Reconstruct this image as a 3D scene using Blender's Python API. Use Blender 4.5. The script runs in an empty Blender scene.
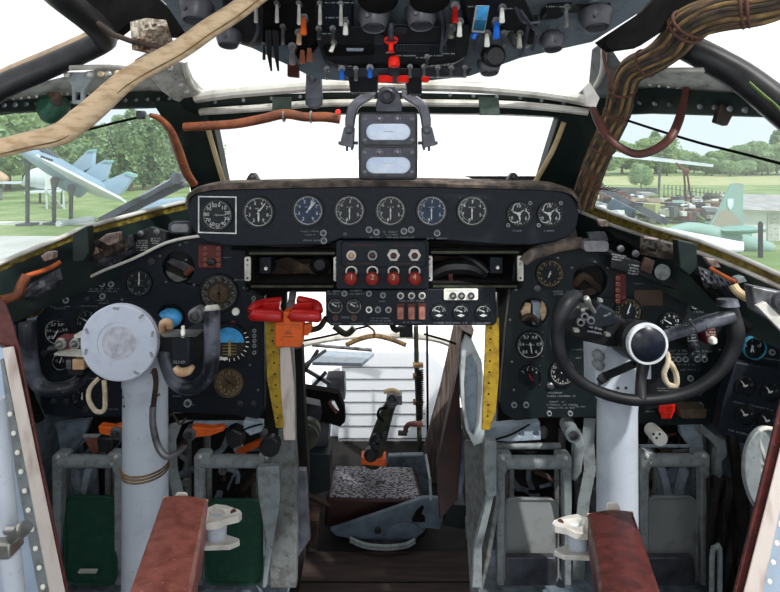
import bpy, bmesh, math, random
from mathutils import Vector, Matrix
from mathutils.geometry import tessellate_polygon
R = random.Random(7)
C = bpy.context.scene.collection
F, CX, HY, CZ = 520.0, 390.0, 155.0, 1.25     # lens in pixels, optical centre, eye height
def P(px, py, Y): return Vector(((px-CX)*Y/F, Y, CZ+(HY-py)*Y/F))
def S(Y): return Y/F                           # metres per pixel at distance Y
# ------------------------------------------------------------------ materials
def lin(c):
    c = c/255.0
    return c/12.92 if c <= .04045 else ((c+.055)/1.055)**2.4
def rgb(c): return (lin(c[0]), lin(c[1]), lin(c[2]), 1)
MATS = {}
def leaf_mat(n_, c, c2):
    m = mat(n_, c, .8, 0, c2, 3, spec=.2); nt = m.node_tree; b = nt.nodes['Principled BSDF']; o = nt.nodes['Material Output']
    t = nt.nodes.new('ShaderNodeBsdfTranslucent'); mx = nt.nodes.new('ShaderNodeMixShader'); mx.inputs[0].default_value = .45
    nt.links.new(b.inputs['Base Color'].links[0].from_socket, t.inputs[0]); nt.links.new(b.outputs[0], mx.inputs[1]); nt.links.new(t.outputs[0], mx.inputs[2]); nt.links.new(mx.outputs[0], o.inputs[0]); return m
def sheet_mat():                               # thin cloth: lets daylight through
    m = bpy.data.materials.new('white_sheet'); m.use_nodes = True; nt = m.node_tree; nt.nodes.clear()
    o = nt.nodes.new('ShaderNodeOutputMaterial'); d = nt.nodes.new('ShaderNodeBsdfDiffuse'); t = nt.nodes.new('ShaderNodeBsdfTranslucent'); mx = nt.nodes.new('ShaderNodeMixShader')
    d.inputs[0].default_value = (.9, .92, .95, 1); t.inputs[0].default_value = (.95, .97, 1, 1); mx.inputs[0].default_value = .5
    nt.links.new(d.outputs[0], mx.inputs[1]); nt.links.new(t.outputs[0], mx.inputs[2]); nt.links.new(mx.outputs[0], o.inputs[0]); return m
def mat(name, c, rough=.6, metal=0, c2=None, scale=40, amt=.5, bump=0, coat=0, stretch=None, edge=.12, chips=None, spec=.35):
    if name in MATS: return MATS[name]
    m = bpy.data.materials.new(name); m.use_nodes = True
    nt = m.node_tree; b = nt.nodes['Principled BSDF']
    b.inputs['Roughness'].default_value = rough; b.inputs['Metallic'].default_value = metal
    if coat: b.inputs['Coat Weight'].default_value = coat
    tc = nt.nodes.new('ShaderNodeTexCoord'); no = nt.nodes.new('ShaderNodeTexNoise')
    no.inputs['Scale'].default_value = scale; no.inputs['Detail'].default_value = 6
    if stretch:
        mp = nt.nodes.new('ShaderNodeMapping'); mp.inputs['Scale'].default_value = stretch
        nt.links.new(tc.outputs['Object'], mp.inputs[0]); nt.links.new(mp.outputs[0], no.inputs['Vector'])
    else: nt.links.new(tc.outputs['Object'], no.inputs['Vector'])
    ra = nt.nodes.new('ShaderNodeValToRGB')
    ra.color_ramp.elements[0].position = amt-edge; ra.color_ramp.elements[1].position = amt+edge
    ra.color_ramp.elements[0].color = rgb(c)
    ra.color_ramp.elements[1].color = rgb(c2 if c2 else tuple(min(255, x*1.18+3) for x in c))
    nt.links.new(no.outputs[0], ra.inputs[0]); nt.links.new(ra.outputs[0], b.inputs['Base Color'])
    if bump:
        bp = nt.nodes.new('ShaderNodeBump'); bp.inputs['Strength'].default_value = bump; bp.inputs['Distance'].default_value = .01
        nt.links.new(no.outputs[0], bp.inputs['Height']); nt.links.new(bp.outputs[0], b.inputs['Normal'])
    if chips:                                   # small scuffs and paint chips
        n2 = nt.nodes.new('ShaderNodeTexNoise'); n2.inputs['Scale'].default_value = 150; n2.inputs['Detail'].default_value = 4; nt.links.new(tc.outputs['Object'], n2.inputs['Vector'])
        r2 = nt.nodes.new('ShaderNodeValToRGB'); r2.color_ramp.elements[0].position = .63; r2.color_ramp.elements[1].position = .72
        r2.color_ramp.elements[0].color = (0, 0, 0, 1); r2.color_ramp.elements[1].color = (.75, .75, .75, 1); nt.links.new(n2.outputs[0], r2.inputs[0])
        mx = nt.nodes.new('ShaderNodeMix'); mx.data_type = 'RGBA'; nt.links.new(r2.outputs[0], mx.inputs[0]); nt.links.new(ra.outputs[0], mx.inputs[6]); mx.inputs[7].default_value = rgb(chips); nt.links.new(mx.outputs[2], b.inputs['Base Color'])
    b.inputs['Specular IOR Level'].default_value = spec
    MATS[name] = m; return m
def glass_mat(name, tint=(235, 245, 245), gl=.05, haze=0.0):
    m = bpy.data.materials.new(name); m.use_nodes = True; nt = m.node_tree; nt.nodes.clear()
    o = nt.nodes.new('ShaderNodeOutputMaterial'); t = nt.nodes.new('ShaderNodeBsdfTransparent'); g = nt.nodes.new('ShaderNodeBsdfGlossy')
    t.inputs[0].default_value = rgb(tint); g.inputs['Roughness'].default_value = .04
    lw = nt.nodes.new('ShaderNodeFresnel'); lw.inputs[0].default_value = 1.04
    mx = nt.nodes.new('ShaderNodeMixShader'); nt.links.new(lw.outputs[0], mx.inputs[0])
    nt.links.new(t.outputs[0], mx.inputs[1]); nt.links.new(g.outputs[0], mx.inputs[2])
    last = mx
    if haze:
        d = nt.nodes.new('ShaderNodeBsdfTranslucent'); d.inputs[0].default_value = (.9, .92, .9, 1)
        m2 = nt.nodes.new('ShaderNodeMixShader')
        no = nt.nodes.new('ShaderNodeTexNoise'); no.inputs['Scale'].default_value = 3; tc = nt.nodes.new('ShaderNodeTexCoord')
        nt.links.new(tc.outputs['Object'], no.inputs['Vector'])
        mt = nt.nodes.new('ShaderNodeMath'); mt.operation = 'MULTIPLY'; mt.inputs[1].default_value = haze*2
        nt.links.new(no.outputs[0], mt.inputs[0]); nt.links.new(mt.outputs[0], m2.inputs[0])
        nt.links.new(mx.outputs[0], m2.inputs[1]); nt.links.new(d.outputs[0], m2.inputs[2]); last = m2
    nt.links.new(last.outputs[0], o.inputs[0]); MATS[name] = m; return m
M = dict(
 panel=mat('panel_black', (17,23,31), .55, 0, (24,31,39), 60, .6, chips=(40,44,48), spec=.25),
 panelg=mat('panel_green_black', (13,24,27), .55, 0, (18,31,33), 40, .6, chips=(34,42,42)),
 hood=mat('hood_dusty', (56,53,51), .8, 0, (112,98,86), 30, .52, .3),
 black=mat('black_plastic', (20,21,23), .4, 0, (31,32,34), 30),
 blackm=mat('black_matt', (11,11,12), .9, 0, (20,19,19), 25, spec=.08),
 rubber=mat('black_rubber', (15,16,19), .5, 0, (26,28,32), 25, spec=.25),
 greyhorn=mat('worn_grey_horn', (30,33,39), .35, .1, (98,102,112), 9, .57, .1, edge=.05, chips=(120,122,128)),
 grey=mat('grey_paint', (130,138,140), .5, 0, (106,110,110), 40, .58, .1, chips=(70,62,54)),
 greyd=mat('grey_dirty', (106,110,110), .5, .1, (78,76,72), 45, .56, .2, chips=(150,148,140)),
 bluegrey=mat('blue_grey_paint', (148,162,174), .5, 0, (120,132,140), 40, .6, chips=(84,78,70)),
 bluegd=mat('blue_grey_dirty', (104,118,130), .5, 0, (76,84,90), 36, .54, chips=(120,120,112)),
 column=mat('column_grey', (186,194,204), .4, 0, (168,176,188), 16, .6, .02, chips=(158,162,168)),
 ceil=mat('ceiling_grey', (98,108,114), .5, 0, (80,88,92), 30, .6, chips=(60,62,62)),
 disc=mat('pale_disc', (190,198,212), .5, 0, (178,186,202), 40, .6),
 dgreen=mat('frame_dark_green', (16,31,29), .5, .1, (32,44,38), 14, .6, .1),
 green=mat('pedal_green', (18,60,44), .5, 0, (28,74,54), 50, .6, .05, chips=(52,74,60)),
 seal=mat('olive_seal', (122,106,38), .5, 0, (70,58,20), 14, .5, .2, stretch=(1, 6, 6)),
 alu=mat('bare_metal', (170,170,166), .3, .7, (120,118,110), 18, .58),
 aluL=mat('light_metal', (205,203,194), .45, .2, (150,146,136), 14, .6),
 steel=mat('dull_steel', (120,122,126), .4, .6, (70,68,66), 22, .55),
 gun=mat('gunmetal', (74,76,84), .45, .3, (48,50,56), 20, .5, .1),
 white=mat('marking_white', (190,194,192), .6), cream=mat('cream', (196,178,142), .6, 0, (184,160,120), 20),
 dim=mat('marking_dim', (122,128,130), .6),
 brownm=mat('marking_brown', (96,62,50), .7),
 yellowm=mat('marking_yellow', (146,132,92), .6),
 red=mat('red_paint', (176,18,16), .4, 0, (134,14,12), 40, .6, 0, .2, chips=(96,40,34)), redk=mat('red_knob', (140,28,22), .4, 0, (112,30,24), 50),
 redb=mat('red_bright', (226,36,22), .4), redbox=mat('dusty_red', (104,44,42), .6, 0, (76,36,34), 40),
 orange=mat('orange_paint', (214,94,30), .5, 0, (184,76,26), 50, .6, chips=(120,70,40)),
 orhose=mat('orange_hose', (124,68,40), .5, 0, (88,48,30), 30, .52, .2, chips=(160,110,76)),
 yellow=mat('yellow_paint', (166,136,36), .6, 0, (110,88,34), 40, .58, chips=(80,64,34)),
 blue=mat('blue_cap', (32,96,190), .4), bluel=mat('blue_lens', (70,152,206), .25), teal=mat('teal_lens', (24,84,110), .3), drum=mat('drum_dark', (44,62,76), .5),
 whitecap=mat('white_cap', (218,218,204), .4), ivory=mat('ivory_cap', (204,180,146), .5, 0, (176,138,104), 30), rope=mat('rope', (196,184,160), .8, 0, (160,146,122), 60, .5, .3),
 dial=mat('dial_black', (19,23,27), .35), dialb=mat('dial_blue', (24,42,66), .35), dialbr=mat('dial_brown', (92,78,58), .5, 0, (74,60,44), 60),
 dialo=mat('dial_olive', (56,52,40), .5, 0, (40,38,32), 60),
 brown=mat('leather_redbrown', (92,42,38), .5, 0, (70,32,30), 40, .5, .3, .08, chips=(122,74,64)), brownlit=mat('leather_lit', (160,92,80), .5, 0, (132,70,60), 40, .52, .3, .08, chips=(190,140,124)),  # second leather is the same hide, light on the left armrest painted in
 strap=mat('leather_strap', (86,44,36), .5, 0, (62,32,26), 20, .5, .2),
 canvas=mat('canvas_wrap', (208,182,148), .8, 0, (172,144,108), 40, .58, .5, stretch=(1, 1, 3)),
 wire=mat('wire_tan', (134,108,68), .8, 0, (82,62,42), 30, .5, .3), wire2=mat('wire_dark', (48,42,36), .8, 0, (84,70,52), 30, .56, .3),
 lace=mat('lacing_brown', (74,46,38), .8), copper=mat('copper_wire', (150,74,34), .5, .2),
 wood=mat('grey_wood', (112,100,94), .8, 0, (74,62,56), 8, .5, .3, stretch=(14, 14, 1)),
 wornstrip=mat('worn_white_strip', (206,196,188), .7, 0, (150,128,116), 10, .62, .2, stretch=(4, 4, 1)),
 boards=mat('floor_boards', (60,48,44), .8, 0, (42,33,30), 5, .5, .2, stretch=(1, 10, 1)),
 dark=mat('dark_recess', (20,20,21), .9, 0, (32,30,28), 12), brownpipe=mat('grimy_pipe', (74,56,44), .6, .2, (44,36,32), 18),
 cushion=mat('maroon_leather', (52,24,22), .5, 0, (34,18,18), 14), 
 sheet=sheet_mat(),
 camel=mat('cream_ground', (235,222,204), .9),
 olive=mat('olive_metal', (62,68,50), .5, .1, (38,40,34), 20), 
 jet=mat('jet_pale_blue', (158,178,190), .5, 0, (140,162,176), .6, .5), jetw=mat('jet_white', (226,230,232), .5, 0, (206,212,216), .8),
 jettip=mat('jet_green_tip', (124,160,150), .6), camo=mat('jet_camo', (142,170,158), .6, 0, (164,150,128), .55, .54, edge=.02),
 grass=mat('grass_meadow', (112,136,74), .95, 0, (150,162,108), .35, .5), apron=mat('apron_concrete', (206,204,196), .9, 0, (188,186,178), .5),
 tan=mat('dry_field', (184,178,132), .95, 0, (160,168,110), .2), path=mat('path', (204,202,190), .9),
 leafa=leaf_mat('leaf_mid', (140,162,98), (168,188,126)), leafb=leaf_mat('leaf_dark', (116,142,90), (146,166,112)), leafc=leaf_mat('leaf_pale', (150,178,128), (178,200,154)),
 bark=mat('bark', (92,80,66), .9), rust=mat('rust', (128,78,60), .8, 0, (98,60,48), 3), bwall=mat('white_wall', (232,232,226), .8, 0, (214,214,206), 1),
 roof=mat('grey_roof', (176,172,166), .8, 0, (154,150,146), 2), fence=mat('fence_grey', (104,106,104), .8, 0, (84,86,84), 2),
)
M.update(ovalsky=mat('oval_glass', (190,208,232), .25, 0, (214,226,242), 30), gunL=mat('gunmetal_light', (104,104,112), .45, .3, (70,72,78), 16, .55, .2), ivdark=mat('faded_pink', (176,120,104), .6, 0, (140,90,80), 40), dialbr2=mat('dull_brown', (82,64,52), .4, 0, (70,54,46), 40), lampgrey=mat('grey_lamp_glass', (128,128,132), .3, 0, (106,106,110), 40), quilt=mat('patterned_cloth', (132,134,142), .8, 0, (52,40,38), 80, .5, .3, edge=.03, stretch=(1,1.6,1)))
M.update(ringsilver=mat('ring_silver', (200,204,208), .35, .3), capblack=mat('cap_black', (16,20,30), .3, 0, (22,27,38), 20), canvasd=mat('canvas_dirty', (84,72,56), .8, 0, (62,54,42), 60), padgrey=mat('pedal_grey', (118,122,122), .55, 0, (82,82,80), 22, .66, .1), wornw=mat('worn_white_paint', (178,186,188), .6, 0, (120,116,108), 22, .62, .1), greyside=mat('seat_side_grey', (86,100,112), .5, 0, (66,76,86), 14), whitemet=mat('white_cast_metal', (214,212,204), .45, .1, (176,172,160), 20, .6), bluepale=mat('pale_blue_paint', (176,194,214), .5, 0, (158,174,192), 8), cup=mat('cup_plastic', (52,52,58), .35, 0, (84,84,90), 16, .56), ivdim=mat('dim_cap', (150,148,138), .5), ivdark2=mat('brown_tab', (176,112,84), .5, 0, (140,80,56), 40), greyL=mat('header_grey', (182,184,176), .5, 0, (140,140,132), 40, .58, .1, chips=(96,90,80)), concrete=mat('white_concrete', (248,247,244), .9, 0, (240,239,236), .5), greenplate=mat('green_plate', (70,88,78), .6, 0, (52,66,58), 30), copperr=mat('red_wire', (150,44,24), .5), grassstrap=mat('olive_strap', (84,110,44), .6, 0, (64,86,34), 30), copperd=mat('dull_copper', (96,58,34), .6, .2, (64,42,30), 30), pinkm=mat('dusty_metal', (172,154,146), .5, .3, (110,92,84), 40, .5, .4), hood2=mat('tan_edging', (150,132,108), .7, 0, (90,78,68), 14, .5, .3), lagging=mat('dirty_lagging', (206,200,186), .8, 0, (130,100,74), 30, .54, .3), discc=mat('disc_centre', (190,192,200), .6, 0, (158,162,174), 60, .5), cyan=mat('cyan_ring', (52,120,140), .5), brass=mat('dim_brass', (110,84,48), .5, .4, (70,56,36), 30))
M['glass_side'] = glass_mat('side_window_glass', (233, 240, 244), .05, .05)
M['glass'] = glass_mat('window_glass', (240,246,244), .05, .035)
M['gaugeglass'] = glass_mat('gauge_glass', (250,250,250))
M['lensglass'] = mat('lamp_lens', (200,205,205), .12)
M['glass'] = glass_mat('windshield_glass', (250, 251, 251), .05, .008)
# ------------------------------------------------------------------ mesh builder
WL = {}                                         # world location of every object built
class MB:
    def __init__(s): s.bm = bmesh.new(); s.mats = []; s.mi = 0; s.wl = None
    def use(s, m):
        m = M[m] if isinstance(m, str) else m
        if m not in s.mats: s.mats.append(m)
        s.mi = s.mats.index(m); return s
    def face(s, vs):
        try: f = s.bm.faces.new(vs); f.material_index = s.mi; f.smooth = True; return f
        except ValueError: return None
    def v(s, p): return s.bm.verts.new(p)
    def loft(s, rings, cap=True):
        rr = [[s.v(p) for p in r] for r in rings]; n = len(rr[0])
        for a, b in zip(rr, rr[1:]):
            for i in range(n): s.face([a[i], a[(i+1) % n], b[(i+1) % n], b[i]])
        if cap: s.face(rr[0][::-1]); s.face(rr[-1])
        return s
    def tube(s, pts, r, n=12, cap=True, smooth=0, flat=1.0):
        pts = [Vector(p) for p in pts]
        if smooth: 
            rs = r if isinstance(r, (list, tuple)) else [r]*len(pts)
            pts, r = catmull(pts, rs, smooth)
        rs = r if isinstance(r, (list, tuple)) else [r]*len(pts)
        t0 = (pts[1]-pts[0]).normalized(); up = Vector((0, 0, 1)) if abs(t0.z) < .9 else Vector((0, 1, 0))
        u = t0.cross(up).normalized(); rings = []
        for i, p in enumerate(pts):
            t = (pts[min(i+1, len(pts)-1)]-pts[max(i-1, 0)]).normalized()
            u = (u-t*u.dot(t)).normalized(); w = t.cross(u)
            rings.append([p+(u*math.cos(2*math.pi*k/n)+w*math.sin(2*math.pi*k/n)*flat)*rs[i] for k in range(n)])
        return s.loft(rings, cap)
    def cyl(s, a, b, r, r2=None, n=20): return s.tube([a, b], [r, r if r2 is None else r2], n)
    def lathe(s, c, ax, prof, n=28):           # prof: (radius, height along ax)
        c = Vector(c); ax = Vector(ax).normalized(); up = Vector((0, 0, 1)) if abs(ax.z) < .9 else Vector((0, 1, 0))
        u = ax.cross(up).normalized(); w = ax.cross(u)
        return s.loft([[c+ax*h+(u*math.cos(2*math.pi*k/n)+w*math.sin(2*math.pi*k/n))*max(r, 1e-5) for k in range(n)] for r, h in prof])
    def ring(s, c, ax, ro, ri, h, n=32):
        c = Vector(c); ax = Vector(ax).normalized(); up = Vector((0, 0, 1)) if abs(ax.z) < .9 else Vector((0, 1, 0))
        u = ax.cross(up).normalized(); w = ax.cross(u); q = []
        for r, hh in ((ri, 0), (ro, 0), (ro, h*.7), ((ro*3+ri)/4, h), (ri, h)):
            q.append([s.v(c+ax*hh+(u*math.cos(2*math.pi*k/n)+w*math.sin(2*math.pi*k/n))*r) for k in range(n)])
        for j in range(5):
            a, b = q[j], q[(j+1) % 5]
            for i in range(n): s.face([a[i], a[(i+1) % n], b[(i+1) % n], b[i]])
        return s
    def torus(s, c, ax, Rr, r, n=36, m=10, a0=0, a1=360):
        c = Vector(c); ax = Vector(ax).normalized(); up = Vector((0, 0, 1)) if abs(ax.z) < .9 else Vector((0, 1, 0))
        u = ax.cross(up).normalized(); w = ax.cross(u)
        k = [c+(u*math.cos(math.radians(a0+(a1-a0)*i/n))+w*math.sin(math.radians(a0+(a1-a0)*i/n)))*Rr for i in range(n+1)]
        return s.tube(k, r, m)
    def box(s, c, size, rot=None):
        c = Vector(c); h = Vector(size)/2; m = rot.to_matrix() if rot else Matrix.Identity(3)
        q = [c+m@Vector((x*h.x, y*h.y, z*h.z)) for z in (-1, 1) for x, y in ((-1, -1), (1, -1), (1, 1), (-1, 1))]
        return s.loft([q[:4], q[4:]])
    def prism(s, pts, vec, holes=()):          # 3D outline extruded by vec
        vec = Vector(vec); loops = [[Vector(p) for p in pts]]+[[Vector(p) for p in h] for h in holes]
        fl = [p for l in loops for p in l]
        A = [s.v(p) for p in fl]; B = [s.v(p+vec) for p in fl]
        if holes:
            tr = tessellate_polygon(loops)
            for t in tr: s.face([A[i] for i in t]); s.face([B[i] for i in t][::-1])
        else: s.face(A); s.face(B[::-1])
        k = 0
        for l in loops:
            n = len(l)
            for i in range(n): s.face([A[k+i], A[k+(i+1) % n], B[k+(i+1) % n], B[k+i]])
            k += n
        return s
    def flat(s, px, Y, depth, holes=()):       # outline in plane Y
        return s.prism([P(x, y, Y) for x, y in px], (0, depth, 0), [[P(x, y, Y) for x, y in h] for h in holes])
    def rect(s, x0, y0, x1, y1, Y, depth): return s.flat([(x0, y0), (x1, y0), (x1, y1), (x0, y1)], Y, depth)
    def bar(s, a, b, w, h, up=(0, -1, 0)):     # rectangular bar between two points, h along up
        a, b = Vector(a), Vector(b); t = (b-a).normalized(); u = t.cross(Vector(up)).normalized(); v = u.cross(t)
        return s.loft([[p+u*i*w/2+v*j*h/2 for i, j in ((-1, -1), (1, -1), (1, 1), (-1, 1))] for p in (a, b)])
    def ball(s, c, r, n=14, sq=(1, 1, 1)):
        c = Vector(c); pr = [(math.sin(math.pi*i/(n//2+1)), -math.cos(math.pi*i/(n//2+1))) for i in range(n//2+2)]
        return s.loft([[c+Vector((max(a, .001)*math.cos(2*math.pi*k/n)*sq[0], max(a, .001)*math.sin(2*math.pi*k/n)*sq[1], b*sq[2]))*r for k in range(n)] for a, b in pr])
    def text(s, st, px, py, hp, Y, ang=0, al='C', rot=None):
        me = glyphs(st); sc = hp*S(Y)/.7; o = P(px, py, Y); ca, sa = math.cos(math.radians(ang)), math.sin(math.radians(ang))
        w0 = (me[2][0]+me[2][1])/2 if al == 'C' else me[2][0]
        vs = []
        for x, y in me[0]:
            x = (x-w0)*sc; y = (y-.35)*sc
            vs.append(s.v(o+Vector((x*ca-y*sa, 0, x*sa+y*ca))))
        for f in me[1]: s.face([vs[i] for i in f])
        return s
    def crumple(s, top, bot, Y, amp, seed=1, n=22, m=8, th=.006):   # creased sheet between two pixel polylines
        q = random.Random(seed)
        def sam(pl, t):
            k = t*(len(pl)-1); i = min(int(k), len(pl)-2); k -= i; a, b = pl[i], pl[i+1]; return (a[0]+(b[0]-a[0])*k, a[1]+(b[1]-a[1])*k)
        g = []
        for i in range(n+1):
            a, b = sam(top, i/n), sam(bot, i/n); r = []
            for j in range(m+1):
                k = j/m; e = 0 if j in (0, m) or i in (0, n) else 1
                r.append(s.v(P(a[0]+(b[0]-a[0])*k+q.uniform(-.6, .6)*e, a[1]+(b[1]-a[1])*k+q.uniform(-.6, .6)*e, Y+amp*q.uniform(-1, 1)-amp*2*math.sin(3.14*k))))
            g.append(r)
        for i in range(n):
            for j in range(m): s.face([g[i][j], g[i+1][j], g[i+1][j+1], g[i][j+1]])
        bmesh.ops.solidify(s.bm, geom=s.bm.faces[:], thickness=th); return s
    def scrib(s, x0, y0, w, h, Y, ang=0, seed=0):   # a worn, unreadable line of stencil lettering
        q = random.Random(int(x0*31+y0*7)); x = 0; ca, sa = math.cos(math.radians(ang)), math.sin(math.radians(ang))
        def pt(a, b): return P(x0+a*ca-b*sa, y0+a*sa+b*ca, Y)
        while x < w:
            lw = h*.75; k = q.random()
            if k > .14:
                segs = [((0, 0), (.18, 1)), ((.6, 0), (.78, 1))] if k > .55 else [((0, 0), (.2, 1))]
                segs.append(q.choice([((0, 0), (.78, .2)), ((0, .4), (.78, .6)), ((0, .8), (.78, 1))]))
                for (a, b), (c, d) in segs:
                    s.face([s.v(pt(x+a*lw, b*h)), s.v(pt(x+c*lw, b*h)), s.v(pt(x+c*lw, d*h)), s.v(pt(x+a*lw, d*h))])
            x += lw*1.12
        return s
    def build(s, name, parent=None, m=None, bevel=0, sub=0):
        if m is not None and not s.mats: s.mats.append(M[m] if isinstance(m, str) else m)
        bm = s.bm; bmesh.ops.recalc_face_normals(bm, faces=bm.faces)
        n = len(bm.verts); lo = Vector((min(v.co[i] for v in bm.verts) for i in range(3))); hi = Vector((max(v.co[i] for v in bm.verts) for i in range(3)))
        c = (lo+hi)/2
        if s.wl is not None: c = Vector(s.wl)
        bmesh.ops.translate(bm, verts=bm.verts, vec=-c)
        me = bpy.data.meshes.new(name); bm.to_mesh(me); bm.free(); me.set_sharp_from_angle(angle=math.radians(35))
        for q in s.mats: me.materials.append(q)
        o = bpy.data.objects.new(name, me); C.objects.link(o); WL[o.name] = c
        if parent: o.parent = parent; o.location = c-WL[parent.name]
        else: o.location = c
        if bevel:
            b = o.modifiers.new('bevel', 'BEVEL'); b.width = bevel; b.segments = 2; b.limit_method = 'ANGLE'; b.angle_limit = math.radians(40)
        if sub: 
            b = o.modifiers.new('sub', 'SUBSURF'); b.levels = sub; b.render_levels = sub
        return o
def catmull(pts, rs, k):
    P_, Q = [], []
    for i in range(len(pts)-1):
        a, b, c, d = pts[max(i-1, 0)], pts[i], pts[i+1], pts[min(i+2, len(pts)-1)]
        for j in range(k):
            t = j/k
            P_.append(.5*((2*b)+(c-a)*t+(2*a-5*b+4*c-d)*t*t+(3*b-a-3*c+d)*t**3)); Q.append(rs[i]+(rs[i+1]-rs[i])*t)
    P_.append(pts[-1]); Q.append(rs[-1]); return P_, Q
GL = {}
def glyphs(st):
    if st not in GL:
        cu = bpy.data.curves.new('lettering', 'FONT'); cu.body = st; cu.size = 1; cu.resolution_u = 2
        o = bpy.data.objects.new('lettering', cu); C.objects.link(o); dg = bpy.context.evaluated_depsgraph_get(); dg.update()
        me = bpy.data.meshes.new_from_object(o.evaluated_get(dg)); vs = [(v.co.x, v.co.y) for v in me.vertices]
        GL[st] = (vs, [list(p.vertices) for p in me.polygons], (min(v[0] for v in vs), max(v[0] for v in vs)))
        bpy.data.objects.remove(o); bpy.data.curves.remove(cu); bpy.data.meshes.remove(me)
    return GL[st]
def tag(o, label=None, cat=None, group=None, kind=None):
    if label: o['label'] = label
    if cat: o['category'] = cat
    if group: o['group'] = group
    if kind: o['kind'] = kind
    return o
def thing(name, loc, label, cat, group=None):
    o = bpy.data.objects.new(name, None); C.objects.link(o); o.location = loc; o.empty_display_size = .05; WL[o.name] = Vector(loc)
    return tag(o, label, cat, group)
def struct(mb, name, m=None, label=None, bevel=0): return tag(mb.build(name, None, m, bevel), label, None, None, 'structure')
def one(mb, name, m, label, cat, group=None, bevel=0, sub=0): return tag(mb.build(name, None, m, bevel, sub), label, cat, group)
def part(mb, name, par, m=None, label=None, bevel=0, sub=0):
    o = mb.build(name, par, m, bevel, sub)
    if label: o['label'] = label
    return o
def copy_tree(o, parent=None):
    c = o.copy(); C.objects.link(c); WL[c.name] = WL.get(o.name, Vector((0, 0, 0)))
    if parent: c.parent = parent
    for ch in list(o.children): copy_tree(ch, c)
    return c
FR = Vector((0, -1, 0))
def circ(px, py, r, n=28, a0=0): return [(px+r*math.cos(a0+2*math.pi*i/n), py+r*math.sin(a0+2*math.pi*i/n)) for i in range(n)]
def rrect(x0, y0, x1, y1, r, k=4):
    o = []
    for cx, cy, a in ((x1-r, y0+r, -90), (x1-r, y1-r, 0), (x0+r, y1-r, 90), (x0+r, y0+r, 180)):
        for i in range(k+1):
            t = math.radians(a+90*i/k); o.append((cx+r*math.cos(t), cy+r*math.sin(t)))
    return o
def screw(mb, px, py, r, Y): mb.lathe(P(px, py, Y), FR, [(r*S(Y), -.001), (r*S(Y), .0012), (r*S(Y)*.6, .0022)], 8)
def tick(mb, px, py, a, r0, r1, w, Y):          # a in degrees clockwise from the top
    t = math.radians(a); dx, dy = math.sin(t), -math.cos(t); nx, ny = -dy*w/2, dx*w/2
    mb.face([mb.v(P(px+dx*r0+nx, py+dy*r0+ny, Y)), mb.v(P(px+dx*r1+nx, py+dy*r1+ny, Y)), mb.v(P(px+dx*r1-nx, py+dy*r1-ny, Y)), mb.v(P(px+dx*r0-nx, py+dy*r0-ny, Y))])
def arc(mb, px, py, r0, r1, a0, a1, Y, n=24):
    for i in range(n):
        q = []
        for a, r in ((a0+(a1-a0)*i/n, r0), (a0+(a1-a0)*(i+1)/n, r0), (a0+(a1-a0)*(i+1)/n, r1), (a0+(a1-a0)*i/n, r1)):
            t = math.radians(a); q.append(mb.v(P(px+r*math.sin(t), py-r*math.cos(t), Y)))
        mb.face(q)
def gauge(par, px, py, r, Y, label, nums=(), n0=-140, n1=140, ticks=40, t0=None, t1=None, needles=((0, .7),), face='dial', mk='white', num_r=.62, nh=.2, bez='black', ring=None, extra=None, name='gauge', full=False, nmat='white', rim=False):
    s = S(Y); c = P(px, py, Y)
    g = MB(); g.ring(c-FR*.004, FR, r*s, r*s*.87, .010)
    if full:
        for a in (45, 135, 225, 315): screw(g, px+r*1.12*math.cos(math.radians(a)), py+r*1.12*math.sin(math.radians(a)), 1.3, Y-.001)
    g = part(g, name, par, bez, label)
    part(MB().lathe(c, FR, [(r*s*.9, -.004), (r*s*.9, .002)], 32), 'dial', g, face)
    k = MB().use(mk); Yk = Y-.0026
    t0 = n0 if t0 is None else t0; t1 = n1 if t1 is None else t1
    for i in range(ticks+1):
        big = i % 5 == 0
        tick(k, px, py, t0+(t1-t0)*i/ticks, r*(.72 if big else .78), r*.85, .65 if big else .4, Yk)
    if rim: arc(k, px, py, r*.83, r*.86, 0, 360, Yk, 40)
    for i, st in enumerate(nums):
        a = math.radians(n0+(n1-n0)*i/max(1, len(nums)-1)); k.text(st, px+math.sin(a)*r*num_r, py-math.cos(a)*r*num_r, r*nh, Yk)
    if extra: extra(k, Yk)
    part(k, 'dial_marking', g)
    for j, (a, L) in enumerate(needles):
        nd = MB(); tq = math.radians(a); dx, dy = math.sin(tq), -math.cos(tq); hw = .55 if j == 0 else .8
        nd.prism([P(px+dx*q_-dy*w_, py+dy*q_+dx*w_, Yk-.0018-j*.0008) for q_, w_ in ((-r*.15, hw), (r*L*.8, hw), (r*L, .1), (r*L, -.1), (r*L*.8, -hw), (-r*.15, -hw))], (0, .0006, 0))
        nd.lathe(P(px, py, Yk), FR, [(r*s*.06, 0), (r*s*.06, .0032)], 12)
        part(nd, 'needle', g, nmat)
    part(MB().lathe(c, FR, [(r*s*.87, .0085), (r*s*.87, .0092)], 32), 'glass', g, 'gaugeglass')
    return g
def lamp_button(par, px, py, r, Y, m='dim', name='push_button', label=None):
    g = MB(); g.ring(P(px, py, Y), FR, r*S(Y), r*S(Y)*.62, .005, 16); g = part(g, name, par, m, label)
    part(MB().lathe(P(px, py, Y), FR, [(r*S(Y)*.6, 0), (r*S(Y)*.55, .004)], 12), 'cap', g, 'gun'); return g
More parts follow.
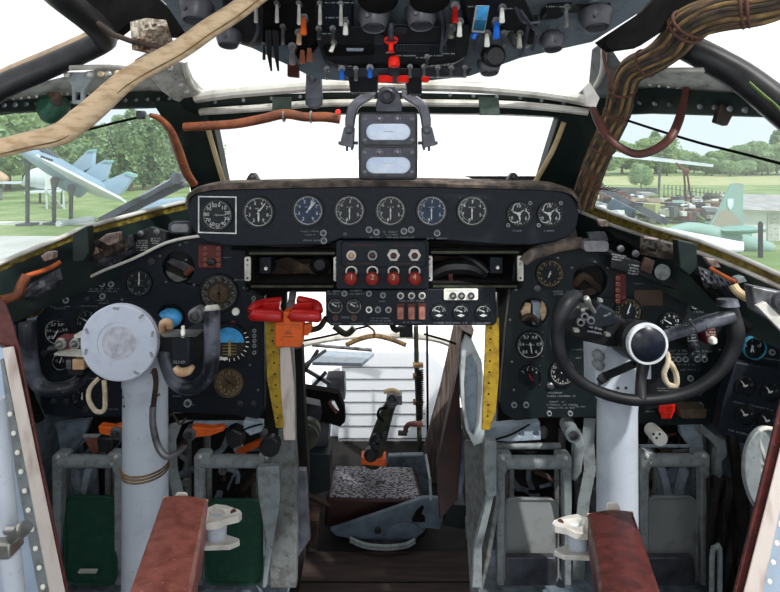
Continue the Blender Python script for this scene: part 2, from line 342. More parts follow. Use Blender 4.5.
def toggle(par, px, y0, y1, w, Y, m, label=None, name='toggle_switch', dx=0):   # lever hanging towards the viewer
    g = MB(); g.use('steel'); g.lathe(P(px, y0-1, Y), FR, [(w*S(Y)*.9, -.004), (w*S(Y)*.9, .006)], 8)
    o = part(g, name, par, None, label)
    h = MB().tube([P(px, y0, Y-.006), P(px+dx*.3, y0+(y1-y0)*.3, Y-.018), P(px+dx, y1-.6, Y-.02), P(px+dx, y1, Y-.02)], [w*S(Y)*.32, w*S(Y)*.42, w*S(Y)*.52, w*S(Y)*.3], 10)
    part(h, 'lever', o, m); return o
# ================================================================== OUTSIDE
GZ = -2.2
def G(px, py): Y = F*(CZ-GZ)/(py-HY); return P(px, py, Y)
def Gy(py): return F*(CZ-GZ)/(py-HY)
g = MB(); g.prism([(-400, 3, GZ-.02), (400, 3, GZ-.02), (400, 400, GZ-.02), (-400, 400, GZ-.02)], (0, 0, -.3)); struct(g, 'ground', 'grass', 'green meadow grass around the parked aircraft')
g = MB(); g.prism([(-60, 4, GZ), (-1.5, 4, GZ), (-4, Gy(237), GZ), (-60, Gy(232), GZ)], (0, 0, -.2)); struct(g, 'apron', 'apron', 'pale concrete apron beside the aircraft')
g = MB(); g.prism([(-60, Gy(222.5), GZ), (-6, Gy(221), GZ), (-6, Gy(224), GZ), (-60, Gy(226), GZ)], (0, 0, -.1)); struct(g, 'footpath', 'path', 'narrow pale footpath across the left grass')
g = MB(); g.prism([(12, Gy(185), GZ), (80, Gy(185), GZ), (150, Gy(176), GZ), (12, Gy(176), GZ)], (0, 0, -.1)); struct(g, 'field_strip', 'tan', 'dry tan field strip below the far right trees')
def crown(mb, c, rx, rz, n, q, ms):
    for k in range(9):                       # inner boughs
        a = q.random()*6.28; e = q.random()*2-1
        mb.use(ms[0]); mb.ball(Vector(c)+Vector((math.cos(a)*rx*.45, math.sin(a)*rx*.45, e*rz*.55)), rx*.48, 8, (1, 1, max(1, rz/rx*.6)))
    for k in range(n):
        a = q.random()*6.28; z = q.random()*2-1; rr = math.sqrt(max(0, 1-z*z))*(.72+.36*q.random()+.12*math.sin(a*4+z*7))
        p = Vector(c)+Vector((math.cos(a)*rx*rr, math.sin(a)*rx*rr, z*rz*(.86+.2*q.random())))
        s = (.10+.14*q.random())*1.2; u = Vector((q.random()-.5, q.random()-.5, q.random()-.5)).normalized(); w = u.orthogonal().normalized()
        mb.use(ms[q.random() > .45]); mb.face([mb.v(p-u*s-w*s*.6), mb.v(p+u*s-w*s*.5), mb.v(p+u*s*.9+w*s*.7), mb.v(p-u*s*.6+w*s*.6)])
def tree(seed, h, rx, ms, tall=False):
    q = random.Random(seed); t = thing('broadleaf_tree' if not tall else 'poplar_tree', (0, 0, 0), 'x', 'tree')
    tr = MB(); tr.tube([(0, 0, -.1), (.05, 0, h*.3), (-.05, .05, h*.6), (0, 0, h*.85)], [h*.028, h*.02, h*.014, .03], 8)
    for k in range(5):
        a = k*1.3; tr.tube([(0, 0, h*(.3+.08*k)), (math.cos(a)*rx*.3, math.sin(a)*rx*.3, h*(.42+.08*k)), (math.cos(a)*rx*.6, math.sin(a)*rx*.6, h*(.5+.08*k))], [h*.012, h*.008, .02], 6)
    part(tr, 'trunk', t, 'bark')
    cr = MB()
    if tall: crown(cr, (0, 0, h*.56), rx, h*.46, 1500, q, ms)
    else:
        crown(cr, (0, 0, h*.6), rx, h*.36, 1100, q, ms); crown(cr, (-rx*.5, .3, h*.42), rx*.6, h*.26, 500, q, ms); crown(cr, (rx*.55, -.2, h*.45), rx*.6, h*.27, 500, q, ms)
        for k in range(3): crown(cr, (q.uniform(-.5, .5)*rx, q.uniform(-.4, .4)*rx, h*(.7+.08*k)), rx*.42, h*.16, 260, q, ms)
    cr.wl = (0, 0, 0); part(cr, 'crown', t, ms[0]); return t
TV = [tree(1, 8, 3.2, ['leafa', 'leafc']), tree(2, 8, 2.8, ['leafb', 'leafa']), tree(3, 8, 1.3, ['leafb', 'leafc'], True), tree(4, 8, 3.4, ['leafc', 'leafa'])]
TU = [0]*4; WHO = []
ORD = 'first second third fourth fifth sixth seventh eighth ninth tenth eleventh twelfth thirteenth fourteenth fifteenth sixteenth seventeenth eighteenth nineteenth twentieth twenty-first twenty-second twenty-third twenty-fourth'.split()
def put_tree(v, px, ytop, Y, label, group, wid=1.0):
    t = TV[v]
    if TU[v]: t = copy_tree(t)
    TU[v] = 1
    z = CZ+(HY-ytop)*Y/F; s = (z-GZ)/8.0
    t.location = ((px-CX)*Y/F, Y, GZ); WHO.append((px, t)); t.scale = (s*wid, s*wid, s); t.rotation_euler.z = px*.7; t['label'] = label; t['group'] = group
lt = [(0, 8, 96, 52), (0, 40, 108, 58), (3, 66, 118, 60), (1, 92, 124, 62), (3, -22, 100, 48), (2, 118, 118, 50), (2, 131, 112, 50), (2, 144, 116, 52), (2, 158, 118, 52), (2, 171, 121, 54), (1, 182, 134, 60), (0, 24, 128, 66), (1, 104, 132, 64), (3, 196, 132, 58), (0, 150, 138, 62), (1, 55, 126, 66)]
for i, (v, px, yt, Y) in enumerate(lt):
    put_tree(v, px, yt, Y, ['mid-green broad tree in the row seen through the left side window', 'darker green bushy tree in the row seen through the left side window', 'tall narrow poplar behind the pale jet in the left side window', 'pale green rounded tree in the row seen through the left side window'][v], 'trees beyond the left window', 1.15 if v != 2 else 1.0)
rt = [(0, 604, 142, 88), (3, 622, 141, 96), (1, 640, 148, 90), (0, 656, 136, 95), (3, 676, 150, 100), (1, 694, 158, 98), (3, 706, 157, 90), (0, 720, 150, 95), (1, 738, 146, 98), (3, 752, 142, 92), (1, 768, 150, 90), (2, 777, 132, 98), (0, 790, 140, 92), (0, 808, 138, 90), (3, 730, 160, 84), (1, 667, 160, 86), (3, 590, 146, 86), (2, 655, 132, 100), (0, 686, 150, 104), (1, 762, 158, 86), (3, 746, 160, 86), (1, 712, 162, 86)]
for i, (v, px, yt, Y) in enumerate(rt):
    put_tree(v, px, yt, Y, ['mid-green broad tree in the far wood beyond the right meadow', 'darker green bushy tree in the far wood beyond the right meadow', 'narrow poplar rising above the far wood on the right', 'pale green rounded tree in the far wood beyond the right meadow'][v], 'trees of the far right wood', 1.5 if v != 2 else 1.0)
for grp in ('trees beyond the left window', 'trees of the far right wood'):
    for i, (px, t) in enumerate(sorted([w_ for w_ in WHO if w_[1]['group'] == grp], key=lambda w_: w_[0])): t['label'] = t['label'].split(' in the ')[0].split(' beyond ')[0].split(' behind ')[0].split(' rising ')[0].split(' seen ')[0]+', %s crown from the left %s' % (ORD[i], 'through the left side window' if 'left' in grp else 'in the far right wood')
put_tree(3, 641, 163, 52, 'loose young tree standing alone behind the grey wall at the scrap heap', 'x', .9); del WHO[-1][1]['group']
g = MB(); g.prism([(-.385*3.6, 3.6, GZ), (.37*3.6, 3.6, GZ), (.37*399.5, 399.5, GZ), (-.385*399.5, 399.5, GZ)], (0, 0, -.1)); struct(g, 'apron_ahead', 'concrete', 'bright white concrete straight ahead')
# --- pale jet on pylons, left
def shape3(mb, pts, vec): return mb.prism(pts, vec)
Yj = 25.5
j = thing('jet_fighter', P(60, 190, Yj), 'pale blue twin-tailed jet fighter mounted nose-up on steel pylons', 'aircraft')
b = MB(); b.use('jet')
pts = [P(8, 143, 23.5), P(26, 150, 23.9), P(52, 165, 24.8), P(80, 180, 26), P(104, 189, 27.2), P(116, 192, 28)]
b.tube(pts, [.12, .42, .62, .6, .42, .25], 14, True, 4, .75); part(b, 'fuselage', j, 'jet')
b = MB(); b.tube([P(30, 142, 23.8), P(42, 149, 24.2), P(58, 158, 24.8)], [.05, .28, .1], 10, True, 4, .6); part(b, 'canopy', j, 'steel')
b = MB(); b.prism([P(36, 156, 23.4), P(120, 199, 24.2), P(126, 203, 24.8), P(98, 197, 27), P(60, 180, 26)], (0, .04, .10)); part(b, 'wing', j, 'jetw', 'white leading edge wing')
b = MB(); b.prism([P(48, 168, 24.6), P(90, 186, 25.2), P(78, 198, 25.6), P(56, 186, 25)], (0, .3, .02)); part(b, 'engine_intake', j, 'jet')
for q in ([(70, 167), (88, 150), (93, 149), (92, 166), (84, 174)], [(82, 172), (104, 160), (110, 160), (104, 180), (94, 184)], [(98, 184), (126, 172), (134, 175), (120, 194), (112, 196)]):
    f = MB(); f.use('jet'); f.prism([P(x, y, 26.8) for x, y in q], (.1, .14, 0)); f = part(f, 'tail_fin', j)
    t = MB(); t.prism([P(q[1][0]-2, q[1][1]+1.5, 26.72), P(q[1][0], q[1][1]-.2, 26.72), P(q[2][0]+.4, q[2][1]-.2, 26.72), P(q[2][0]-.4, q[2][1]+2.5, 26.72)], (.1, .2, 0)); part(t, 'fin_tip', f, 'jettip')
b = MB(); b.use('dial'); 
for i, x in enumerate((41, 43.5, 46, 48.5, 51)): b.bar(P(x, 156.2+i*.9, 23.2), P(x+1.4, 157.2+i*.9, 23.2), .1, .05)
part(b, 'fuselage_number', j, None, 'small dark marks along the nose')
for i, (px, y0) in enumerate(((27.5, 160), (54, 180), (71, 187))):
    b = MB(); b.tube([P(px+1, y0, 24.6), P(px, y0+9, 25), G(px, 225-i*1.2)], [.2, .1, .09], 8); part(b, 'pylon', j, 'fence')
    b = MB(); b.box(G(px, 225-i*1.2)+Vector((0, 0, .03)), (.7, .7, .12)); part(b, 'pylon_foot', j, 'fence')
b = MB(); b.tube([G(58, 226)+Vector((0, 0, .1)), G(92, 221)+Vector((0, 0, .1))], .16, 8); one(b, 'drop_tank', 'jetw', 'pale pipe-like tank lying on the grass under the jet', 'tank')
# second jet behind
Yk = 37
j = thing('jet_fighter', G(40, 196), 'white jet with a needle nose parked behind the pylon-mounted jet', 'aircraft')
b = MB(); b.tube([P(21, 184, Yk), P(26, 183, Yk), P(34, 179, Yk), P(46, 178, Yk), P(74, 180, Yk)], [.04, .3, .7, .85, .7], 12, True, 3); part(b, 'fuselage', j, 'jetw')
b = MB(); b.prism([P(24, 194, Yk-1), P(60, 192, Yk-1), P(74, 190, Yk), P(50, 188, Yk+1)], (0, 0, .1)); part(b, 'wing', j, 'jetw')
for x in (40, 62): b = MB(); b.tube([P(x, 186, Yk), G(x, 203)], .08, 6); part(b, 'landing_gear', j, 'fence')
j = thing('propeller_plane', G(0, 195), 'small white and orange plane at the far left edge of the meadow', 'aircraft')
b = MB(); b.tube([P(-22, 178, 42), P(-4, 177, 42), P(8, 179, 42)], [.3, .6, .15], 10, True, 3); part(b, 'fuselage', j, 'ivory')
b = MB(); b.prism([P(-20, 182, 41), P(16, 182, 41), P(16, 184, 41), P(-20, 184, 41)], (0, 1, 0)); part(b, 'wing', j, 'jetw')
b = MB(); b.tube([P(1, 184, 42), G(1, 200)], .09, 6); part(b, 'landing_gear', j, 'fence')
for k, (x0, x1) in enumerate(((45, 64), (53, 56))):
    if k: break
    j = thing('boarding_stand', G(55, 222), 'white boxy stand on thin legs behind the jet pylons', 'stand')
    b = MB(); b.prism([P(x0, 172, 33), P(x1, 172, 33), P(x1, 189, 33), P(x0, 189, 33)], (0, 1, 0)); part(b, 'cabin', j, 'bwall')
    for x in (x0+1, x1-1, x0+8): b = MB(); b.tube([P(x, 189, 33), G(x+1, 209)], .06, 6); part(b, 'leg', j, 'jetw')
    b = MB(); b.tube([P(x0, 189, 32.8), G(x1, 208)], .05, 6); b.tube([P(x1, 189, 32.8), G(x0, 208)], .05, 6); part(b, 'brace', j, 'jetw')
j = thing('parked_aircraft', G(150, 212), 'low pale aircraft with a rounded white fin beyond the left wiper', 'aircraft')
b = MB(); b.prism([P(x, y, 24) for x, y in ((152, 206), (151, 198), (153, 194), (157, 194), (160, 198), (160, 207))], (0, .15, 0)); part(b, 'tail_fin', j, 'jetw')
b = MB(); b.tube([P(140, 209, 24), P(158, 206, 24), P(184, 200, 24)], [.2, .32, .16], 10, True, 3); part(b, 'fuselage', j, 'jet')
b = MB(); b.tube([P(145, 209, 24), P(145, 221, 24)], .06, 6); b.tube([P(170, 206, 24), P(170, 222, 24)], .06, 6); part(b, 'landing_gear', j, 'fence')
# --- right: rotor blade on trestle, pole, fences, scrap, camouflaged jet, house
j = thing('stored_wing', G(688, 214), 'long white wing panel held up on a rusty trestle beyond the right window', 'wing')
b = MB(); b.prism([P(598, 150, 26), P(714, 164.5, 30), P(713, 167, 30), P(598, 155, 26)], (0, .8, .05)); part(b, 'panel', j, 'jetw')
b = MB(); b.tube([P(676, 163, 28.6), P(684, 170, 28.6), P(686, 176, 28.6)], .07, 6); b.tube([P(684, 173, 28.6), G(687, 214)], .05, 6); b.tube([P(687, 172, 28.6), G(693, 214)], .05, 6); b.ball(P(686, 171, 28.6), .18); part(b, 'trestle', j, 'rust')
b = MB(); b.tube([G(658, 205), P(661, 150, Gy(205)), P(662, 143, Gy(205))], [.09, .07, .05], 8); one(b, 'utility_pole', 'fence', 'slim grey pole rising behind the scrap heap', 'pole')
b = MB(); Yw = Gy(201); b.prism([P(596, 187, Yw), P(657, 188, Yw), P(657, 202, Yw), P(596, 202, Yw)], (0, .3, 0))
b.use('fence')
one(b, 'boundary_wall', 'fence', 'low dark grey wall behind the scrap heap', 'wall')
j = thing('picket_fence', G(705, 212), 'row of thin grey pickets crossing the right meadow', 'fence')
for k in range(26):
    px = 664+k*4.0; yb = 199+k*.75
    b = MB(); b.tube([G(px, yb), G(px, yb)+Vector((0, 0, 1.15))], .035, 5); part(b, 'picket', j, 'fence')
b = MB(); b.tube([G(664, 199)+Vector((0, 0, .9)), G(764, 217.7)+Vector((0, 0, .9))], .02, 5); part(b, 'rail', j, 'fence')
b = MB(); ms = ['bwall', 'rust', 'jetw', 'fence', 'camo', 'ivory', 'steel', 'jetw', 'dark', 'roof', 'bwall', 'wood', 'rust', 'concrete', 'tan', 'grass']
q = random.Random(11)
for k in range(620):
    px = q.uniform(592, 722); py = q.uniform(203, 224)
    c = G(px, py); s = q.uniform(.08, .42)*(.6 if k % 3 else 1.2); b.use(q.choice(ms)); b.box(c+Vector((0, 0, q.uniform(.05, .75))), (s*q.uniform(.6, 3), s*q.uniform(.4, 2), s*q.uniform(.3, 1.4)), Matrix.Rotation(q.random()*3, 3, 'Z').to_euler() if k % 2 else Vector((q.random()-.5, 1, q.random()-.5)).to_track_quat('Y', 'Z').to_euler())
tag(one(b, 'scrap_heap', None, 'jumbled heap of aircraft scrap outside the right window', 'scrap'), kind='stuff')
b = MB(); b.lathe(G(620, 222)+Vector((0, 0, .55)), FR, [(.2, 0), (.75, .05), (.75, .2), (.3, .6)], 20); one(b, 'aircraft_wheel_hub', 'drum', 'dark blue round drum at the left end of the scrap heap', 'drum')
b = MB(); b.ball(G(618, 236)+Vector((0, 0, .25)), .85, 18, (1.2, .8, .62)); one(b, 'white_fairing', 'jetw', 'rounded white fairing lying in front of the scrap heap', 'fairing')
b = MB(); b.tube([G(592, 232), G(592, 232)+Vector((0, 0, 1.0)), G(606, 231)+Vector((0, 0, 1.0)), G(606, 231)], .04, 6); b.tube([G(592, 232)+Vector((0, 0, .5)), G(606, 231)+Vector((0, 0, .5))], .04, 6); one(b, 'metal_trestle', 'jetw', 'thin white trestle left of the scrap heap', 'trestle')
Yc = 19
j = thing('camouflaged_jet', P(735, 262, Yc), 'turquoise and tan camouflaged jet with tall tail fin by the white house', 'aircraft')
b = MB(); b.prism([P(x, y, Yc) for x, y in ((706, 231), (718, 212), (732, 184), (736, 183), (743.5, 184), (743, 206), (744, 236), (712, 238))], (.05, .18, 0)); f = part(b, 'tail_fin', j, 'camo')
b = MB(); b.prism([P(x, y, Yc-.03) for x, y in ((706, 231), (708, 231.5), (734, 185), (735, 183), (732, 184), (718, 212))], (0, .03, 0)); part(b, 'leading_edge', f, 'jettip')
b = MB(); b.prism([P(x, y, Yc-.03) for x, y in ((727.5, 199), (733.5, 198.7), (733.3, 206), (730.5, 210), (727.8, 206.5))], (0, .03, 0)); part(b, 'shield_emblem', f, 'jetw', 'pale shield-shaped emblem')
b = MB(); b.tube([P(668, 231, Yc-2), P(690, 229, Yc-1), P(712, 236, Yc), P(742, 243, Yc), P(770, 249, Yc)], [.1, .3, .5, .42, .3], 14, True, 4, .8); part(b, 'fuselage', j, 'camo')
b = MB(); b.prism([P(724, 231, Yc-.6), P(766, 229.5, Yc-1.2), P(766, 232, Yc-1.2), P(728, 236, Yc-.4)], (0, .9, .03)); part(b, 'tailplane', j, 'jettip')
b = MB(); b.prism([P(662, 227, 12), P(700, 234, 13), P(744, 242, 14), P(744, 250, 13.6), P(724, 250, 12), P(690, 243, 11.2)], (0, .05, -.06)); part(b, 'wing', j, 'jetw', 'white wing in the foreground')
b = MB(); b.tube([P(738, 247, Yc), G(738, 252)], .1, 8); b.tube([P(718, 243, Yc), G(718, 250)], .1, 8); part(b, 'landing_gear', j, 'fence')
j = thing('white_house', G(770, 248), 'long white single-storey house with a pale grey roof beyond the jet', 'house')
Yh = 21
b = MB(); b.prism([P(743, 208, Yh), P(850, 212, Yh), P(850, 250, Yh), P(743, 250, Yh)], (4.4, 6, 0)); part(b, 'wall', j, 'bwall')
b = MB(); b.prism([P(720, 196, Yh+3), P(742, 209.5, Yh-.4), P(850, 214, Yh-.4), P(850, 198, Yh+3)], (0, .1, .1)); part(b, 'roof', j, 'roof')
b = MB(); b.prism([P(746, 226, Yh-.05), P(752, 226, Yh-.05), P(752, 242, Yh-.05), P(746, 242, Yh-.05)], (0, .06, 0)); part(b, 'window', j, 'jettip')
b = MB(); b.prism([P(768, 214, Yh-.05), P(779, 214, Yh-.05), P(779, 244, Yh-.05), P(768, 244, Yh-.05)], (0, .06, 0)); part(b, 'door', j, 'aluL')
b = MB(); b.tube([G(760.5, 257), P(760.5, 223, Gy(257)), P(760.5, 221.5, Gy(257))], [.075, .075, .03], 8); one(b, 'short_post', 'dark', 'short dark post in front of the white house', 'post')
# ================================================================== SHELL
def Yf(px, py):
    if px < 195: y = 1/(1/1.72+(195-px)/195*(1/1.25-1/1.72))
    elif px > 580: y = 1/(1/1.72+(px-580)/200*(1/1.25-1/1.72))
    else: y = 1.74
    if py < 185: y *= 1-.00118*(185-max(py, 100))
    if py < 100: y *= 1-.0030*(100-py)
    return y
def Q(px, py, d=0): return P(px, py, Yf(px, py)+d)
def rail(mb, pts, r, d=0, sm=3, flat=1, n=10):
    return mb.tube([Q(x, y, d) for x, y in pts], r, n, True, sm, flat)
def skin(mb, top, bot, d=0, depth=.03):         # strip between two pixel polylines on the shell
    n = 10
    def sam(pl, t):
        xs = pl[0][0]+(pl[-1][0]-pl[0][0])*t
        for a, b in zip(pl, pl[1:]):
            if a[0] <= xs <= b[0] or a[0] >= xs >= b[0]:
                k = 0 if a[0] == b[0] else (xs-a[0])/(b[0]-a[0]); return (xs, a[1]+(b[1]-a[1])*k)
        return pl[-1]
    m = max(n, int(abs(top[-1][0]-top[0][0])/30)); rings = []
    for i in range(m+1):
        a = sam(top, i/m); b = sam(bot, i/m); A, B = Q(*a, d), Q(*b, d)
        rings.append([A, B, B+Vector((0, depth, 0)), A+Vector((0, depth, 0))])
    return mb.loft(rings)
def rivets(mb, pts, r, d=-.006, step=9):
    for a, b in zip(pts, pts[1:]):
        n = max(1, int(math.dist(a, b)/step))
        for i in range(n):
            x, y = a[0]+(b[0]-a[0])*i/n, a[1]+(b[1]-a[1])*i/n; mb.ball(Q(x, y, d), r, 6, (1, .5, 1))
# header beam across everything
b = MB(); b.use('dgreen'); skin(b, [(-60, 106), (60, 96), (160, 90), (200, 97), (330, 92), (390, 92), (560, 96), (600, 98), (640, 86), (840, 100)], [(-60, 120), (0, 112), (60, 109), (185, 106), (200, 124), (240, 119), (330, 114), (390, 113), (500, 114), (566, 117), (600, 120), (640, 112), (780, 116), (840, 118)], 0, .05)
struct(b, 'trim_1', None, 'dark green riveted header beam across the window tops', .003)
b = MB(); rail(b, [(196, 98), (230, 93), (290, 88), (330, 86), (440, 86), (510, 90), (560, 96), (596, 103)], .016, -.03); struct(b, 'trim_2', 'aluL', 'bright rounded metal lip under the upper front windows')
b = MB(); rail(b, [(200, 112), (260, 108), (330, 103), (440, 103), (520, 105), (588, 112)], .011, -.03); struct(b, 'trim_3', 'aluL', 'dull grey tube along the windshield header')
b = MB(); rivets(b, [(215, 102), (300, 97), (335, 95)], .006, -.03, 22); rivets(b, [(450, 95), (520, 98), (585, 106)], .006, -.03, 18); rivets(b, [(4, 105), (180, 98)], .006, -.012, 11); rivets(b, [(640, 102), (775, 112)], .008, -.012, 15); struct(b, 'trim_4', 'steel', 'rivet heads along the header beam')
# grey band above side windows
b = MB(); skin(b, [(-60, 110), (0, 92), (50, 80), (110, 66), (175, 66), (190, 80)], [(-60, 122), (0, 104), (60, 98), (110, 95), (180, 98), (198, 100)], .015, .03)
skin(b, [(600, 60), (655, 68), (700, 70), (780, 98), (840, 116)], [(600, 100), (655, 92), (700, 95), (780, 108), (840, 122)], .015, .03); struct(b, 'wall_front', 'greyL', 'grimy grey riveted panels between the side and upper windows')
b = MB(); rivets(b, [(5, 100), (60, 94), (180, 92)], .004, .01, 7); rivets(b, [(650, 85), (770, 102)], .004, .01, 9); rail(b, [(70, 68), (110, 67), (140, 70)], .006, 0); rail(b, [(655, 70), (704, 70)], .006, 0); struct(b, 'trim_5', 'aluL', 'fine rivets and pale lips on the grey panels')
# windshield posts
b = MB(); b.use('dgreen')
for q in ([(150, 100), (196, 98), (214, 128), (226, 186), (210, 205), (192, 200), (188, 178), (176, 140)],):
    b.prism([Q(x, y, -.01) for x, y in q], (0, .06, 0))
b.prism([Q(x, y, -.01) for x, y in [(562, 108), (568, 100), (640, 96), (628, 125), (600, 180), (585, 205), (556, 200), (538, 184)]], (0, .06, 0))
struct(b, 'trim_6', None, 'dark windshield corner posts', .004)
b = MB(); rail(b, [(206, 122), (214, 150), (224, 184)], .008, -.02); rail(b, [(564, 122), (552, 152), (534, 184)], .008, -.02); struct(b, 'trim_7', 'cream', 'cream sealing edges of the windshield')
# curved corner fillers of upper windows and left riveted rib
b = MB(); b.prism([Q(x, y) for x, y in [(134, 60), (150, 50), (166, 60), (182, 62), (188, 76), (200, 90), (206, 102), (178, 104), (160, 90)]], (0, .04, 0)); struct(b, 'trim_8', 'greyL', 'grimy grey rib left of the upper front window', .003)
b = MB(); rivets(b, [(170, 68), (180, 84), (192, 98)], .009, -.012, 8); struct(b, 'trim_9', 'alu', 'bolt heads on the left rib')
b = MB(); b.prism([Q(x, y) for x, y in [(598, 46), (606, 40), (626, 70), (610, 100), (584, 104), (578, 96), (594, 82)]], (0, .04, 0)); struct(b, 'trim_10', 'grey', 'grey rib right of the upper front window', .003)
b = MB(); rail(b, [(604, 50), (602, 74), (590, 94), (578, 98)], .008, -.015); rail(b, [(184, 60), (188, 78), (196, 90), (212, 95)], .008, -.015); struct(b, 'trim_11', 'aluL', 'bright corner lips of the upper front windows')
# skylight bars
b = MB(); b.use('black'); b.tube([P(-30, 112, 1.08), P(0, 88, 1.1), P(50, 66, 1.14), P(98, 44, 1.16), P(104, 36, 1.14), P(92, 22, 1.08), P(60, -4, .98), P(50, -16, .94)], [.026]*8, 12, True, 4); struct(b, 'trim_12', None, 'black padded bar around the left skylight')
b = MB(); b.tube([P(-30, 103, 1.09), P(0, 79, 1.12), P(50, 57, 1.16), P(90, 39, 1.18)], .017, 8, True, 3); struct(b, 'trim_13', 'hood2', 'tan edging on top of the left skylight bar')
b = MB(); b.tube([P(672, 42, 1.2), P(700, 54, 1.16), P(740, 76, 1.12), P(786, 112, 1.06), P(820, 140, 1.0)], [.028, .03, .032, .034, .034], 12, True, 4); struct(b, 'trim_14', 'black', 'black padded bar below the right skylight')
b = MB(); b.tube([P(676, 37, 1.2), P(704, 49, 1.16), P(744, 71, 1.12), P(790, 105, 1.06)], .020, 10, True, 3); struct(b, 'trim_15', 'hood', 'tan edging on top of the right skylight bar')
# ceiling: blue grey skin above the windows
def OY(py): return .98+.0026*py
b = MB(); b.prism([P(x, y, OY(y)+.05) for x, y in [(20, -70), (128, -30), (166, 4), (186, 34), (214, 36), (252, 48), (290, 66), (316, 79), (400, 84), (470, 76), (520, 58), (592, 42), (640, 12), (668, -20), (760, -70)]], (0, .02, .03)); b.prism([(-.62, -.95, 1.64), (.62, -.95, 1.64), (.62, .62, 1.64), (.44, .84, 1.60), (-.40, .84, 1.60), (-.62, .62, 1.64)], (0, 0, .03)); struct(b, 'ceiling', 'ceil', 'blue grey painted cockpit ceiling')
b = MB(); b.prism([P(x, y, 1.14) for x, y in [(56, -20), (128, -30), (170, 10), (188, 36), (150, 34), (130, 22), (110, 38), (96, 20)]], (0, .03, 0)); struct(b, 'trim_16', 'blackm', 'dark framing left of the overhead panel')
b = MB(); b.prism([P(x, y, 1.12) for x, y in [(600, 40), (642, 12), (672, -20), (800, -40), (760, 0), (700, 10), (668, 28), (640, 46), (612, 50)]], (0, .03, 0)); struct(b, 'trim_17', 'blackm', 'dark framing right of the overhead panel')
b = MB(); b.crumple([(130, 22), (146, 18), (166, 20)], [(132, 50), (150, 54), (174, 44)], 1.12, .008, 5, 16, 12); one(b, 'fabric_bundle', 'lagging', 'crumpled dirty white lagging tucked beside the left skylight', 'insulation')
b = MB(); b.tube([P(70, -6, 1.02), P(112, 34, 1.08), P(165, 48, 1.1)], .006, 8, True, 3); one(b, 'thin_pipe', 'brownpipe', 'thin brown pipe behind the left skylight bar', 'pipe')
# side walls and sills: left
def sill(side, pts_out, names):
    pass
LS = [(-60, 300), (0, 268), (60, 243), (90, 231), (150, 215), (192, 205)]; RS = [(576, 203), (600, 213), (620, 221), (660, 234), (700, 246), (740, 262), (780, 280), (860, 318)]
def off(pl, dy): return [(x, y+dy) for x, y in pl]
b = MB(); skin(b, off(LS, -4), off(LS, 4), 0, .05); struct(b, 'trim_18', 'seal', 'olive yellow rubber seal along the left window sill')
b = MB(); skin(b, off(RS, -4), off(RS, 5), 0, .05); struct(b, 'trim_19', 'seal', 'olive yellow rubber seal along the right window sill')
b = MB(); rail(b, off(LS, -5), .006, -.004); rail(b, off(RS, -5), .006, -.004); rail(b, off(RS, 7), .006, -.004); struct(b, 'trim_20', 'aluL', 'pale metal sill edging')
b = MB(); skin(b, off(LS, 3), [(-60, 380), (0, 330), (60, 300), (192, 250)], -.005, .04); struct(b, 'wall_left', 'dgreen', 'dark green side wall below the left window')
b = MB(); skin(b, off(RS, 6), [(584, 250), (640, 280), (780, 350), (860, 390)], -.005, .04); struct(b, 'wall_right', 'dgreen', 'dark green side wall below the right window')
# lower nose walls (behind panels) with central opening to the nose
b = MB(); b.prism([P(x, y, 1.78) for x, y in [(-40, 330), (30, 290), (190, 215), (286, 215), (286, 640), (-60, 640)]], (0, .03, 0)); b.prism([P(x, y, 1.78) for x, y in [(498, 215), (580, 200), (700, 280), (830, 340), (840, 640), (498, 640)]], (0, .03, 0)); b.prism([P(x, y, 1.78) for x, y in [(286, 186), (498, 186), (498, 292), (286, 292)]], (0, .03, 0)); struct(b, 'wall_back', 'dark', 'dark bulkhead behind the instrument panels')
b = MB(); b.prism([(-1.05, .2, -.05), (-1.05, 1.9, -.05), (-1.05, 1.9, .95), (-1.05, .2, .78)], (-.03, 0, 0)); struct(b, 'wall_outer_left', 'bluegd', 'blue grey lower side wall by the left seat')
b = MB(); b.prism([(1.05, .2, -.05), (1.05, 1.9, -.05), (1.05, 1.9, .95), (1.05, .2, .78)], (.03, 0, 0)); struct(b, 'wall_outer_right', 'bluegd', 'blue grey lower side wall by the right seat')
b = MB(); 
for x0, x1 in ((-1.05, -.30), (.26, 1.05)): b.prism([(x0, -.6, 0), (x1, -.6, 0), (x1, 1.8, 0), (x0, 1.8, 0)], (0, 0, -.05))
b.prism([(-.30, -.6, 0), (.26, -.6, 0), (.26, 1.3, 0), (-.30, 1.3, 0)], (0, 0, -.05)); struct(b, 'floor', 'bluegd', 'worn grey cockpit floor on both sides of the aisle')
# glass panes
def pane(q, name, d=.03, lab=None): b = MB(); b.prism([Q(x, y, d) for x, y in q], (0, .006, 0)); struct(b, name, 'glass_side' if name in ('window_2', 'window_3') else 'glass', lab)
pane([(202, 120), (568, 114), (536, 190), (224, 190)], 'window_1', .04, 'clear windshield pane')
pane([(0, 108), (150, 102), (178, 140), (192, 203), (100, 231), (0, 268), (-60, 300), (-60, 115)], 'window_2', .04, 'left side window pane')
pane([(628, 110), (780, 114), (840, 118), (840, 312), (780, 282), (700, 244), (660, 232), (620, 219), (586, 205)], 'window_3', .04, 'right side window pane')
pane([(180, 58), (200, 36), (330, 60), (330, 88), (200, 96)], 'window_4', .04, 'upper left front window pane')
pane([(440, 60), (600, 34), (606, 70), (582, 100), (440, 88)], 'window_5', .04, 'upper right front window pane')
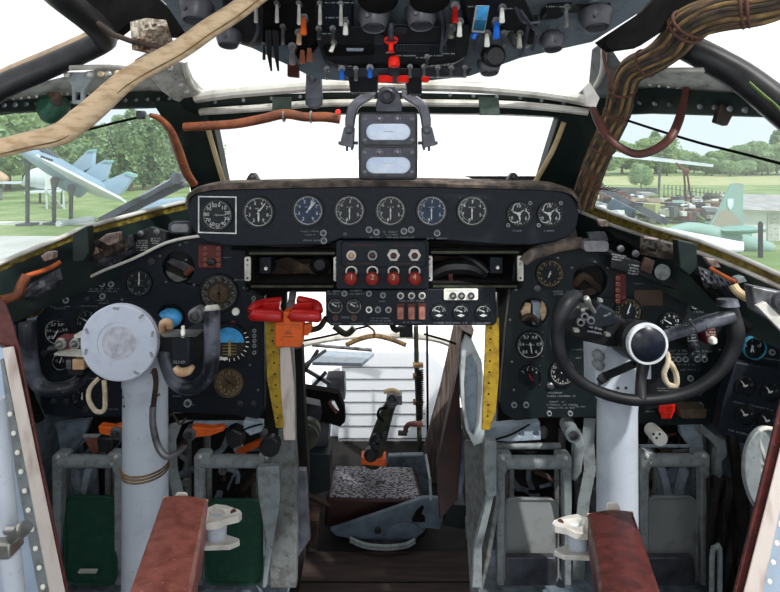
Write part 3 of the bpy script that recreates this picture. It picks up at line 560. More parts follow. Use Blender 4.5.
# wipers outside
def wiper(name, a, b_, c, lab):
    t = thing(name, P(*a), lab, 'wiper', None)
    w = MB(); w.bar(P(*a), P(*b_), .02, .012); part(w, 'arm', t, 'steel')
    w = MB(); w.bar(P(c[0], c[1], c[2]), P(c[3], c[4], c[5]), .022, .02); part(w, 'blade', t, 'gun')
    w = MB(); w.cyl(P(*a)+Vector((0, -.02, 0)), P(*a)+Vector((0, .05, 0)), .02); part(w, 'pivot', t, 'steel')
wiper('windscreen_wiper', (178, 178, 1.78), (100, 221, 1.62), (184, 184, 1.8, 60, 243, 1.56), 'grey wiper resting outside the left side window')
wiper('windscreen_wiper', (596, 186, 1.8), (668, 223, 1.66), (612, 218, 1.72, 690, 244, 1.6), 'grey wiper resting outside the right side window')
b = MB(); b.prism([P(x, y, 1.74) for x, y in ((42, 248), (50, 240), (110, 224), (186, 200), (186, 204), (60, 249))], (0, .01, 0)); one(b, 'sill_deflector', 'grey', 'pale grey wedge-shaped fairing outside the left window sill', 'fairing')
# ================================================================== GLARESHIELD
Yg = 1.42
gs = thing('glareshield_panel', P(390, 245, Yg), 'long rounded black coaming panel holding the upper row of round dials', 'instrument panel')
out = [(187, 205), (190, 197), (198, 192), (215, 189.5), (300, 187), (383, 185.5), (470, 187), (540, 189), (560, 190.5), (570, 194), (577, 202), (579, 213), (577, 226), (570, 236), (555, 242), (530, 245.5), (500, 245), (440, 240), (428, 239), (340, 239), (325, 245), (250, 246.5), (225, 246), (205, 242), (194, 232), (188, 218)]
b = MB(); b.flat(out, Yg, .07); part(b, 'panel_face', gs, 'panel', None, .004)
# dusty hood above it: lofted from the front lip back to the windshield
b = MB(); rings = []
for Y, dy, sx in ((Yg-.012, 1.5, 1.0), (Yg-.016, -1.5, 1.003), (Yg+.0, -4.5, 1.0), (Yg+.1, -6, .985), (Yg+.34, -1.2, .97)):
    base = [(187, 206), (189, 197), (198, 191), (215, 188), (300, 186), (383, 184.5), (470, 186), (540, 188), (560, 189.5), (571, 193), (578, 202), (580, 212)]
    rings.append([P(383+(x-383)*sx*(Yg/Y)**.75, HY+(y+dy-HY)*(Yg/Y)*(1 if dy > -3 else 1), Y) for x, y in base])
for a, c in zip(rings, rings[1:]):
    for i in range(len(a)-1): b.face([b.v(a[i]), b.v(a[i+1]), b.v(c[i+1]), b.v(c[i])])
bmesh.ops.remove_doubles(b.bm, verts=b.bm.verts, dist=1e-5); bmesh.ops.solidify(b.bm, geom=b.bm.faces[:], thickness=.004)
part(b, 'hood', gs, 'hood', 'dusty brown-grey padded hood with rivets')
b = MB(); 
for i in range(30): b.ball(P(210+i*11.9, 187.6-1.8*math.sin(math.pi*i/29), Yg+.0), .0028, 6)
part(b, 'hood_rivet_row', gs, 'gun')
ex = lambda r, cx, cy: (lambda k, Yk: k.scrib(cx-r*.2, cy-r*.25, r*.4, 1.1, Yk))
g1 = gauge(gs, 217, 215, 16.5, Yg, 'round dial inside a painted white square, numbered 10 to 100', ['0', '10', '20', '30', '40', '50', '60', '70', '80', '90', '100'], 12, 340, 50, needles=((92, .5),), num_r=.62, nh=.22, rim=False, full=True, nmat='dim')
b = MB(); b.use('white'); b.flat([(198, 196), (236.5, 196.5), (236.5, 234), (198, 233)], Yg-.0012, .001, [[(199.2, 197.2), (235.3, 197.7), (235.3, 232.8), (199.2, 231.8)]]); part(b, 'painted_square', gs)
def tach(px, py, r, face, nd, lab, nums, a0, a1, tk=35): return gauge(gs, px, py, r, Yg, lab, nums, a0, a1, tk, needles=nd, face=face, num_r=.58, nh=.2, rim=True, full=True, extra=ex(r, px, py))
tach(258.5, 212, 16.2, 'dial', ((38, .72), (180, .62)), 'black dial with two white needles, second from left', ['2', '3', '4', '5', '6', '7', '8', '9'], -150, 150)
tach(308, 210.5, 16.2, 'dialb', ((28, .75), (40, .7)), 'blue-tinted dial with close white needles, third from left', ['2', '3', '4', '5', '6', '7', '8', '9'], -150, 150)
for i, px in enumerate((349.5, 390.5, 431.5, 472)):
    g = tach(px, 210.5-.3*i*0+.1*i, 16, 'dial' if i != 2 else 'dialb', ((180, .6),), ['engine dial with lone down-pointing needle, left of the middle pair', 'engine dial directly under the twin oval indicator', 'slightly blue engine dial right of the one under the twin oval indicator', 'engine dial, rightmost of the four alike'][i], ['8', '7', '6', '3', '4', '5'], -165, 115, 40)
    b = MB().use('dim'); arc(b, px, 210.5, 10.4, 11, 200, 330, Yg-.0034, 16); part(b, 'inner_arc', g)
for i, px in enumerate((519, 549.5)):
    def tri(k, Yk, px=px):
        for a in (0, 120, 240):
            t = math.radians(a); arc(k, px+5*math.sin(t), 214-5*math.cos(t), 5.6, 6.4, a-100, a+10, Yk, 10)
    gauge(gs, px, 214, 13, Yg, ['small triple-scale dial, left of the right-hand pair', 'small triple-scale dial at the right end of the coaming'][i], ['10', '8', '6', '15', '0', '4'], 0, 300, 18, needles=((50, .5), (170, .5), (290, .5)), num_r=.62, nh=.26, extra=tri)
    for dx, dy in ((11, -11), (-11, 11)): lamp_button(gs, px+dx, 214+dy, 2, Yg, 'dim', 'screw_cap')
for x, y in ((323.5, 233), (324, 240.5), (369, 229.5), (376.5, 232), (404, 231), (411, 229.5), (437, 233)): lamp_button(gs, x, y, 3.4, Yg, 'dim')
for x, y, r in ((190.5+58, 201, 1), (345, 234.5, 2.4)): b = MB(); screw(b, x, y, r, Yg); part(b, 'screw', gs, 'gun')
b = MB().use('dim')
for x, y, w, h in ((301, 230.5, 17, 1.6), (304, 234, 12, 1.4), (303, 239.5, 18, 1.6), (383, 231, 16, 1.6), (384, 234, 14, 1.3), (368, 236.4, 12, 1.6), (384, 236.6, 14, 1.6), (400, 236.6, 14, 1.6), (427, 237.6, 20, 1.6), (513, 230, 10, 1.6), (544, 230, 10, 1.6)): b.scrib(x, y, w, h, Yg-.0012)
part(b, 'stencilled_legend', gs)
for px in (252, 514):
    t = thing('sight_knob', P(px, 183, 1.52), 'black triangular knob on the hood, '+('left' if px < 300 else 'right')+' end', 'knob')
    b = MB(); b.prism([P(px+x, y, 1.52) for x, y in ((-8.5, 184.5), (-7, 181), (-3.5, 175), (-1.5, 172.8), (1.5, 172.8), (3.5, 175), (7, 181), (8.5, 184.5))], (0, .03, 0)); part(b, 'bracket', t, 'black', None, .003)
    b = MB(); b.lathe(P(px, 177.5, 1.52), FR, [(.007, 0), (.007, .005), (.004, .007)], 12); part(b, 'screw', t, 'gun')
# ================================================================== TWIN OVAL INDICATOR
Yi = 1.30
t = thing('twin_oval_indicator', P(389, 180, Yi), 'grey hanging box with two pale oval windows below the overhead panel', 'instrument')
b = MB(); b.flat(rrect(358.5, 112, 417.5, 180, 4), Yi, .09); part(b, 'housing', t, 'black', None, .004)
for i, (y0, y1) in enumerate(((114, 145), (147.5, 177))):
    b = MB(); cx = [(x, y) for x, y in [(363, y0), (413, y0), (415.5, y0+4), (415.5, y1-4), (411, y1), (365, y1), (361, y1-4), (361, y0+4)]]
    ov = rrect(366, y0+9.5, 410.5, y0+26, 8.2, 6); b.flat(cx, Yi-.008, .008, [ov]); f = part(b, 'face_plate', t, 'gun', None, .001)
    b = MB(); b.flat(rrect(365, y0+9, 411, y0+26.5, 8.4, 6), Yi-.003, .002); part(b, 'oval_window', f, 'ovalsky', 'pale blue-white oval window')
    b = MB().use('whitecap' if i else 'dim')
    if i: b.rect(382, y0+17.4, 395, y0+18, Yi-.0036, .0004); b.lathe(P(388.5, y0+17.7, Yi-.003), FR, [(.0025, 0), (.0025, .001)], 10); b.rect(400, y0+17.4, 408, y0+18, Yi-.0036, .0004)
    else: b.rect(384, y0+17.4, 393, y0+17.9, Yi-.0036, .0004)
    part(b, 'index_mark', f)
    for x, y in ((365, y0+5), (412, y0+5), (365, y1-5), (412, y1-5)): s_ = MB(); screw(s_, x, y, 2.2, Yi-.008); part(s_, 'screw', f, 'steel')
    for x in (379.5, 397.5): s_ = MB(); s_.lathe(P(x, y0+4.5, Yi-.008), FR, [(.0095, 0), (.0095, .004), (.006, .005), (.004, .003)], 14); part(s_, 'lamp_cap', f, 'steel')
b = MB(); b.flat([(379, 89), (383, 86.5), (395, 86.5), (398, 90), (402, 104), (402, 112), (376, 112), (376, 104)], Yi+.01, .05); b.lathe(P(387, 96, Yi+.01), FR, [(.02, 0), (.02, .012), (.012, .016), (.012, .01)], 20); part(b, 'hanger', t, 'gun', None, .002)
for sx in (-1, 1):
    b = MB(); X = lambda x: 388+sx*x
    b.prism([P(X(x), y, Yi+.01) for x, y in ((14, 90), (22, 91), (34, 99), (40, 106), (43, 118), (43, 128), (35, 130), (33, 117), (30, 108), (24, 103), (13, 96))], (0, .03, 0)); a = part(b, 'side_arm', t, 'gunL', None, .003)
    b = MB(); b.flat([(X(34), 127), (X(44), 127), (X(48.5), 145), (X(35), 148)], Yi, .04); b.lathe(P(X(39), 130, Yi), FR, [(.011, 0), (.011, .008), (.006, .011)], 14); part(b, 'clamp', a, 'gunL', None, .002)
    b = MB(); b.cyl(P(X(49.5), 143, Yi+.02), P(X(30), 143, Yi+.02), .004); b.cyl(P(X(36), 146, Yi+.01), P(X(36), 150, Yi+.01), .003); b.cyl(P(X(41), 146, Yi+.01), P(X(41), 151, Yi+.01), .003); part(b, 'bolt', a, 'gun')
# ================================================================== EMPTY RADIO BAYS
def bay(x0, x1, y0, y1, lab, stuff):
    Yb = 1.45; t = thing('empty_equipment_bay', P((x0+x1)/2, y1, Yb), lab, 'equipment rack')
    b = MB(); b.flat(rrect(x0, y0, x1, y1, 5), Yb, .012, [rrect(x0+5, y0+6.5, x1-5, y1-5, 2)]); part(b, 'frame', t, 'blackm', None, .002)
    b = MB(); b.flat(rrect(x0+3, y0+5, x1-3, y1-3, 3), Yb+.012, .20, [rrect(x0+5, y0+6.5, x1-5, y1-5, 2)]); b.flat(rrect(x0+3, y0+5, x1-3, y1-3, 3), Yb+.21, .01); part(b, 'box_liner', t, 'dark')
    b = MB(); b.rect(x0+4, y0+3, x1-4, y0+5.5, Yb-.006, .006); b.rect(x0+6, y1-3.5, x1-6, y1-1.5, Yb-.006, .006); part(b, 'rail', t, 'olive')
    for x in (x0+2.5, x1-2.5):
        b = MB(); b.flat(rrect(x-3, y0+8, x+3, y1-8, 1.5), Yb-.008, .006); pl = part(b, 'side_plate', t, 'aluL', 'bare metal slide plate')
        b = MB(); b.lathe(P(x, y0+11, Yb-.008), FR, [(.003, 0), (.003, .001)], 10); b.lathe(P(x, y1-11, Yb-.008), FR, [(.003, 0), (.003, .001)], 10); b.scrib(x-1, y0+15, 2, 3, Yb-.009); part(b, 'hole_mark', pl, 'black')
    stuff(t, Yb)
def st1(t, Yb):
    b = MB(); b.rect(259, 257, 271, 274, Yb+.03, .06); q = part(b, 'connector_box', t, 'panel', None, .003)
    b = MB(); b.lathe(P(266, 268.5, Yb+.03), FR, [(.0055, 0), (.004, .005)], 12); part(b, 'button', q, 'whitecap')
    b = MB(); b.rect(272, 259, 331, 275, Yb+.14, .004); part(b, 'back_opening', t, 'brownpipe')
    b = MB()
    for k in range(6): b.tube([P(274+k*4, 262+k*2, Yb+.12), P(290+k*3, 259+k*2.5, Yb+.1), P(305+k*3, 266+k*1.4, Yb+.1), P(326, 260+k*3, Yb+.13)], .006, 8, True, 4)
    part(b, 'cable_loom', t, 'wire2')
    b = MB(); b.lathe(P(320, 264, Yb+.1), FR, [(.03, -.02), (.03, .01), (.02, .02), (.016, .012)], 20); part(b, 'socket', t, 'black')
def st2(t, Yb):
    b = MB(); b.rect(490, 257, 503, 274, Yb+.03, .06); q = part(b, 'connector_box', t, 'panel', None, .003)
    b = MB(); b.lathe(P(497.5, 267.5, Yb+.03), FR, [(.0055, 0), (.004, .005)], 12); part(b, 'button', q, 'whitecap')
    b = MB(); b.tube([P(432, 275, Yb+.08), P(448, 268, Yb+.08), P(470, 268, Yb+.07), P(486, 276, Yb+.07)], [.02, .026, .024, .012], 10, True, 4); b.tube([P(460, 256, Yb+.1), P(476, 262, Yb+.07), P(488, 272, Yb+.06)], .012, 10, True, 4); part(b, 'cable_loom', t, 'black')
    b = MB(); b.lathe(P(468, 260, Yb+.12), FR, [(.03, -.02), (.03, .0), (.02, .01)], 18); part(b, 'socket', t, 'black')
    b = MB(); b.box(P(450.5, 277, Yb+.06), (.012, .01, .02)); part(b, 'red_tab', t, 'redbox'); b = MB(); b.rect(434, 256, 462, 261, Yb+.13, .01); part(b, 'bracket', t, 'brownpipe')
bay(245, 339, 249, 289, 'empty black equipment bay left of the four red knobs', st1)
bay(427, 523, 248, 289, 'empty black equipment bay right of the four red knobs', st2)
b = MB(); b.tube([P(232, 247, 1.47), P(290, 250, 1.47), P(330, 247, 1.47)], .008, 8, True, 3); one(b, 'support_rod', 'blackm', 'dark rod under the coaming above the left equipment bay', 'rod')
b = MB(); b.tube([P(430, 246, 1.47), P(480, 248, 1.47), P(522, 248, 1.47)], .008, 8, True, 3); one(b, 'support_rod', 'blackm', 'dark rod under the coaming above the right equipment bay', 'rod')
# ================================================================== RED KNOB PANEL
Yk = 1.43
t = thing('feathering_panel', P(382, 288, Yk), 'black panel with four numbered red knobs under four round lamps', 'control panel')
b = MB(); b.flat(rrect(336, 240, 429, 289, 3), Yk, .05); part(b, 'panel_plate', t, 'panel', None, .002)
b = MB(); b.flat(rrect(341, 241, 426.5, 267.5, 4), Yk-.008, .008); pp = part(b, 'lamp_plate', t, 'panel', None, .003)
for i, x in enumerate((351.5, 372.5, 393.5, 414.5)):
    b = MB(); 
    if i > 1: b.lathe(P(x, 255, Yk-.008), FR, [(.0175, 0), (.0175, .004)], 6)
    b.ring(P(x, 255, Yk-.008), FR, .0135, .009, .010, 24); l = part(b, 'indicator_lamp', t, 'aluL' if i != 1 else 'dim')
    b = MB(); b.lathe(P(x, 255, Yk-.008), FR, [(.009, 0), (.009, .005), (.006, .0085)], 16); part(b, 'lens', l, 'ivory' if i == 0 else 'strap')
    b = MB(); b.use('aluL'); b.ring(P(x, 271, Yk), FR, .0165, .012, .008, 24); k = part(b, 'red_knob', t, None)
    b = MB(); b.lathe(P(x, 276, Yk), FR, [(.010, 0), (.010, .016), (.0165, .02), (.0185, .028), (.016, .036), (.008, .040)], 24); part(b, 'cap', k, 'redk', 'red rounded cap')
    b = MB().use('ivory'); b.text('1234'[i], x, 277, 5.4, Yk-.0408); part(b, 'numeral', k)
b = MB().use('brownm')
for x, y, w in ((350, 244.5, 26), (392, 244.5, 24), (394, 263, 22), (346, 263, 26)): b.scrib(x, y, w, 1.5, Yk-.0092)
part(b, 'stencilled_legend', t)
# ================================================================== LOWER CENTRE PANEL
Yl = 1.44
t = thing('centre_lower_panel', P(410, 325, Yl), 'wide black panel of small meters and flat switches below the red knobs', 'control panel')
b = MB(); b.flat([(325.5, 291), (496, 288), (497, 322), (494, 325.5), (331, 326), (326, 322)], Yl, .05); part(b, 'panel_plate', t, 'panel', None, .003)
for x in (335.5, 354): gauge(t, x, 306, 8.2, Yl, None, ['0', '5'], -60, 90, 10, needles=((-60, .6),), rim=True, num_r=.4, nh=.3, name='pressure_meter', extra=lambda k, Y, x=x: k.scrib(x-4, 302, 8, 1.4, Y))
for x, y in ((344.5, 293.3), (369, 293.3), (383, 295)): lamp_button(t, x, y, 3, Yl, 'dim')
for x, m in ((369, 'whitecap'), (378, 'dim'), (388.5, 'alu')): lamp_button(t, x, 309.5, 3.3, Yl, m)
for x, y in ((335.5, 317.5), (354, 317.5)): lamp_button(t, x, y, 3, Yl, 'brownm')
for x in (400.5, 411.5, 422): lamp_button(t, x, 295.5, 3.6, Yl, 'aluL', 'signal_lamp')
for x in (400.5, 411.5, 422):
    b = MB(); b.flat(rrect(x-3.8, 303.5, x+3.8, 320, 1.2), Yl-.004, .004); s_ = part(b, 'rocker_switch', t, 'strap')
    b = MB(); b.flat(rrect(x-3, 307.5, x+3, 319.3, 1.2), Yl-.012, .010); part(b, 'flap', s_, 'ivdark', 'faded pinkish flap')
for x in (439, 461, 483.5):
    gauge(t, x, 311.5, 8.4, Yl, None, ['0', '1', '2'], -70, 70, 8, needles=((-70, .6),), num_r=.5, nh=.34, name='trim_meter', extra=lambda k, Y, x=x: (arc(k, x, 313, 6.4, 7.0, -75, 75, Y, 12), k.face([k.v(P(x+a, 315.5+c, Y)) for a, c in ((-4, 0), (0, -1.6), (4, 0), (0, 1.6))])))
b = MB(); b.flat(rrect(444, 288.8, 478, 300, 1.5), Yl-.005, .005); pl = part(b, 'white_plate', t, 'whitecap', 'white plate with three dark buttons')
for x in (453, 461.5, 471): b = MB(); b.ring(P(x, 295.7, Yl-.005), FR, .0098, .005, .006, 16); part(b, 'button', pl, 'gun')
b = MB().use('dim')
for x, y, w, h in ((327, 290.5, 13, 1.4), (327, 293, 11, 1.4), (350, 289.8, 12, 1.3), (348, 293.2, 16, 1.4), (329, 323, 13, 1.5), (350, 323, 13, 1.5), (341, 316.5, 8, 1.8), (379, 300.5, 8, 1.4), (371, 317.5, 18, 1.6), (370, 320.3, 20, 1.4), (367, 322.9, 26, 1.5), (399, 300, 25, 1.6), (403, 321.5, 18, 1.6), (434, 322, 17, 1.5), (452, 322.3, 18, 1.3), (472, 322.3, 18, 1.5), (447, 290.3, 26, 1.0)): b.scrib(x, y, w, h, Yl-.0012 if h > 1.01 else Yl-.006)
part(b, 'stencilled_legend', t)
clp = t
# ================================================================== RED TWIN HANDLES
Yr = 1.36
t = thing('red_twin_handles', P(287, 347, Yr), 'pair of glossy red grips on an orange bracket left of centre', 'handle')
for x0, x1, tx0, tx1 in ((249.5, 283, 262, 284), (288.5, 321.5, 297, 318)):
    b = MB(); c = (x0+x1)/2; w = (x1-x0)/2*S(Yr)
    b.tube([P(x0+1, 313, Yr), P(x0+3, 314.5, Yr), P(x1-3, 316, Yr), P(x1-.5, 315.5, Yr)], [.012, .0165, .0165, .013], 14)
    lf = x0 < 270; pa = [P(x0+2, 312, Yr+.004), P(x0+6, 306, Yr+.02), P(tx0+4, 302.5, Yr+.05), P(tx1-3, 300.5, Yr+.07)] if lf else [P(x1-3, 312, Yr+.004), P(x1-4, 306, Yr+.02), P(tx1-6, 302.5, Yr+.05), P(tx0+1, 299.5, Yr+.07)]
    b.tube(pa, [.013, .012, .011, .011], 12, True, 4); b.flat([(x0+4, 306), (tx0+4, 303), (tx1-4, 302), (x1-4, 308), (x1-3, 313), (x0+3, 313)], Yr+.03, .02)
    part(b, 'red_grip', t, 'red', None, .003)
b = MB(); b.flat([(283, 312), (290, 312), (290, 322), (303, 322), (302, 345), (300, 347.5), (276, 347.5), (274.5, 345), (275, 322), (283, 322)], Yr-.004, .04); q = part(b, 'orange_block', t, 'orange', None, .003)
b = MB().use('brownm'); b.scrib(277, 324, 22, 1.2, Yr-.0045); b.torus(P(288, 332, Yr-.004), FR, .005, .0008, 12, 5); arc(b, 288, 337, 4, 4.8, -60, 60, Yr-.0048, 8); b.rect(282, 336.5, 294, 337.2, Yr-.0048, .0006); part(b, 'stamped_mark', q)
b = MB(); b.flat([(303, 325), (311, 324), (312, 330), (308, 336), (303, 336)], Yr+.02, .02); part(b, 'side_lug', t, 'orange', None, .002)
b = MB(); b.tube([P(311, 330, Yr+.03), P(320, 327, 1.42), P(326, 318, 1.46)], .008, 8, True, 4); part(b, 'rod', t, 'brownpipe')
b = MB(); b.prism([P(286, 312, Yr+.03), P(289, 292, Yr+.1), P(296, 292, Yr+.1), P(293, 312, Yr+.03)], (.0, .02, 0)); part(b, 'stem', t, 'greyd', None, .002)
# ================================================================== LEFT INSTRUMENT PANEL
Yp = 1.50
lp = thing('left_instrument_panel', P(150, 420, Yp), 'left pilot black instrument panel behind the pale yoke disc', 'instrument panel')
hole1 = circ(178, 268, 16, 28); hole2 = circ(171, 318, 14, 20)
b = MB(); b.flat([(36, 318), (58, 292), (92, 272), (128, 257), (160, 243), (196, 235), (246, 238), (246, 292), (264, 296), (264, 410), (260, 418), (250, 421), (238, 416), (170, 412), (120, 417), (60, 417), (44, 414), (40, 404)], Yp, .03, [hole1, hole2]); part(b, 'panel_plate', lp, 'panel', None, .003)
b = MB(); b.lathe(P(178, 268, Yp+.1), FR, [(.052, 0), (.052, .07)], 24); r_ = part(b, 'instrument_cutout', lp, 'dark', 'empty round hole with loose fittings inside')
b = MB(); b.prism([P(166, 262, Yp+.02), P(172, 258, Yp+.02), P(190, 268, Yp+.015), P(188, 274, Yp+.015)], (0, .02, 0)); part(b, 'bracket', r_, 'gun', None, .002)
b = MB(); b.tube([P(186, 274, Yp+.02), P(192, 268, Yp+.02)], .01, 10); part(b, 'plug', r_, 'orhose')
b = MB(); b.prism([P(164, 270, Yp+.02), P(178, 276, Yp+.02), P(186, 280, Yp+.02), P(172, 284, Yp+.02)], (0, .02, 0)); part(b, 'plate', r_, 'greyd', None, .002)
b = MB(); b.lathe(P(171, 318, Yp+.05), FR, [(.045, 0), (.045, .02)], 24); r_ = part(b, 'instrument_cutout', lp, 'dark', 'round recess with a blue ball instrument')
b = MB(); b.ball(P(170, 318, Yp+.014), .036, 16, (1, .7, .8)); part(b, 'blue_ball', r_, 'bluel')
gauge(lp, 139, 283, 14, Yp, 'black dial with upright white needle above the pale disc', ['0', '1', '2', '3', '4', '5', '6', '7'], 0, 315, 40, needles=((0, .8),), num_r=.66, nh=.2, mk='dim', extra=lambda k, Y: (k.scrib(135, 280, 8, 1.3, Y), k.scrib(135, 285, 8, 1.3, Y)), full=True, bez='panel')
def ahor(px, py, r, Y, par, lab):
    s = S(Y); g = MB(); g.ring(P(px, py, Y), FR, r*s, r*s*.8, .012, 36); g = part(g, 'attitude_indicator', par, 'panel', lab)
    b = MB(); b.use('dialo'); b.lathe(P(px, py, Y), FR, [(r*s*.82, -.003), (r*s*.82, .002)], 32); part(b, 'dial', g)
    b = MB().use('bluel'); b.face([b.v(P(px+r*.78*math.sin(math.radians(a)), py-r*.78*math.cos(math.radians(a)), Y-.003)) for a in range(-92, 93, 8)]); part(b, 'sky_half', g)
    b = MB().use('yellowm'); 
    for dy in (3, 6, 9, 12): b.rect(px-r*.35, py+dy, px+r*.35, py+dy+.5, Y-.0036, .0005)
    b.rect(px-r*.06, py-2, px+r*.06, py+14, Y-.0038, .0005); b.use('whitecap'); b.rect(px-12, py+15.2, px-2, py+18, Y-.0135, .001)
    for a in range(60, 301, 15): tick(b, px, py, a, r*.82, r*.98, .9, Y-.0125)
    part(b, 'dial_marking', g)
ahor(229.5, 342, 20, Yp, lp, 'attitude indicator, blue above dark, behind the right horn')
# compass dial
def comp(k, Y):
    for a in range(0, 360, 30): k.text(str((a//10) or 'N'), 219+math.sin(math.radians(a))*13.4, 293-math.cos(math.radians(a))*13.4, 3, Y, -a)
g = gauge(lp, 219, 293, 20, Yp, 'compass dial with a tan centre and numbered ring', (), 0, 355, 71, needles=((0, .5), (178, .45)), face='dialo', mk='dim', extra=comp, nmat='brownpipe')
b = MB(); b.lathe(P(219, 293, Yp), FR, [(.026, 0), (.026, .0035)], 24); part(b, 'centre_disc', g, 'dialbr')
gauge(lp, 229, 382.5, 14.8, Yp, 'all-tan clock-like dial at the lower right of the left panel', [str(i) for i in range(12)], 0, 330, 60, needles=((120, .55), (300, .4)), face='dialbr', mk='yellowm', bez='dialbr', num_r=.62, nh=.22, nmat='dialo')
gauge(lp, 57, 332, 14, Yp, 'mach dial marked from 0.5 to 0.9 beside the left horn', ['0.5', '0.6', '0.7', '0.8', '0.9'], -130, 75, 30, needles=((-150, .6),), num_r=.58, nh=.2, rim=True, extra=lambda k, Y: k.scrib(53, 331, 8, 1.3, Y))
gauge(lp, 88, 322, 13, Yp, 'small dial half hidden by the pale yoke disc', ['2', '4', '6', '8', '10'], -100, 60, 20, needles=((-60, .5),), num_r=.6, nh=.2, mk='dim')
gauge(lp, 60, 362, 9, Yp, 'small round meter low beside the left horn', ['0', '5'], -70, 70, 12, needles=((20, .6),), rim=True, num_r=.4, nh=.3)
gauge(lp, 82, 398, 11, Yp, 'dark dial low on the left panel under the rope', ['0', '4', '8'], -120, 60, 20, needles=((0, .5),), num_r=.6, nh=.2, mk='dim')
gauge(lp, 145, 335, 12, Yp, 'dial behind the pale yoke disc', ['0', '4', '8'], -120, 120, 20, needles=((0, .5),), num_r=.6, nh=.2, mk='dim')
b = MB(); b.flat(rrect(198, 245, 221.5, 268, 1.5), Yp-.006, .006); q = part(b, 'dusty_red_block', lp, 'redbox', 'dusty red block with eight small buttons', .002)
for x in (206, 219):
    for y in (248.5, 254, 259.5, 265): b = MB(); b.ring(P(x-.5, y, Yp-.006), FR, .0052, .003, .004, 12); part(b, 'button', q, 'ivdark')
b = MB(); b.lathe(P(212, 262, Yp-.006), FR, [(.010, 0), (.010, .010), (.006, .012)], 16); part(b, 'knob', q, 'black')
for x, y, r, m in ((93.5, 284, 3, 'dim'), (102.5, 284, 3, 'dim'), (111.5, 284, 3, 'dim'), (103, 296, 3, 'dim'), (53, 300, 3.2, 'dim'), (66.5, 300, 3.2, 'dim'), (74.5, 292, 3, 'gun'), (88, 299, 2.6, 'gun'), (152, 261.5, 3.6, 'gun'), (44.5, 353, 3.2, 'gun'), (188, 403, 4, 'dim'), (240.5, 403, 3, 'gun'), (254, 403, 3, 'gun'), (86, 409, 3.2, 'gun'), (54, 401, 2.6, 'gun'), (67, 401, 2.8, 'gun'), (210, 357, 3, 'dim')): lamp_button(lp, x, y, r, Yp, m)
b = MB(); b.lathe(P(236, 311.5, Yp), FR, [(.011, 0), (.011, .004), (.007, .007)], 20); part(b, 'white_button', lp, 'whitecap', 'round white button')
b = MB(); b.lathe(P(233, 323, Yp), FR, [(.008, 0), (.008, .003)], 16); part(b, 'red_button', lp, 'redbox', 'small dull red button')
b = MB(); b.flat(rrect(247.5, 328, 259, 359, 1.2), Yp-.004, .004); q = part(b, 'lamp_strip', lp, 'black')
for i, y in enumerate((330.5, 335.5, 340.5, 345.5, 352.5)): b = MB(); b.ring(P(254.5, y, Yp-.004), FR, .0058, .0032, .004, 12); part(b, 'lamp', q, 'dim')
for i, y in enumerate((298, 303, 308)): lamp_button(lp, 254, y, 2.2, Yp, 'dim')
b = MB().use('dim')
for x, y, w, h in ((88, 288, 30, 1.6), (88, 290.6, 28, 1.5), (97, 299.5, 12, 1.6), (99, 302.4, 9, 1.5), (50, 306, 5, 1.3), (64, 306, 6, 1.3), (54, 307.8, 12, 1.3), (79, 305.6, 19, 1.0), (223, 257, 8, 1), (228, 279.5, 16, 1.2), (225, 282, 10, 1.2), (173, 395.5, 9, 1.4), (182, 404, 12, 1.4), (173, 412, 9, 1.5), (82, 378, 14, 1.3), (108, 408.5, 10, 1.4), (78, 404, 6, 1.2), (180, 242, 9, 1.2)): b.scrib(x, y, w, h, Yp-.0012)
part(b, 'stencilled_legend', lp)
for x, y in ((166, 282), (160, 256), (186, 260), (194, 285), (180, 245), (262, 300), (244, 356), (244, 288), (122, 300), (120, 262), (250, 365), (200, 380), (202, 295), (236, 280), (178, 390), (258, 390)): b = MB(); screw(b, x, y, 1.3, Yp); part(b, 'screw', lp, 'steel')
b = MB(); b.tube([P(48, 300, 1.43), P(60, 292, 1.43), P(98, 273, 1.43), P(135, 258, 1.43), P(161, 245, 1.43), P(180, 239, 1.43), P(200, 236, 1.43)], .0042, 8, True, 4); part(b, 'edge_trim', lp, 'aluL', 'pale metal edging')
b = MB(); b.flat([(133, 234), (150, 227), (166, 232), (166, 244), (148, 252), (133, 252)], Yp-.03, .02); q = part(b, 'switch_plate', lp, 'black', None, .002)
b = MB().use('white'); 
for k in range(5): b.scrib(136, 240+k*2.3, 11, 1.6, Yp-.0312)
for k in range(3): b.scrib(151, 238+k*2.3, 9-k, 1.3, Yp-.0312)
part(b, 'stencilled_legend', q)
for x, y in ((141, 233.5), (157, 232)): b = MB(); b.lathe(P(x, y, Yp-.03), FR, [(.009, 0), (.009, .004), (.004, .006)], 16); part(b, 'knob', q, 'steel')
b = MB(); b.flat(rrect(168, 222, 191, 234, 4.5), Yp-.05, .03); q = part(b, 'panel_lamp', lp, 'gun', None, .003)
b = MB(); b.flat(rrect(171, 224, 188.5, 232, 3.6), Yp-.054, .004); part(b, 'lens', q, 'lampgrey')
one(MB().crumple([(78, 262), (100, 246), (132, 234)], [(60, 294), (110, 266), (137, 252)], 1.46, .008, 3), 'dust_cover', 'gunL', 'crumpled grey leather cover along the top of the left panel', 'cover')
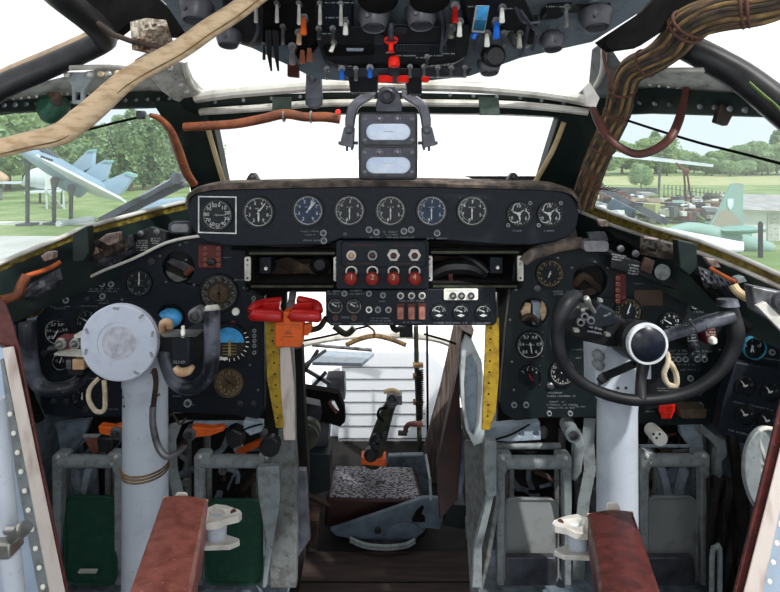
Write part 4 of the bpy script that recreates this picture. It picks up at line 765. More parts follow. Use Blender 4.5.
# ================================================================== RIGHT INSTRUMENT PANEL
rp = thing('right_instrument_panel', P(610, 425, Yp), 'right pilot green-black instrument panel behind the black wheel', 'instrument panel')
h1 = circ(590.5, 281, 17, 24); h2 = circ(534, 313, 14.5, 24)
b = MB(); b.flat([(514, 262), (540, 248), (575, 246), (605, 252), (650, 270), (694, 291), (722, 304), (738, 330), (738, 395), (722, 408), (712, 424), (650, 426), (610, 417), (545, 418), (515, 421), (504, 414), (500, 404), (506, 330)], Yp, .03, [h1, h2]); part(b, 'panel_plate', rp, 'panelg', None, .003)
b = MB(); b.lathe(P(590.5, 281, Yp+.09), FR, [(.056, 0), (.056, .06)], 24); r_ = part(b, 'instrument_cutout', rp, 'dark', 'empty round hole showing cables')
b = MB(); b.tube([P(574, 285, Yp+.03), P(584, 276, Yp+.02), P(594, 284, Yp+.02), P(602, 292, Yp+.03)], .012, 8, True, 4); b.prism([P(580, 290, Yp+.02), P(598, 286, Yp+.02), P(596, 294, Yp+.02), P(582, 297, Yp+.02)], (0, .02, 0)); part(b, 'cable_loom', r_, 'brownpipe')
b = MB(); b.lathe(P(534, 313, Yp+.09), FR, [(.048, 0), (.048, .06)], 24); r_ = part(b, 'instrument_cutout', rp, 'dark', 'round hole with tan brackets inside')
b = MB(); b.prism([P(521, 312, Yp+.02), P(526, 303, Yp+.02), P(531, 304, Yp+.02), P(530, 318, Yp+.02), P(524, 320, Yp+.02)], (0, .01, 0)); part(b, 'bracket', r_, 'canvas'); b = MB(); b.prism([P(542, 300, Yp+.02), P(547, 306, Yp+.02), P(547, 318, Yp+.02), P(543, 324, Yp+.02), P(540, 312, Yp+.02)], (0, .01, 0)); part(b, 'bracket', r_, 'canvas')
b = MB(); b.rect(533, 302, 540, 326, Yp+.024, .02); part(b, 'plate', r_, 'bluegrey')
b = MB(); b.tube([P(522, 320, Yp+.015), P(530, 316, Yp+.012), P(538, 322, Yp+.015)], .009, 8, True, 4); part(b, 'cable', r_, 'brownpipe')
gauge(rp, 550, 273.5, 15, Yp, 'blank-centred dial with a full ring of ticks, top left of the right panel', [str(i) for i in range(12)], 0, 330, 60, needles=((200, .3),), num_r=.66, nh=.17, mk='yellowm')
gauge(rp, 530.5, 345, 15, Yp, 'mach dial marked 0.5 to 0.9 left of the wheel', ['0.5', '0.6', '0.7', '0.8', '0.9', '0'], -140, 140, 40, needles=((170, .6),), num_r=.58, nh=.2, rim=True, extra=lambda k, Y: k.scrib(526, 344, 8, 1.3, Y), full=True)
gauge(rp, 530, 376, 12, Yp, 'small meter with a red lower needle below the mach dial', ['1', '2', '3', '4'], -60, 60, 12, needles=((150, .5),), num_r=.6, nh=.2, nmat='red', full=True)
gauge(rp, 563, 372, 14.5, Yp, 'numbered dial crossed by the lower left of the wheel rim', [str(i) for i in range(12)], 0, 330, 60, needles=((60, .6),), num_r=.64, nh=.18)
gauge(rp, 628, 312, 15, Yp, 'dial mostly hidden above the wheel hub', [str(i) for i in range(10)], -120, 120, 40, needles=((20, .6),), num_r=.62, nh=.2, mk='yellowm')
gauge(rp, 670, 323, 12.5, Yp, 'black dial with bold white numerals right of the hub', ['2', '4', '6', '8', '10', '12'], -80, 110, 15, needles=((-60, .6),), num_r=.6, nh=.24, extra=lambda k, Y: k.scrib(666, 326, 8, 1.3, Y))
b = MB(); b.flat(rrect(615.5, 274, 626, 304, 1.5), Yp-.006, .006); q = part(b, 'red_lamp_strip', rp, 'redbox', 'red strip of five lamps')
for y in (278, 284, 290, 296, 301): b = MB(); b.ring(P(617.5, y, Yp-.006), FR, .0065, .003, .004, 12); part(b, 'lamp', q, 'ivdark')
b = MB(); b.flat(rrect(634.5, 290, 663, 305.5, 1), Yp-.003, .003); part(b, 'brown_window', rp, 'dialbr2', 'dull brown rectangular window')
for x, y, m in ((537, 288.5, 'whitecap'), (550, 385.5, 'whitecap')): b = MB(); b.lathe(P(x, y, Yp), FR, [(.010, 0), (.010, .005), (.006, .008)], 16); part(b, 'pale_knob', rp, 'steel')
for x, y, r in ((514, 404.5, 3), (526, 404.5, 3), (672, 359, 3), (678, 359, 3), (685, 359, 3), (697, 359, 3), (704, 359, 3), (690, 378, 3), (694, 306, 3), (707, 306, 3), (587, 352, 3), (549, 413, 2.6), (570, 413, 2.6), (700, 405, 3), (690, 405, 3)): lamp_button(rp, x, y, r, Yp, 'dim')
b = MB().use('dim')
for x, y, w, h in ((553, 290.6, 30, 2), (554, 293.2, 28, 1.8), (548, 392, 14, 1.6), (547, 395.2, 28, 1.8), (547, 401, 18, 1.6), (547, 404, 30, 1.6), (548, 407, 26, 1.6), (574, 406, 13, 1.3), (572, 349, 16, 1.3), (634, 283, 10, 1.4), (669, 349.5, 20, 2.2), (670, 353, 24, 2.2), (696, 350.5, 16, 1.8), (698, 354, 12, 1.8), (675, 364, 20, 1.3), (680, 369, 20, 1.5), (656, 387.5, 26, 1.5), (656, 390, 18, 1.3), (694, 311.4, 14, 1.2), (645, 411, 10, 1.2), (576, 357, 5, 1.6), (583, 340, 10, 1.4)): b.scrib(x, y, w, h, Yp-.0012)
part(b, 'stencilled_legend', rp)
for x, y in ((572, 268), (574, 298), (608, 268), (516, 290), (510, 320), (512, 362), (514, 390), (640, 310), (600, 404), (690, 320), (720, 350), (700, 395), (558, 258), (730, 380), (595, 262)): b = MB(); screw(b, x, y, 1.4, Yp); part(b, 'screw', rp, 'steel')
b = MB(); b.flat([(612, 254), (638, 261), (664, 275), (692, 289), (706, 299), (672, 288), (640, 276), (610, 268)], Yp-.046, .03); q = part(b, 'switch_plate', rp, 'black', None, .002)
b = MB().use('white')
for k in range(4): b.scrib(629-k*.3, 264+k*2.4+.4*k, 10, 1.6, Yp-.0475, 8)
for k in range(3): b.scrib(612, 253.5+k*2.4, 14-2*k, 1.3, Yp-.0475, 8)
part(b, 'stencilled_legend', q)
for x, y in ((620, 248.5), (635, 253.5)): b = MB(); b.lathe(P(x, y, Yp-.046), FR, [(.010, 0), (.010, .006), (.005, .008)], 16); part(b, 'knob', q, 'steel')
b = MB(); b.flat([(645, 257), (655, 261), (651, 274), (641, 270)], Yp-.056, .01); part(b, 'small_cover', q, 'dialbr2', None, .001)
b = MB(); b.lathe(P(662, 272, Yp-.056), FR, [(.022, 0), (.022, .003)], 24); part(b, 'grey_disc', q, 'greyd'); 
b = MB(); b.loft([[P(588, 233, 1.42), P(605, 232, 1.42), P(609, 241, 1.42), P(590, 243, 1.42)], [P(586, 232, 1.48), P(603, 231, 1.48), P(606, 240, 1.48), P(588, 242, 1.48)]]); q = part(b, 'panel_lamp', rp, 'gun', None, .003)
b = MB(); b.flat(rrect(584, 241, 609, 252, 4), 1.41, .05); part(b, 'lens', q, 'lampgrey', None, .002)
b = MB(); b.tube([P(523, 262, 1.44), P(533, 254, 1.44), P(548, 248, 1.44), P(565, 244, 1.44), P(582, 243, 1.45)], [.013, .018, .020, .020, .016], 12, True, 4); one(b, 'ribbed_duct', 'hood', 'worn grey-brown duct arching over the right panel', 'duct')
b = MB(); b.tube([P(540, 254, 1.465), P(575, 247, 1.465), P(602, 250, 1.465), P(640, 268, 1.465), P(668, 284, 1.465), P(692, 293, 1.465), P(706, 300, 1.46)], .009, 10, True, 5); one(b, 'edge_molding', 'black', 'black molding running over the top edge of the right panel', 'molding')
# right small panels
t = thing('side_gauge_panel', P(758, 365, 1.4), 'small black panel with a cyan-ringed gauge at the right edge', 'instrument panel')
b = MB(); b.flat([(736, 325), (790, 330), (800, 372), (735, 362)], 1.4, .02); part(b, 'panel_plate', t, 'panel', None, .002)
g = gauge(t, 752.5, 347, 11.5, 1.4, 'gauge with a thin cyan ring and two cream hands', ['0', '5', '10'], -80, 80, 16, needles=((165, .5), (195, .5)), num_r=.6, nh=.24)
b = MB(); b.ring(P(752.5, 347, 1.399), FR, .0305, .0293, .012, 32); part(b, 'cyan_ring', g, 'cyan')
lamp_button(t, 771.5, 352, 3, 1.4, 'dim'); b = MB().use('dim'); b.scrib(764, 357.5, 16, 1.3, 1.3988, 8); part(b, 'stencilled_legend', t)
t = thing('gauge_panel', P(745, 440, 1.36), 'tilted dark panel with four faint dials at the lower right', 'instrument panel')
b = MB(); b.flat([(736, 362), (800, 374), (800, 452), (752, 446), (728, 440), (719, 430), (724, 400)], 1.36, .03); part(b, 'panel_plate', t, 'panel', None, .003)
for x, y, lab in ((745, 386, 'top left'), (770, 392, 'top right'), (745, 415, 'bottom left'), (767, 421, 'bottom right')):
    gauge(t, x, y, 11, 1.36, 'faint dial, %s of the four on the tilted panel' % lab, ['4', '0'], -40, 80, 8, needles=((-35, .55), (80, .3)), num_r=.6, nh=.24, mk='dim', nmat='whitecap')
b = MB().use('dim'); b.scrib(734, 401, 40, 1.6, 1.3588, 12); b.scrib(729, 429, 26, 1.8, 1.3588, 14); part(b, 'stencilled_legend', t)
# ================================================================== LEFT YOKE
t = thing('control_yoke', P(146, 640, 1.24), 'left control column with pale blank disc and worn ram horn grips', 'control yoke')
Yc = 1.24; s = S(Yc)
b = MB(); b.tube([P(145.5, 660, Yc), P(145.5, 592, Yc), P(145.5, 470, Yc), P(145.5, 382, Yc)], [22.5*s, 22*s, 21.2*s, 20.8*s], 32); part(b, 'column', t, 'column')
b = MB(); b.tube([P(145.5, 383, Yc), P(145.5, 352, Yc)], [21.6*s, 21.6*s], 32); part(b, 'column_collar', t, 'column')
for y in (464, 467, 470): b = MB(); b.torus(P(145.5, y, Yc), (0, 0, 1), 21.6*s, .0022, 32, 6); part(b, 'cord_wrap', t, 'wire')
for x, y in ((131, 390), (163, 390), (158, 366), (133, 398)): b = MB(); b.lathe(P(x, y, Yc)+Vector((0, -21*s*math.sqrt(max(0, 1-((x-145.5)/21)**2)), 0)), FR, [(.004, -.004), (.003, .001)], 8); part(b, 'rivet', t, 'steel')
b = MB(); a, c = P(119, 343, 1.115), P(134, 340, 1.30); ax = (a-c).normalized(); L = (a-c).length
b.lathe(c, ax, [(.06, -.01), (.078, .0), (.076, L*.5), (.078, L-.045), (.078, L-.04)], 40); part(b, 'hub', t, 'black')
b = MB(); b.lathe(a, FR, [(.0826, -.012), (.0826, 0), (.080, .002), (.046, .0025), (.046, .001), (.001, .001)], 48); dd = part(b, 'hub_disc', t, 'disc', 'pale blue-white blank disc')
k = MB(); k.lathe(P(119, 343, 1.1145), FR, [(.036, 0), (.036, .0012)], 32); part(k, 'centre_patch', dd, 'discc')
for an in (20, 60, 165, 200, 265, 310, 345): x, y = 119+34.5*math.cos(math.radians(an)), 343+34.5*math.sin(math.radians(an)); k = MB(); k.box(P(x, y, 1.112), (.012, .002, .005), Matrix.Rotation(-math.radians(an+90), 3, 'Y').to_euler()); part(k, 'rivet', dd, 'dim')
Yh = 1.15; r = .0155
b = MB(); b.tube([P(27, 322, Yh-.03), P(28, 335, Yh-.03), P(30, 360, Yh-.02), (P(34, 377, Yh)), P(44, 388, Yh), P(60, 389, Yh+.01), P(76, 383, Yh+.03), P(86, 370, Yh+.06)], [.0165, .017, .0165, .016, .0155, .015, .0145, .014], 16, True, 5); part(b, 'horn_grip', t, 'greyhorn')
b = MB(); b.tube([P(212, 308, Yh-.06), P(212, 325, Yh-.06), P(212, 352, Yh-.05), P(209, 372, Yh-.03), P(199, 385, Yh-.01), P(186, 388, Yh), P(173, 380, Yh+.02), P(166, 364, Yh+.05), P(163, 350, Yh+.07)], [.016, .0165, .0165, .016, .0155, .015, .0145, .014, .014], 16, True, 5); part(b, 'horn_grip', t, 'greyhorn')
b = MB(); b.lathe(P(197.5, 314, Yh-.05), FR, [(.014, -.02), (.016, .0), (.016, .012), (.010, .016), (.010, .010)], 24); k = part(b, 'trim_button', t, 'steel')
b = MB(); b.cyl(P(200, 314, Yh-.05), P(212, 311, Yh-.055), .012); part(b, 'button_stem', t, 'gun')
b = MB(); b.cyl(P(212, 310, Yh-.06), P(212, 305, Yh-.058), .017, .012); part(b, 'grip_cap', t, 'aluL')
# switch boxes
b = MB(); b.prism([P(172, 336, 1.07), P(189, 337, 1.07), P(189, 366, 1.07), P(171, 366, 1.07)], (.02, .09, 0)); k = part(b, 'switch_box', t, 'panel', 'black box with a silver lever on top', .003)
b = MB(); b.prism([P(160, 334, 1.08), P(200, 334, 1.08), P(196, 337, 1.06), P(164, 337, 1.06)], (0, .03, 0)); part(b, 'top_plate', k, 'steel', None, .001)
b = MB(); b.cyl(P(183, 337, 1.07), P(183, 326, 1.07), .0035); b.cyl(P(183, 334, 1.07), P(183, 330, 1.07), .0045); part(b, 'lever', k, 'whitecap')
b = MB().use('dim'); b.scrib(173.5, 360.5, 11, 3, 1.0685); part(b, 'stencilled_legend', k)
b = MB(); b.tube([P(175, 367, 1.10), P(180, 372, 1.10), P(188, 371, 1.10), P(193, 366, 1.10)], [.006, .009, .009, .005], 10, True, 4); part(b, 'cream_trigger', t, 'ivory')
b = MB(); b.tube([P(162, 332, 1.12), P(163, 323, 1.11), P(169, 323, 1.11), P(170, 332, 1.12)], [.006, .008, .008, .006], 10, True, 4); part(b, 'cream_tab', t, 'ivory')
b = MB(); b.box(P(158, 342, 1.16), (.08, .03, .035)); part(b, 'bracket', t, 'black', None, .003)
b = MB(); b.rect(56, 338, 81, 349.5, 1.17, .03); k = part(b, 'switch_pair', t, 'redbox', 'pair of toggle switches in a red-edged frame', .002)
for x in (61.5, 76): 
    b = MB(); b.ring(P(x, 343.5, 1.17), FR, .013, .007, .006, 20); b.lathe(P(x, 343.5, 1.17), FR, [(.006, 0), (.004, .014), (.002, .02)], 10); part(b, 'switch', k, 'alu')
b = MB(); b.rect(67, 357, 83, 376, 1.16, .05); k2 = part(b, 'selector_block', t, 'black', None, .003)
b = MB(); b.rect(72, 359.5, 84, 370, 1.145, .02); part(b, 'slider', k2, 'ivory', 'cream slider', .002); b = MB(); b.rect(66, 360, 71, 369, 1.15, .01); part(b, 'plate', k2, 'steel')
b = MB(); b.prism([P(54, 353.5, 1.15), P(84, 354.5, 1.12), P(84, 357, 1.12), P(54, 355.5, 1.15)], (0, .03, 0)); b.rect(74, 335, 84, 338, 1.15, .03); part(b, 'top_plate', k2, 'aluL')
b = MB(); b.cyl(P(84, 346, 1.19), P(50, 350, 1.19), .010); part(b, 'cross_tube', t, 'black')
b = MB(); b.tube([P(99, 378, 1.13), P(90, 388, 1.12), P(89, 400, 1.12), P(96, 411, 1.12), (P(104, 410, 1.12)), P(105, 396, 1.12), P(104, 380, 1.13)], .0048, 8, True, 6); one(b, 'rope_loop', 'rope', 'off-white rope loop hanging under the left yoke disc', 'rope')
b = MB(); b.tube([P(154, 370, 1.13), P(156, 382, 1.145), P(154, 400, 1.15), P(153, 408, 1.15)], [.0058]*4, 10, True, 5); q = one(b, 'brake_hose', 'brownpipe', 'brown-topped rubber hose curving down the left control column', 'hose')
b = MB(); b.tube([P(153, 406, 1.15), P(153, 425, 1.15), P(158, 446, 1.15), P(166, 456, 1.15), P(176, 454, 1.17), P(184, 447, 1.2)], .0072, 12, True, 5); b.use('steel'); part(b, 'hose_sleeve', q, 'rubber', 'thick black lower end')
# ================================================================== RIGHT WHEEL
t = thing('control_yoke', P(617, 640, 1.25), 'right control column with black open wheel and silver-ringed hub', 'control yoke')
Yc = 1.27; s = S(Yc)
b = MB(); b.tube([P(617, 660, Yc), P(617, 592, Yc), P(617, 410, Yc), P(618, 395, Yc)], [20.5*s, 19.8*s, 19*s, 19*s], 32); part(b, 'column', t, 'column')
b = MB(); b.flat([(598, 404), (597, 352), (604, 342), (622, 330), (640, 340), (640, 404)], Yc-.05, .1); part(b, 'column_head', t, 'column', None, .014)
for x, y in ((618, 388), (626, 388), (600, 384)): b = MB(); b.lathe(P(x, y, Yc-.05), FR, [(.005, -.002), (.003, .002)], 8); part(b, 'rivet', t, 'steel')
b = MB(); b.rect(631, 352, 651, 379, 1.28, .012); part(b, 'pale_plate', t, 'column')
for y in (357, 366): b = MB(); b.lathe(P(600, y, 1.2), FR, [(.012, -.02), (.012, .0), (.006, .006)], 12); part(b, 'boss', t, 'grey')
b = MB(); a, c = P(646, 343, 1.06), P(620, 336, 1.26); ax = (a-c).normalized(); L = (a-c).length
b.lathe(c, ax, [(.034, -.01), (.036, 0), (.043, L*.5), (.044, L-.01)], 36); part(b, 'hub', t, 'black')
b = MB(); b.prism([P(606, 318, 1.22), P(634, 322, 1.16), P(640, 324, 1.14), P(634, 331, 1.14), P(612, 328, 1.2)], (0, .03, -.02)); part(b, 'grey_cowl', t, 'greyd', None, .004)
b = MB(); b.ring(P(646, 343, 1.055), FR, .0415, .0355, .010, 44); h = part(b, 'hub_ring', t, 'ringsilver', 'bright silver ring')
b = MB(); b.lathe(P(646, 343, 1.055), FR, [(.037, 0), (.0365, .008), (.028, .015), (.012, .019), (.001, .020)], 40); part(b, 'hub_cap', t, 'capblack', 'domed black cap')
Yw = 1.06
rim = [(576, 296), (567, 303), (560, 316), (557, 333), (559, 352), (567, 369), (581, 382), (600, 392), (625, 399), (650, 400), (680, 395), (704, 384), (722, 368), (733, 349), (736, 332), (732, 316), (728, 303)]
b = MB(); b.tube([P(x, y, Yw+(.035 if i == 0 else .01 if i in (1, 15, 16) else 0)) for i, (x, y) in enumerate(rim)], [.015, .016, .016, .0145, .0135, .0125, .012, .0115, .0115, .0115, .0115, .012, .0125, .014, .016, .0165, .016], 16, True, 5); part(b, 'wheel_rim', t, 'rubber')
b = MB(); b.cyl(P(728, 306, Yw+.01), P(727, 299, Yw+.012), .021, .019); part(b, 'grip_cap', t, 'greyhorn')
b = MB(); b.tube([P(644, 360, 1.08), P(641, 380, 1.075), P(641, 399, Yw)], [.013, .0105, .012], 12, True, 4); part(b, 'lower_spoke', t, 'black')
b = MB(); b.tube([P(666, 336, 1.09), P(690, 328, 1.07), P(708, 322, Yw), P(732, 316, Yw)], [.012, .013, .014, .015], 12, True, 4); k = part(b, 'right_spoke', t, 'greyhorn', 'scuffed tape-wrapped spoke')
for x, y in ((692, 327.3), (702, 324), (712, 321)): b = MB(); b.torus(P(x, y, Yw+.003), (1, 0, .35), .0138, .0014, 18, 6); part(b, 'tape_band', k, 'gun')
b = MB(); b.prism([P(556, 322, 1.12), P(576, 306, 1.10), P(612, 312, 1.12), (P(628, 322, 1.14)), P(628, 350, 1.14), P(606, 346, 1.12), P(574, 340, 1.11)], (0, .05, 0)); k = part(b, 'left_spoke_housing', t, 'black', 'angular black switch housing', .008)
b = MB(); b.prism([P(584, 322, 1.085), P(600, 304, 1.09), P(616, 312, 1.10), P(616, 326, 1.10), P(588, 330, 1.085)], (0, .03, 0)); part(b, 'housing_lid', k, 'panel', None, .004)
b = MB().use('dim'); b.scrib(590, 326, 12, 2, 1.083, 12); b.scrib(588, 330, 14, 1.8, 1.083, 12); b.scrib(602, 316, 9, 2, 1.083, -25); part(b, 'stencilled_legend', k)
b = MB(); b.tube([P(594, 312, 1.09), P(590, 306, 1.08), P(587, 300, 1.07)], [.005, .005, .007], 10); b.ball(P(586.5, 299, 1.07), .0075, 10); part(b, 'silver_lever', k, 'alu')
for x, y, w_ in ((576, 330, 4), (600, 300, 3), (607, 334, 4), (582, 309, 3)): b = MB(); b.box(P(x, y, 1.08), (w_*.0025, .012, .006)); part(b, 'metal_clip', k, 'alu')
for x, y in ((584, 316), (590, 320), (580, 322)): b = MB(); b.ring(P(x, y, 1.09), FR, .009, .005, .006, 14); part(b, 'knurled_nut', k, 'steel')
b = MB(); b.tube([P(636, 363, 1.1), P(620, 370, 1.14), P(606, 376, 1.17), P(600, 381, 1.18)], [.008, .0085, .0085, .009], 12, True, 4); k = part(b, 'spoke_hose', t, 'rubber', 'short black hose beside the column'); b = MB(); b.cyl(P(606, 376, 1.168), P(602, 379, 1.175), .0105); part(b, 'clamp', k, 'steel')
b = MB(); b.tube([P(667, 352, 1.09), P(668, 362, 1.08), P(664, 374, 1.08), P(668, 384, 1.08), P(676, 385, 1.08), P(676, 374, 1.08), P(670, 362, 1.08)], .0055, 8, True, 6); one(b, 'rope_loop', 'rope', 'cream rope loop hanging from the right wheel hub', 'rope')
for x, y, m, lab in ((693, 343, 'black', 'black guarded switch right of the wheel hub'), (711, 337, 'redbox', 'red guarded switch right of the wheel hub')):
    t = thing('guarded_switch', P(x, y, 1.44), lab, 'switch'); b = MB(); b.flat([(x-6.5, y-8), (x+5, y-9), (x+7.5, y+7), (x-3, y+9)], 1.43, .07); part(b, 'guard', t, m, None, .004)
    b = MB(); b.lathe(P(x+1, y+3, 1.43), FR, [(.011, 0), (.011, .006), (.006, .014)], 16); part(b, 'button', t, 'whitecap' if m != 'black' else 'gun'); b = MB().use('white'); b.scrib(x-5, y-6, 9, 2, 1.4288); b.scrib(x-5, y-3, 9, 1.5, 1.4288); part(b, 'stencilled_legend', t)
t = thing('red_pull_handle', P(666, 416, 1.45), 'bright red bulb-shaped handle below the right panel', 'handle')
b = MB(); b.loft([[P(x, y, 1.44+d) for x, y in ((659, 404+e), (675-e, 404+e), (675-e, 410), (671-e, 419-e), (662+e, 419-e), (658+e, 410))] for d, e in ((0, 1.5), (.006, 0), (.05, 0))]); part(b, 'grip', t, 'redb', None, .002); b = MB().use('ivory'); b.scrib(664, 412, 7, 1.2, 1.4388); part(b, 'stencilled_legend', t)
b = MB(); b.flat([(680, 410), (708, 410), (706, 419), (682, 419)], 1.45, .06); one(b, 'canvas_pouch', 'canvasd', 'small worn tan box next to the red bulb handle', 'box', None, .003)
t = thing('round_plug', P(656, 435, 1.46), 'white round plug with three holes under the right panel', 'plug'); b = MB(); b.lathe(P(656.5, 435, 1.46), FR, [(.02, -.03), (.021, 0), (.021, .02), (.018, .023)], 24); k = part(b, 'body', t, 'bwall')
for x, y in ((653.5, 434), (659.5, 434), (656.5, 438)): b = MB(); b.lathe(P(x, y, 1.437), FR, [(.0035, 0), (.0035, .001)], 8); part(b, 'pin_hole', k, 'black')
# ================================================================== PEDALS AND LINKAGES
def pedal(x0, x1, yt, px0, px1, py0, m, lab, Yp=1.50, wedge=0, bm_='grey'):
    t = thing('rudder_pedal', P((x0+x1)/2, 588, Yp), lab, 'rudder pedal', None); w = 8.5; s = S(Yp)
    b = MB(); b.cyl(P(x0+8, yt+6, Yp), P(x1-8, yt+6, Yp), 6.3*s, None, 20); part(b, 'cross_tube', t, bm_)
    for x, sg in ((x0+4, 1), (x1-4, -1)):
        b = MB(); b.flat([(x-sg*4.5, yt+2), (x-sg*1, yt-1.5), (x+sg*10, yt-1.5), (x+sg*11.5, yt+1), (x+sg*11.5, yt+12), (x+sg*6.5, yt+14), (x+sg*4.5, yt+20), (x+sg*4, 586), (x-sg*3.5, 586), (x-sg*4.5, yt+10)], Yp-.012, .03); k = part(b, 'side_leg', t, bm_, None, .004)
        for dx, dy in ((2, 2), (7, 9)): b = MB(); b.lathe(P(x+sg*dx, yt+dy, Yp-.012), FR, [(.006, 0), (.004, .005)], 10); part(b, 'bolt', k, 'aluL')
        b = MB(); b.flat([(x+sg*9, yt+14), (x+sg*13, yt+14), (x+sg*13, 580), (x+sg*9, 580)], Yp+.06, .01); part(b, 'rear_leg', t, 'greyd')
    b = MB(); pts = [P(x, y, Yp-.02 if y > 540 else Yp+.02) for x, y in rrect(px0, py0, px1, 584, 9)]; b.prism(pts, (0, .012, 0)); k = part(b, 'foot_plate', t, m, None, .003)
    rp_ = rrect(px0, py0, px1, 584, 9); b = MB(); b.tube([P(x, y, Yp-.022 if y > 540 else Yp+.016) for x, y in rp_+rp_[:1]], .0035, 8); part(b, 'rolled_rim', k, m)
    if wedge: b = MB(); b.flat([(px0+2, 558), (px1-3, 558), (px1-1, 586), (px0+2, 586)], Yp-.045, .02); part(b, 'heel_step', t, 'gun', 'darker heel step', .003)
    return t
PL = pedal(52, 122, 455, 65, 116, 497, 'green', 'outer left rudder pedal with a dark green plate')
pedal(194, 273, 455, 206, 262, 500, 'green', 'dark green rudder pedal partly behind the left armrest bracket')
pedal(497, 572, 456, 505, 558, 499, 'padgrey', 'grey-plated rudder pedal between aisle wall and wheel column', wedge=1)
pedal(641, 710, 454, 647, 697, 497, 'padgrey', 'outer right rudder pedal with a scuffed grey plate', wedge=1)
b = MB(); b.rect(78, 571.5, 96, 573.5, 1.46, .01); part(b, 'foot_tab', PL, 'aluL', 'thin pale metal tab')
# orange levers
def lever(name, pts, Y, pc, lab, m='orange'):
    t = thing(name, P(pts[0][0], pts[0][1], Y), lab, 'lever'); b = MB(); b.flat(pts, Y, .025); part(b, 'arm', t, m, None, .003)
    b = MB(); b.lathe(P(pc[0], pc[1], Y), FR, [(.018, -.02), (.018, .004), (.010, .006), (.010, .003), (.005, .003), (.005, .009)], 20); part(b, 'pivot', t, 'steel'); return t
lever('orange_lever', [(98, 426), (112, 428), (123, 424), (124, 434), (112, 437), (99, 434)], 1.44, (117, 433), 'orange lever left of the pale control column')
lever('orange_lever', [(185, 431), (193, 427), (211, 429), (222, 427), (224, 431), (211, 436), (195, 438), (187, 437)], 1.44, (190, 434), 'orange lever just right of the left control column')
b = MB(); b.prism([P(235, 452, 1.56), P(262, 440, 1.52), P(263, 445, 1.52), P(240, 456, 1.56)], (0, .02, 0)); one(b, 'orange_link', 'orange', 'short orange link behind the round grey rubber stop', 'link', None, .002)
b = MB(); b.lathe(P(269.5, 447, 1.43), FR, [(.028, -.02), (.028, 0), (.024, .004)], 28); one(b, 'rubber_stop', 'black', 'round dark rubber stop at the top of the left aisle wall', 'rubber stop')
def curved(name, pts, r, m, lab, cat, Y=1.5, flat=1.0): b = MB(); b.tube([P(x, y, Y+(d[0] if d else 0)) for x, y, *d in pts], r, 14, True, 5, flat); return one(b, name, m, lab, cat)
# big linkage arms
for pts, lab, Y in (([(188, 420), (176, 424), (170, 440), (172, 470), (180, 500), (186, 540), (186, 586)], 'grey curved arm right of the left control column', 1.53), ([(590, 418), (588, 440), (590, 470), (584, 500), (580, 540), (578, 586)], 'grey curved arm left of the right control column', 1.53)):
    b = MB(); 
    for (x0, y0), (x1, y1) in zip(pts, pts[1:]): b.loft([[P(x0-6, y0, Y), P(x0+6, y0, Y), P(x0+6, y0, Y+.03), P(x0-6, y0, Y+.03)], [P(x1-6, y1, Y), P(x1+6, y1, Y), P(x1+6, y1, Y+.03), P(x1-6, y1, Y+.03)]])
    bmesh.ops.remove_doubles(b.bm, verts=b.bm.verts, dist=1e-5); one(b, 'bell_crank', 'grey', lab, 'bell crank')
t = thing('torque_arm', P(574, 500, 1.5), 'grey arm with a barrel pivot under the right panel', 'arm'); b = MB(); b.flat([(566, 424), (574, 426), (582, 434), (585, 446), (582, 472), (576, 482), (572, 480), (574, 466), (575, 446), (568, 438)], 1.5, .03); part(b, 'arm', t, 'grey', None, .004)
b = MB(); b.cyl(P(567, 424, 1.56), P(573, 435, 1.46), .022, .021); k = part(b, 'barrel', t, 'grey'); b = MB(); b.lathe(P(573.3, 435.5, 1.455), (.1, -1, -.1), [(.013, 0), (.013, .004), (.006, .007)], 16); part(b, 'end_bolt', k, 'steel')
t = thing('torque_arm', P(718, 490, 1.5), 'grey crooked arm right of the outer right pedal', 'arm'); b = MB(); b.flat([(702, 424), (716, 436), (726, 440), (728, 456), (722, 462), (724, 490), (716, 492), (716, 460), (718, 450), (712, 442), (700, 432)], 1.5, .025); part(b, 'arm', t, 'grey', None, .003)
b = MB(); b.flat([(54, 424), (90, 420), (82, 440), (68, 460), (60, 452), (58, 436)], 1.56, .02); one(b, 'gusset_plate', 'bluegd', 'triangular blue grey plate above the outer left pedal', 'plate', None, .002)
b = MB(); b.flat([(482, 428), (540, 422), (541, 440), (510, 442), (482, 440)], 1.54, .03, [circ(521, 434, 3, 12), circ(536, 434, 3, 12)]); one(b, 'slotted_bracket', 'bluegrey', 'pale grey bracket with two dark holes under the right panel', 'bracket', None, .002)
b = MB(); b.flat([(680, 426), (702, 424), (704, 452), (696, 456), (682, 436)], 1.56, .02); one(b, 'gusset_plate', 'bluegrey', 'blue grey wedge plate above the outer right pedal', 'plate', None, .002)
for (x0, y0, x1, y1, r, m, lab) in ((486, 446, 560, 446, .009, 'grey', 'grey tube above the pedal beside the right aisle wall'), (484, 452, 556, 453, .006, 'blackm', 'thin dark tube above the pedal beside the right aisle wall'), (84, 436, 116, 436, .006, 'grey', 'short grey tube above the outer left pedal'), (194, 424, 262, 424, .010, 'bluegrey', 'blue grey tube under the left panel'), (640, 446, 690, 446, .005, 'bluegrey', 'thin tube above the outer right pedal')):
    b = MB(); b.cyl(P(x0, y0, 1.55), P(x1, y1, 1.55), r); one(b, 'cross_rod', m, lab, 'rod')
curved('wire', [(492, 438), (508, 436), (520, 430), (524, 422)], .003, 'grey', 'looping grey cable above the slotted bracket', 'cable', 1.52)
curved('wire', [(494, 440), (512, 434), (530, 424)], .0025, 'blackm', 'thin dark cable above the slotted bracket', 'cable', 1.51)
curved('wire', [(166, 422), (172, 414), (180, 424), (186, 418)], .003, 'wire2', 'thin cable under the left horn', 'cable', 1.46)
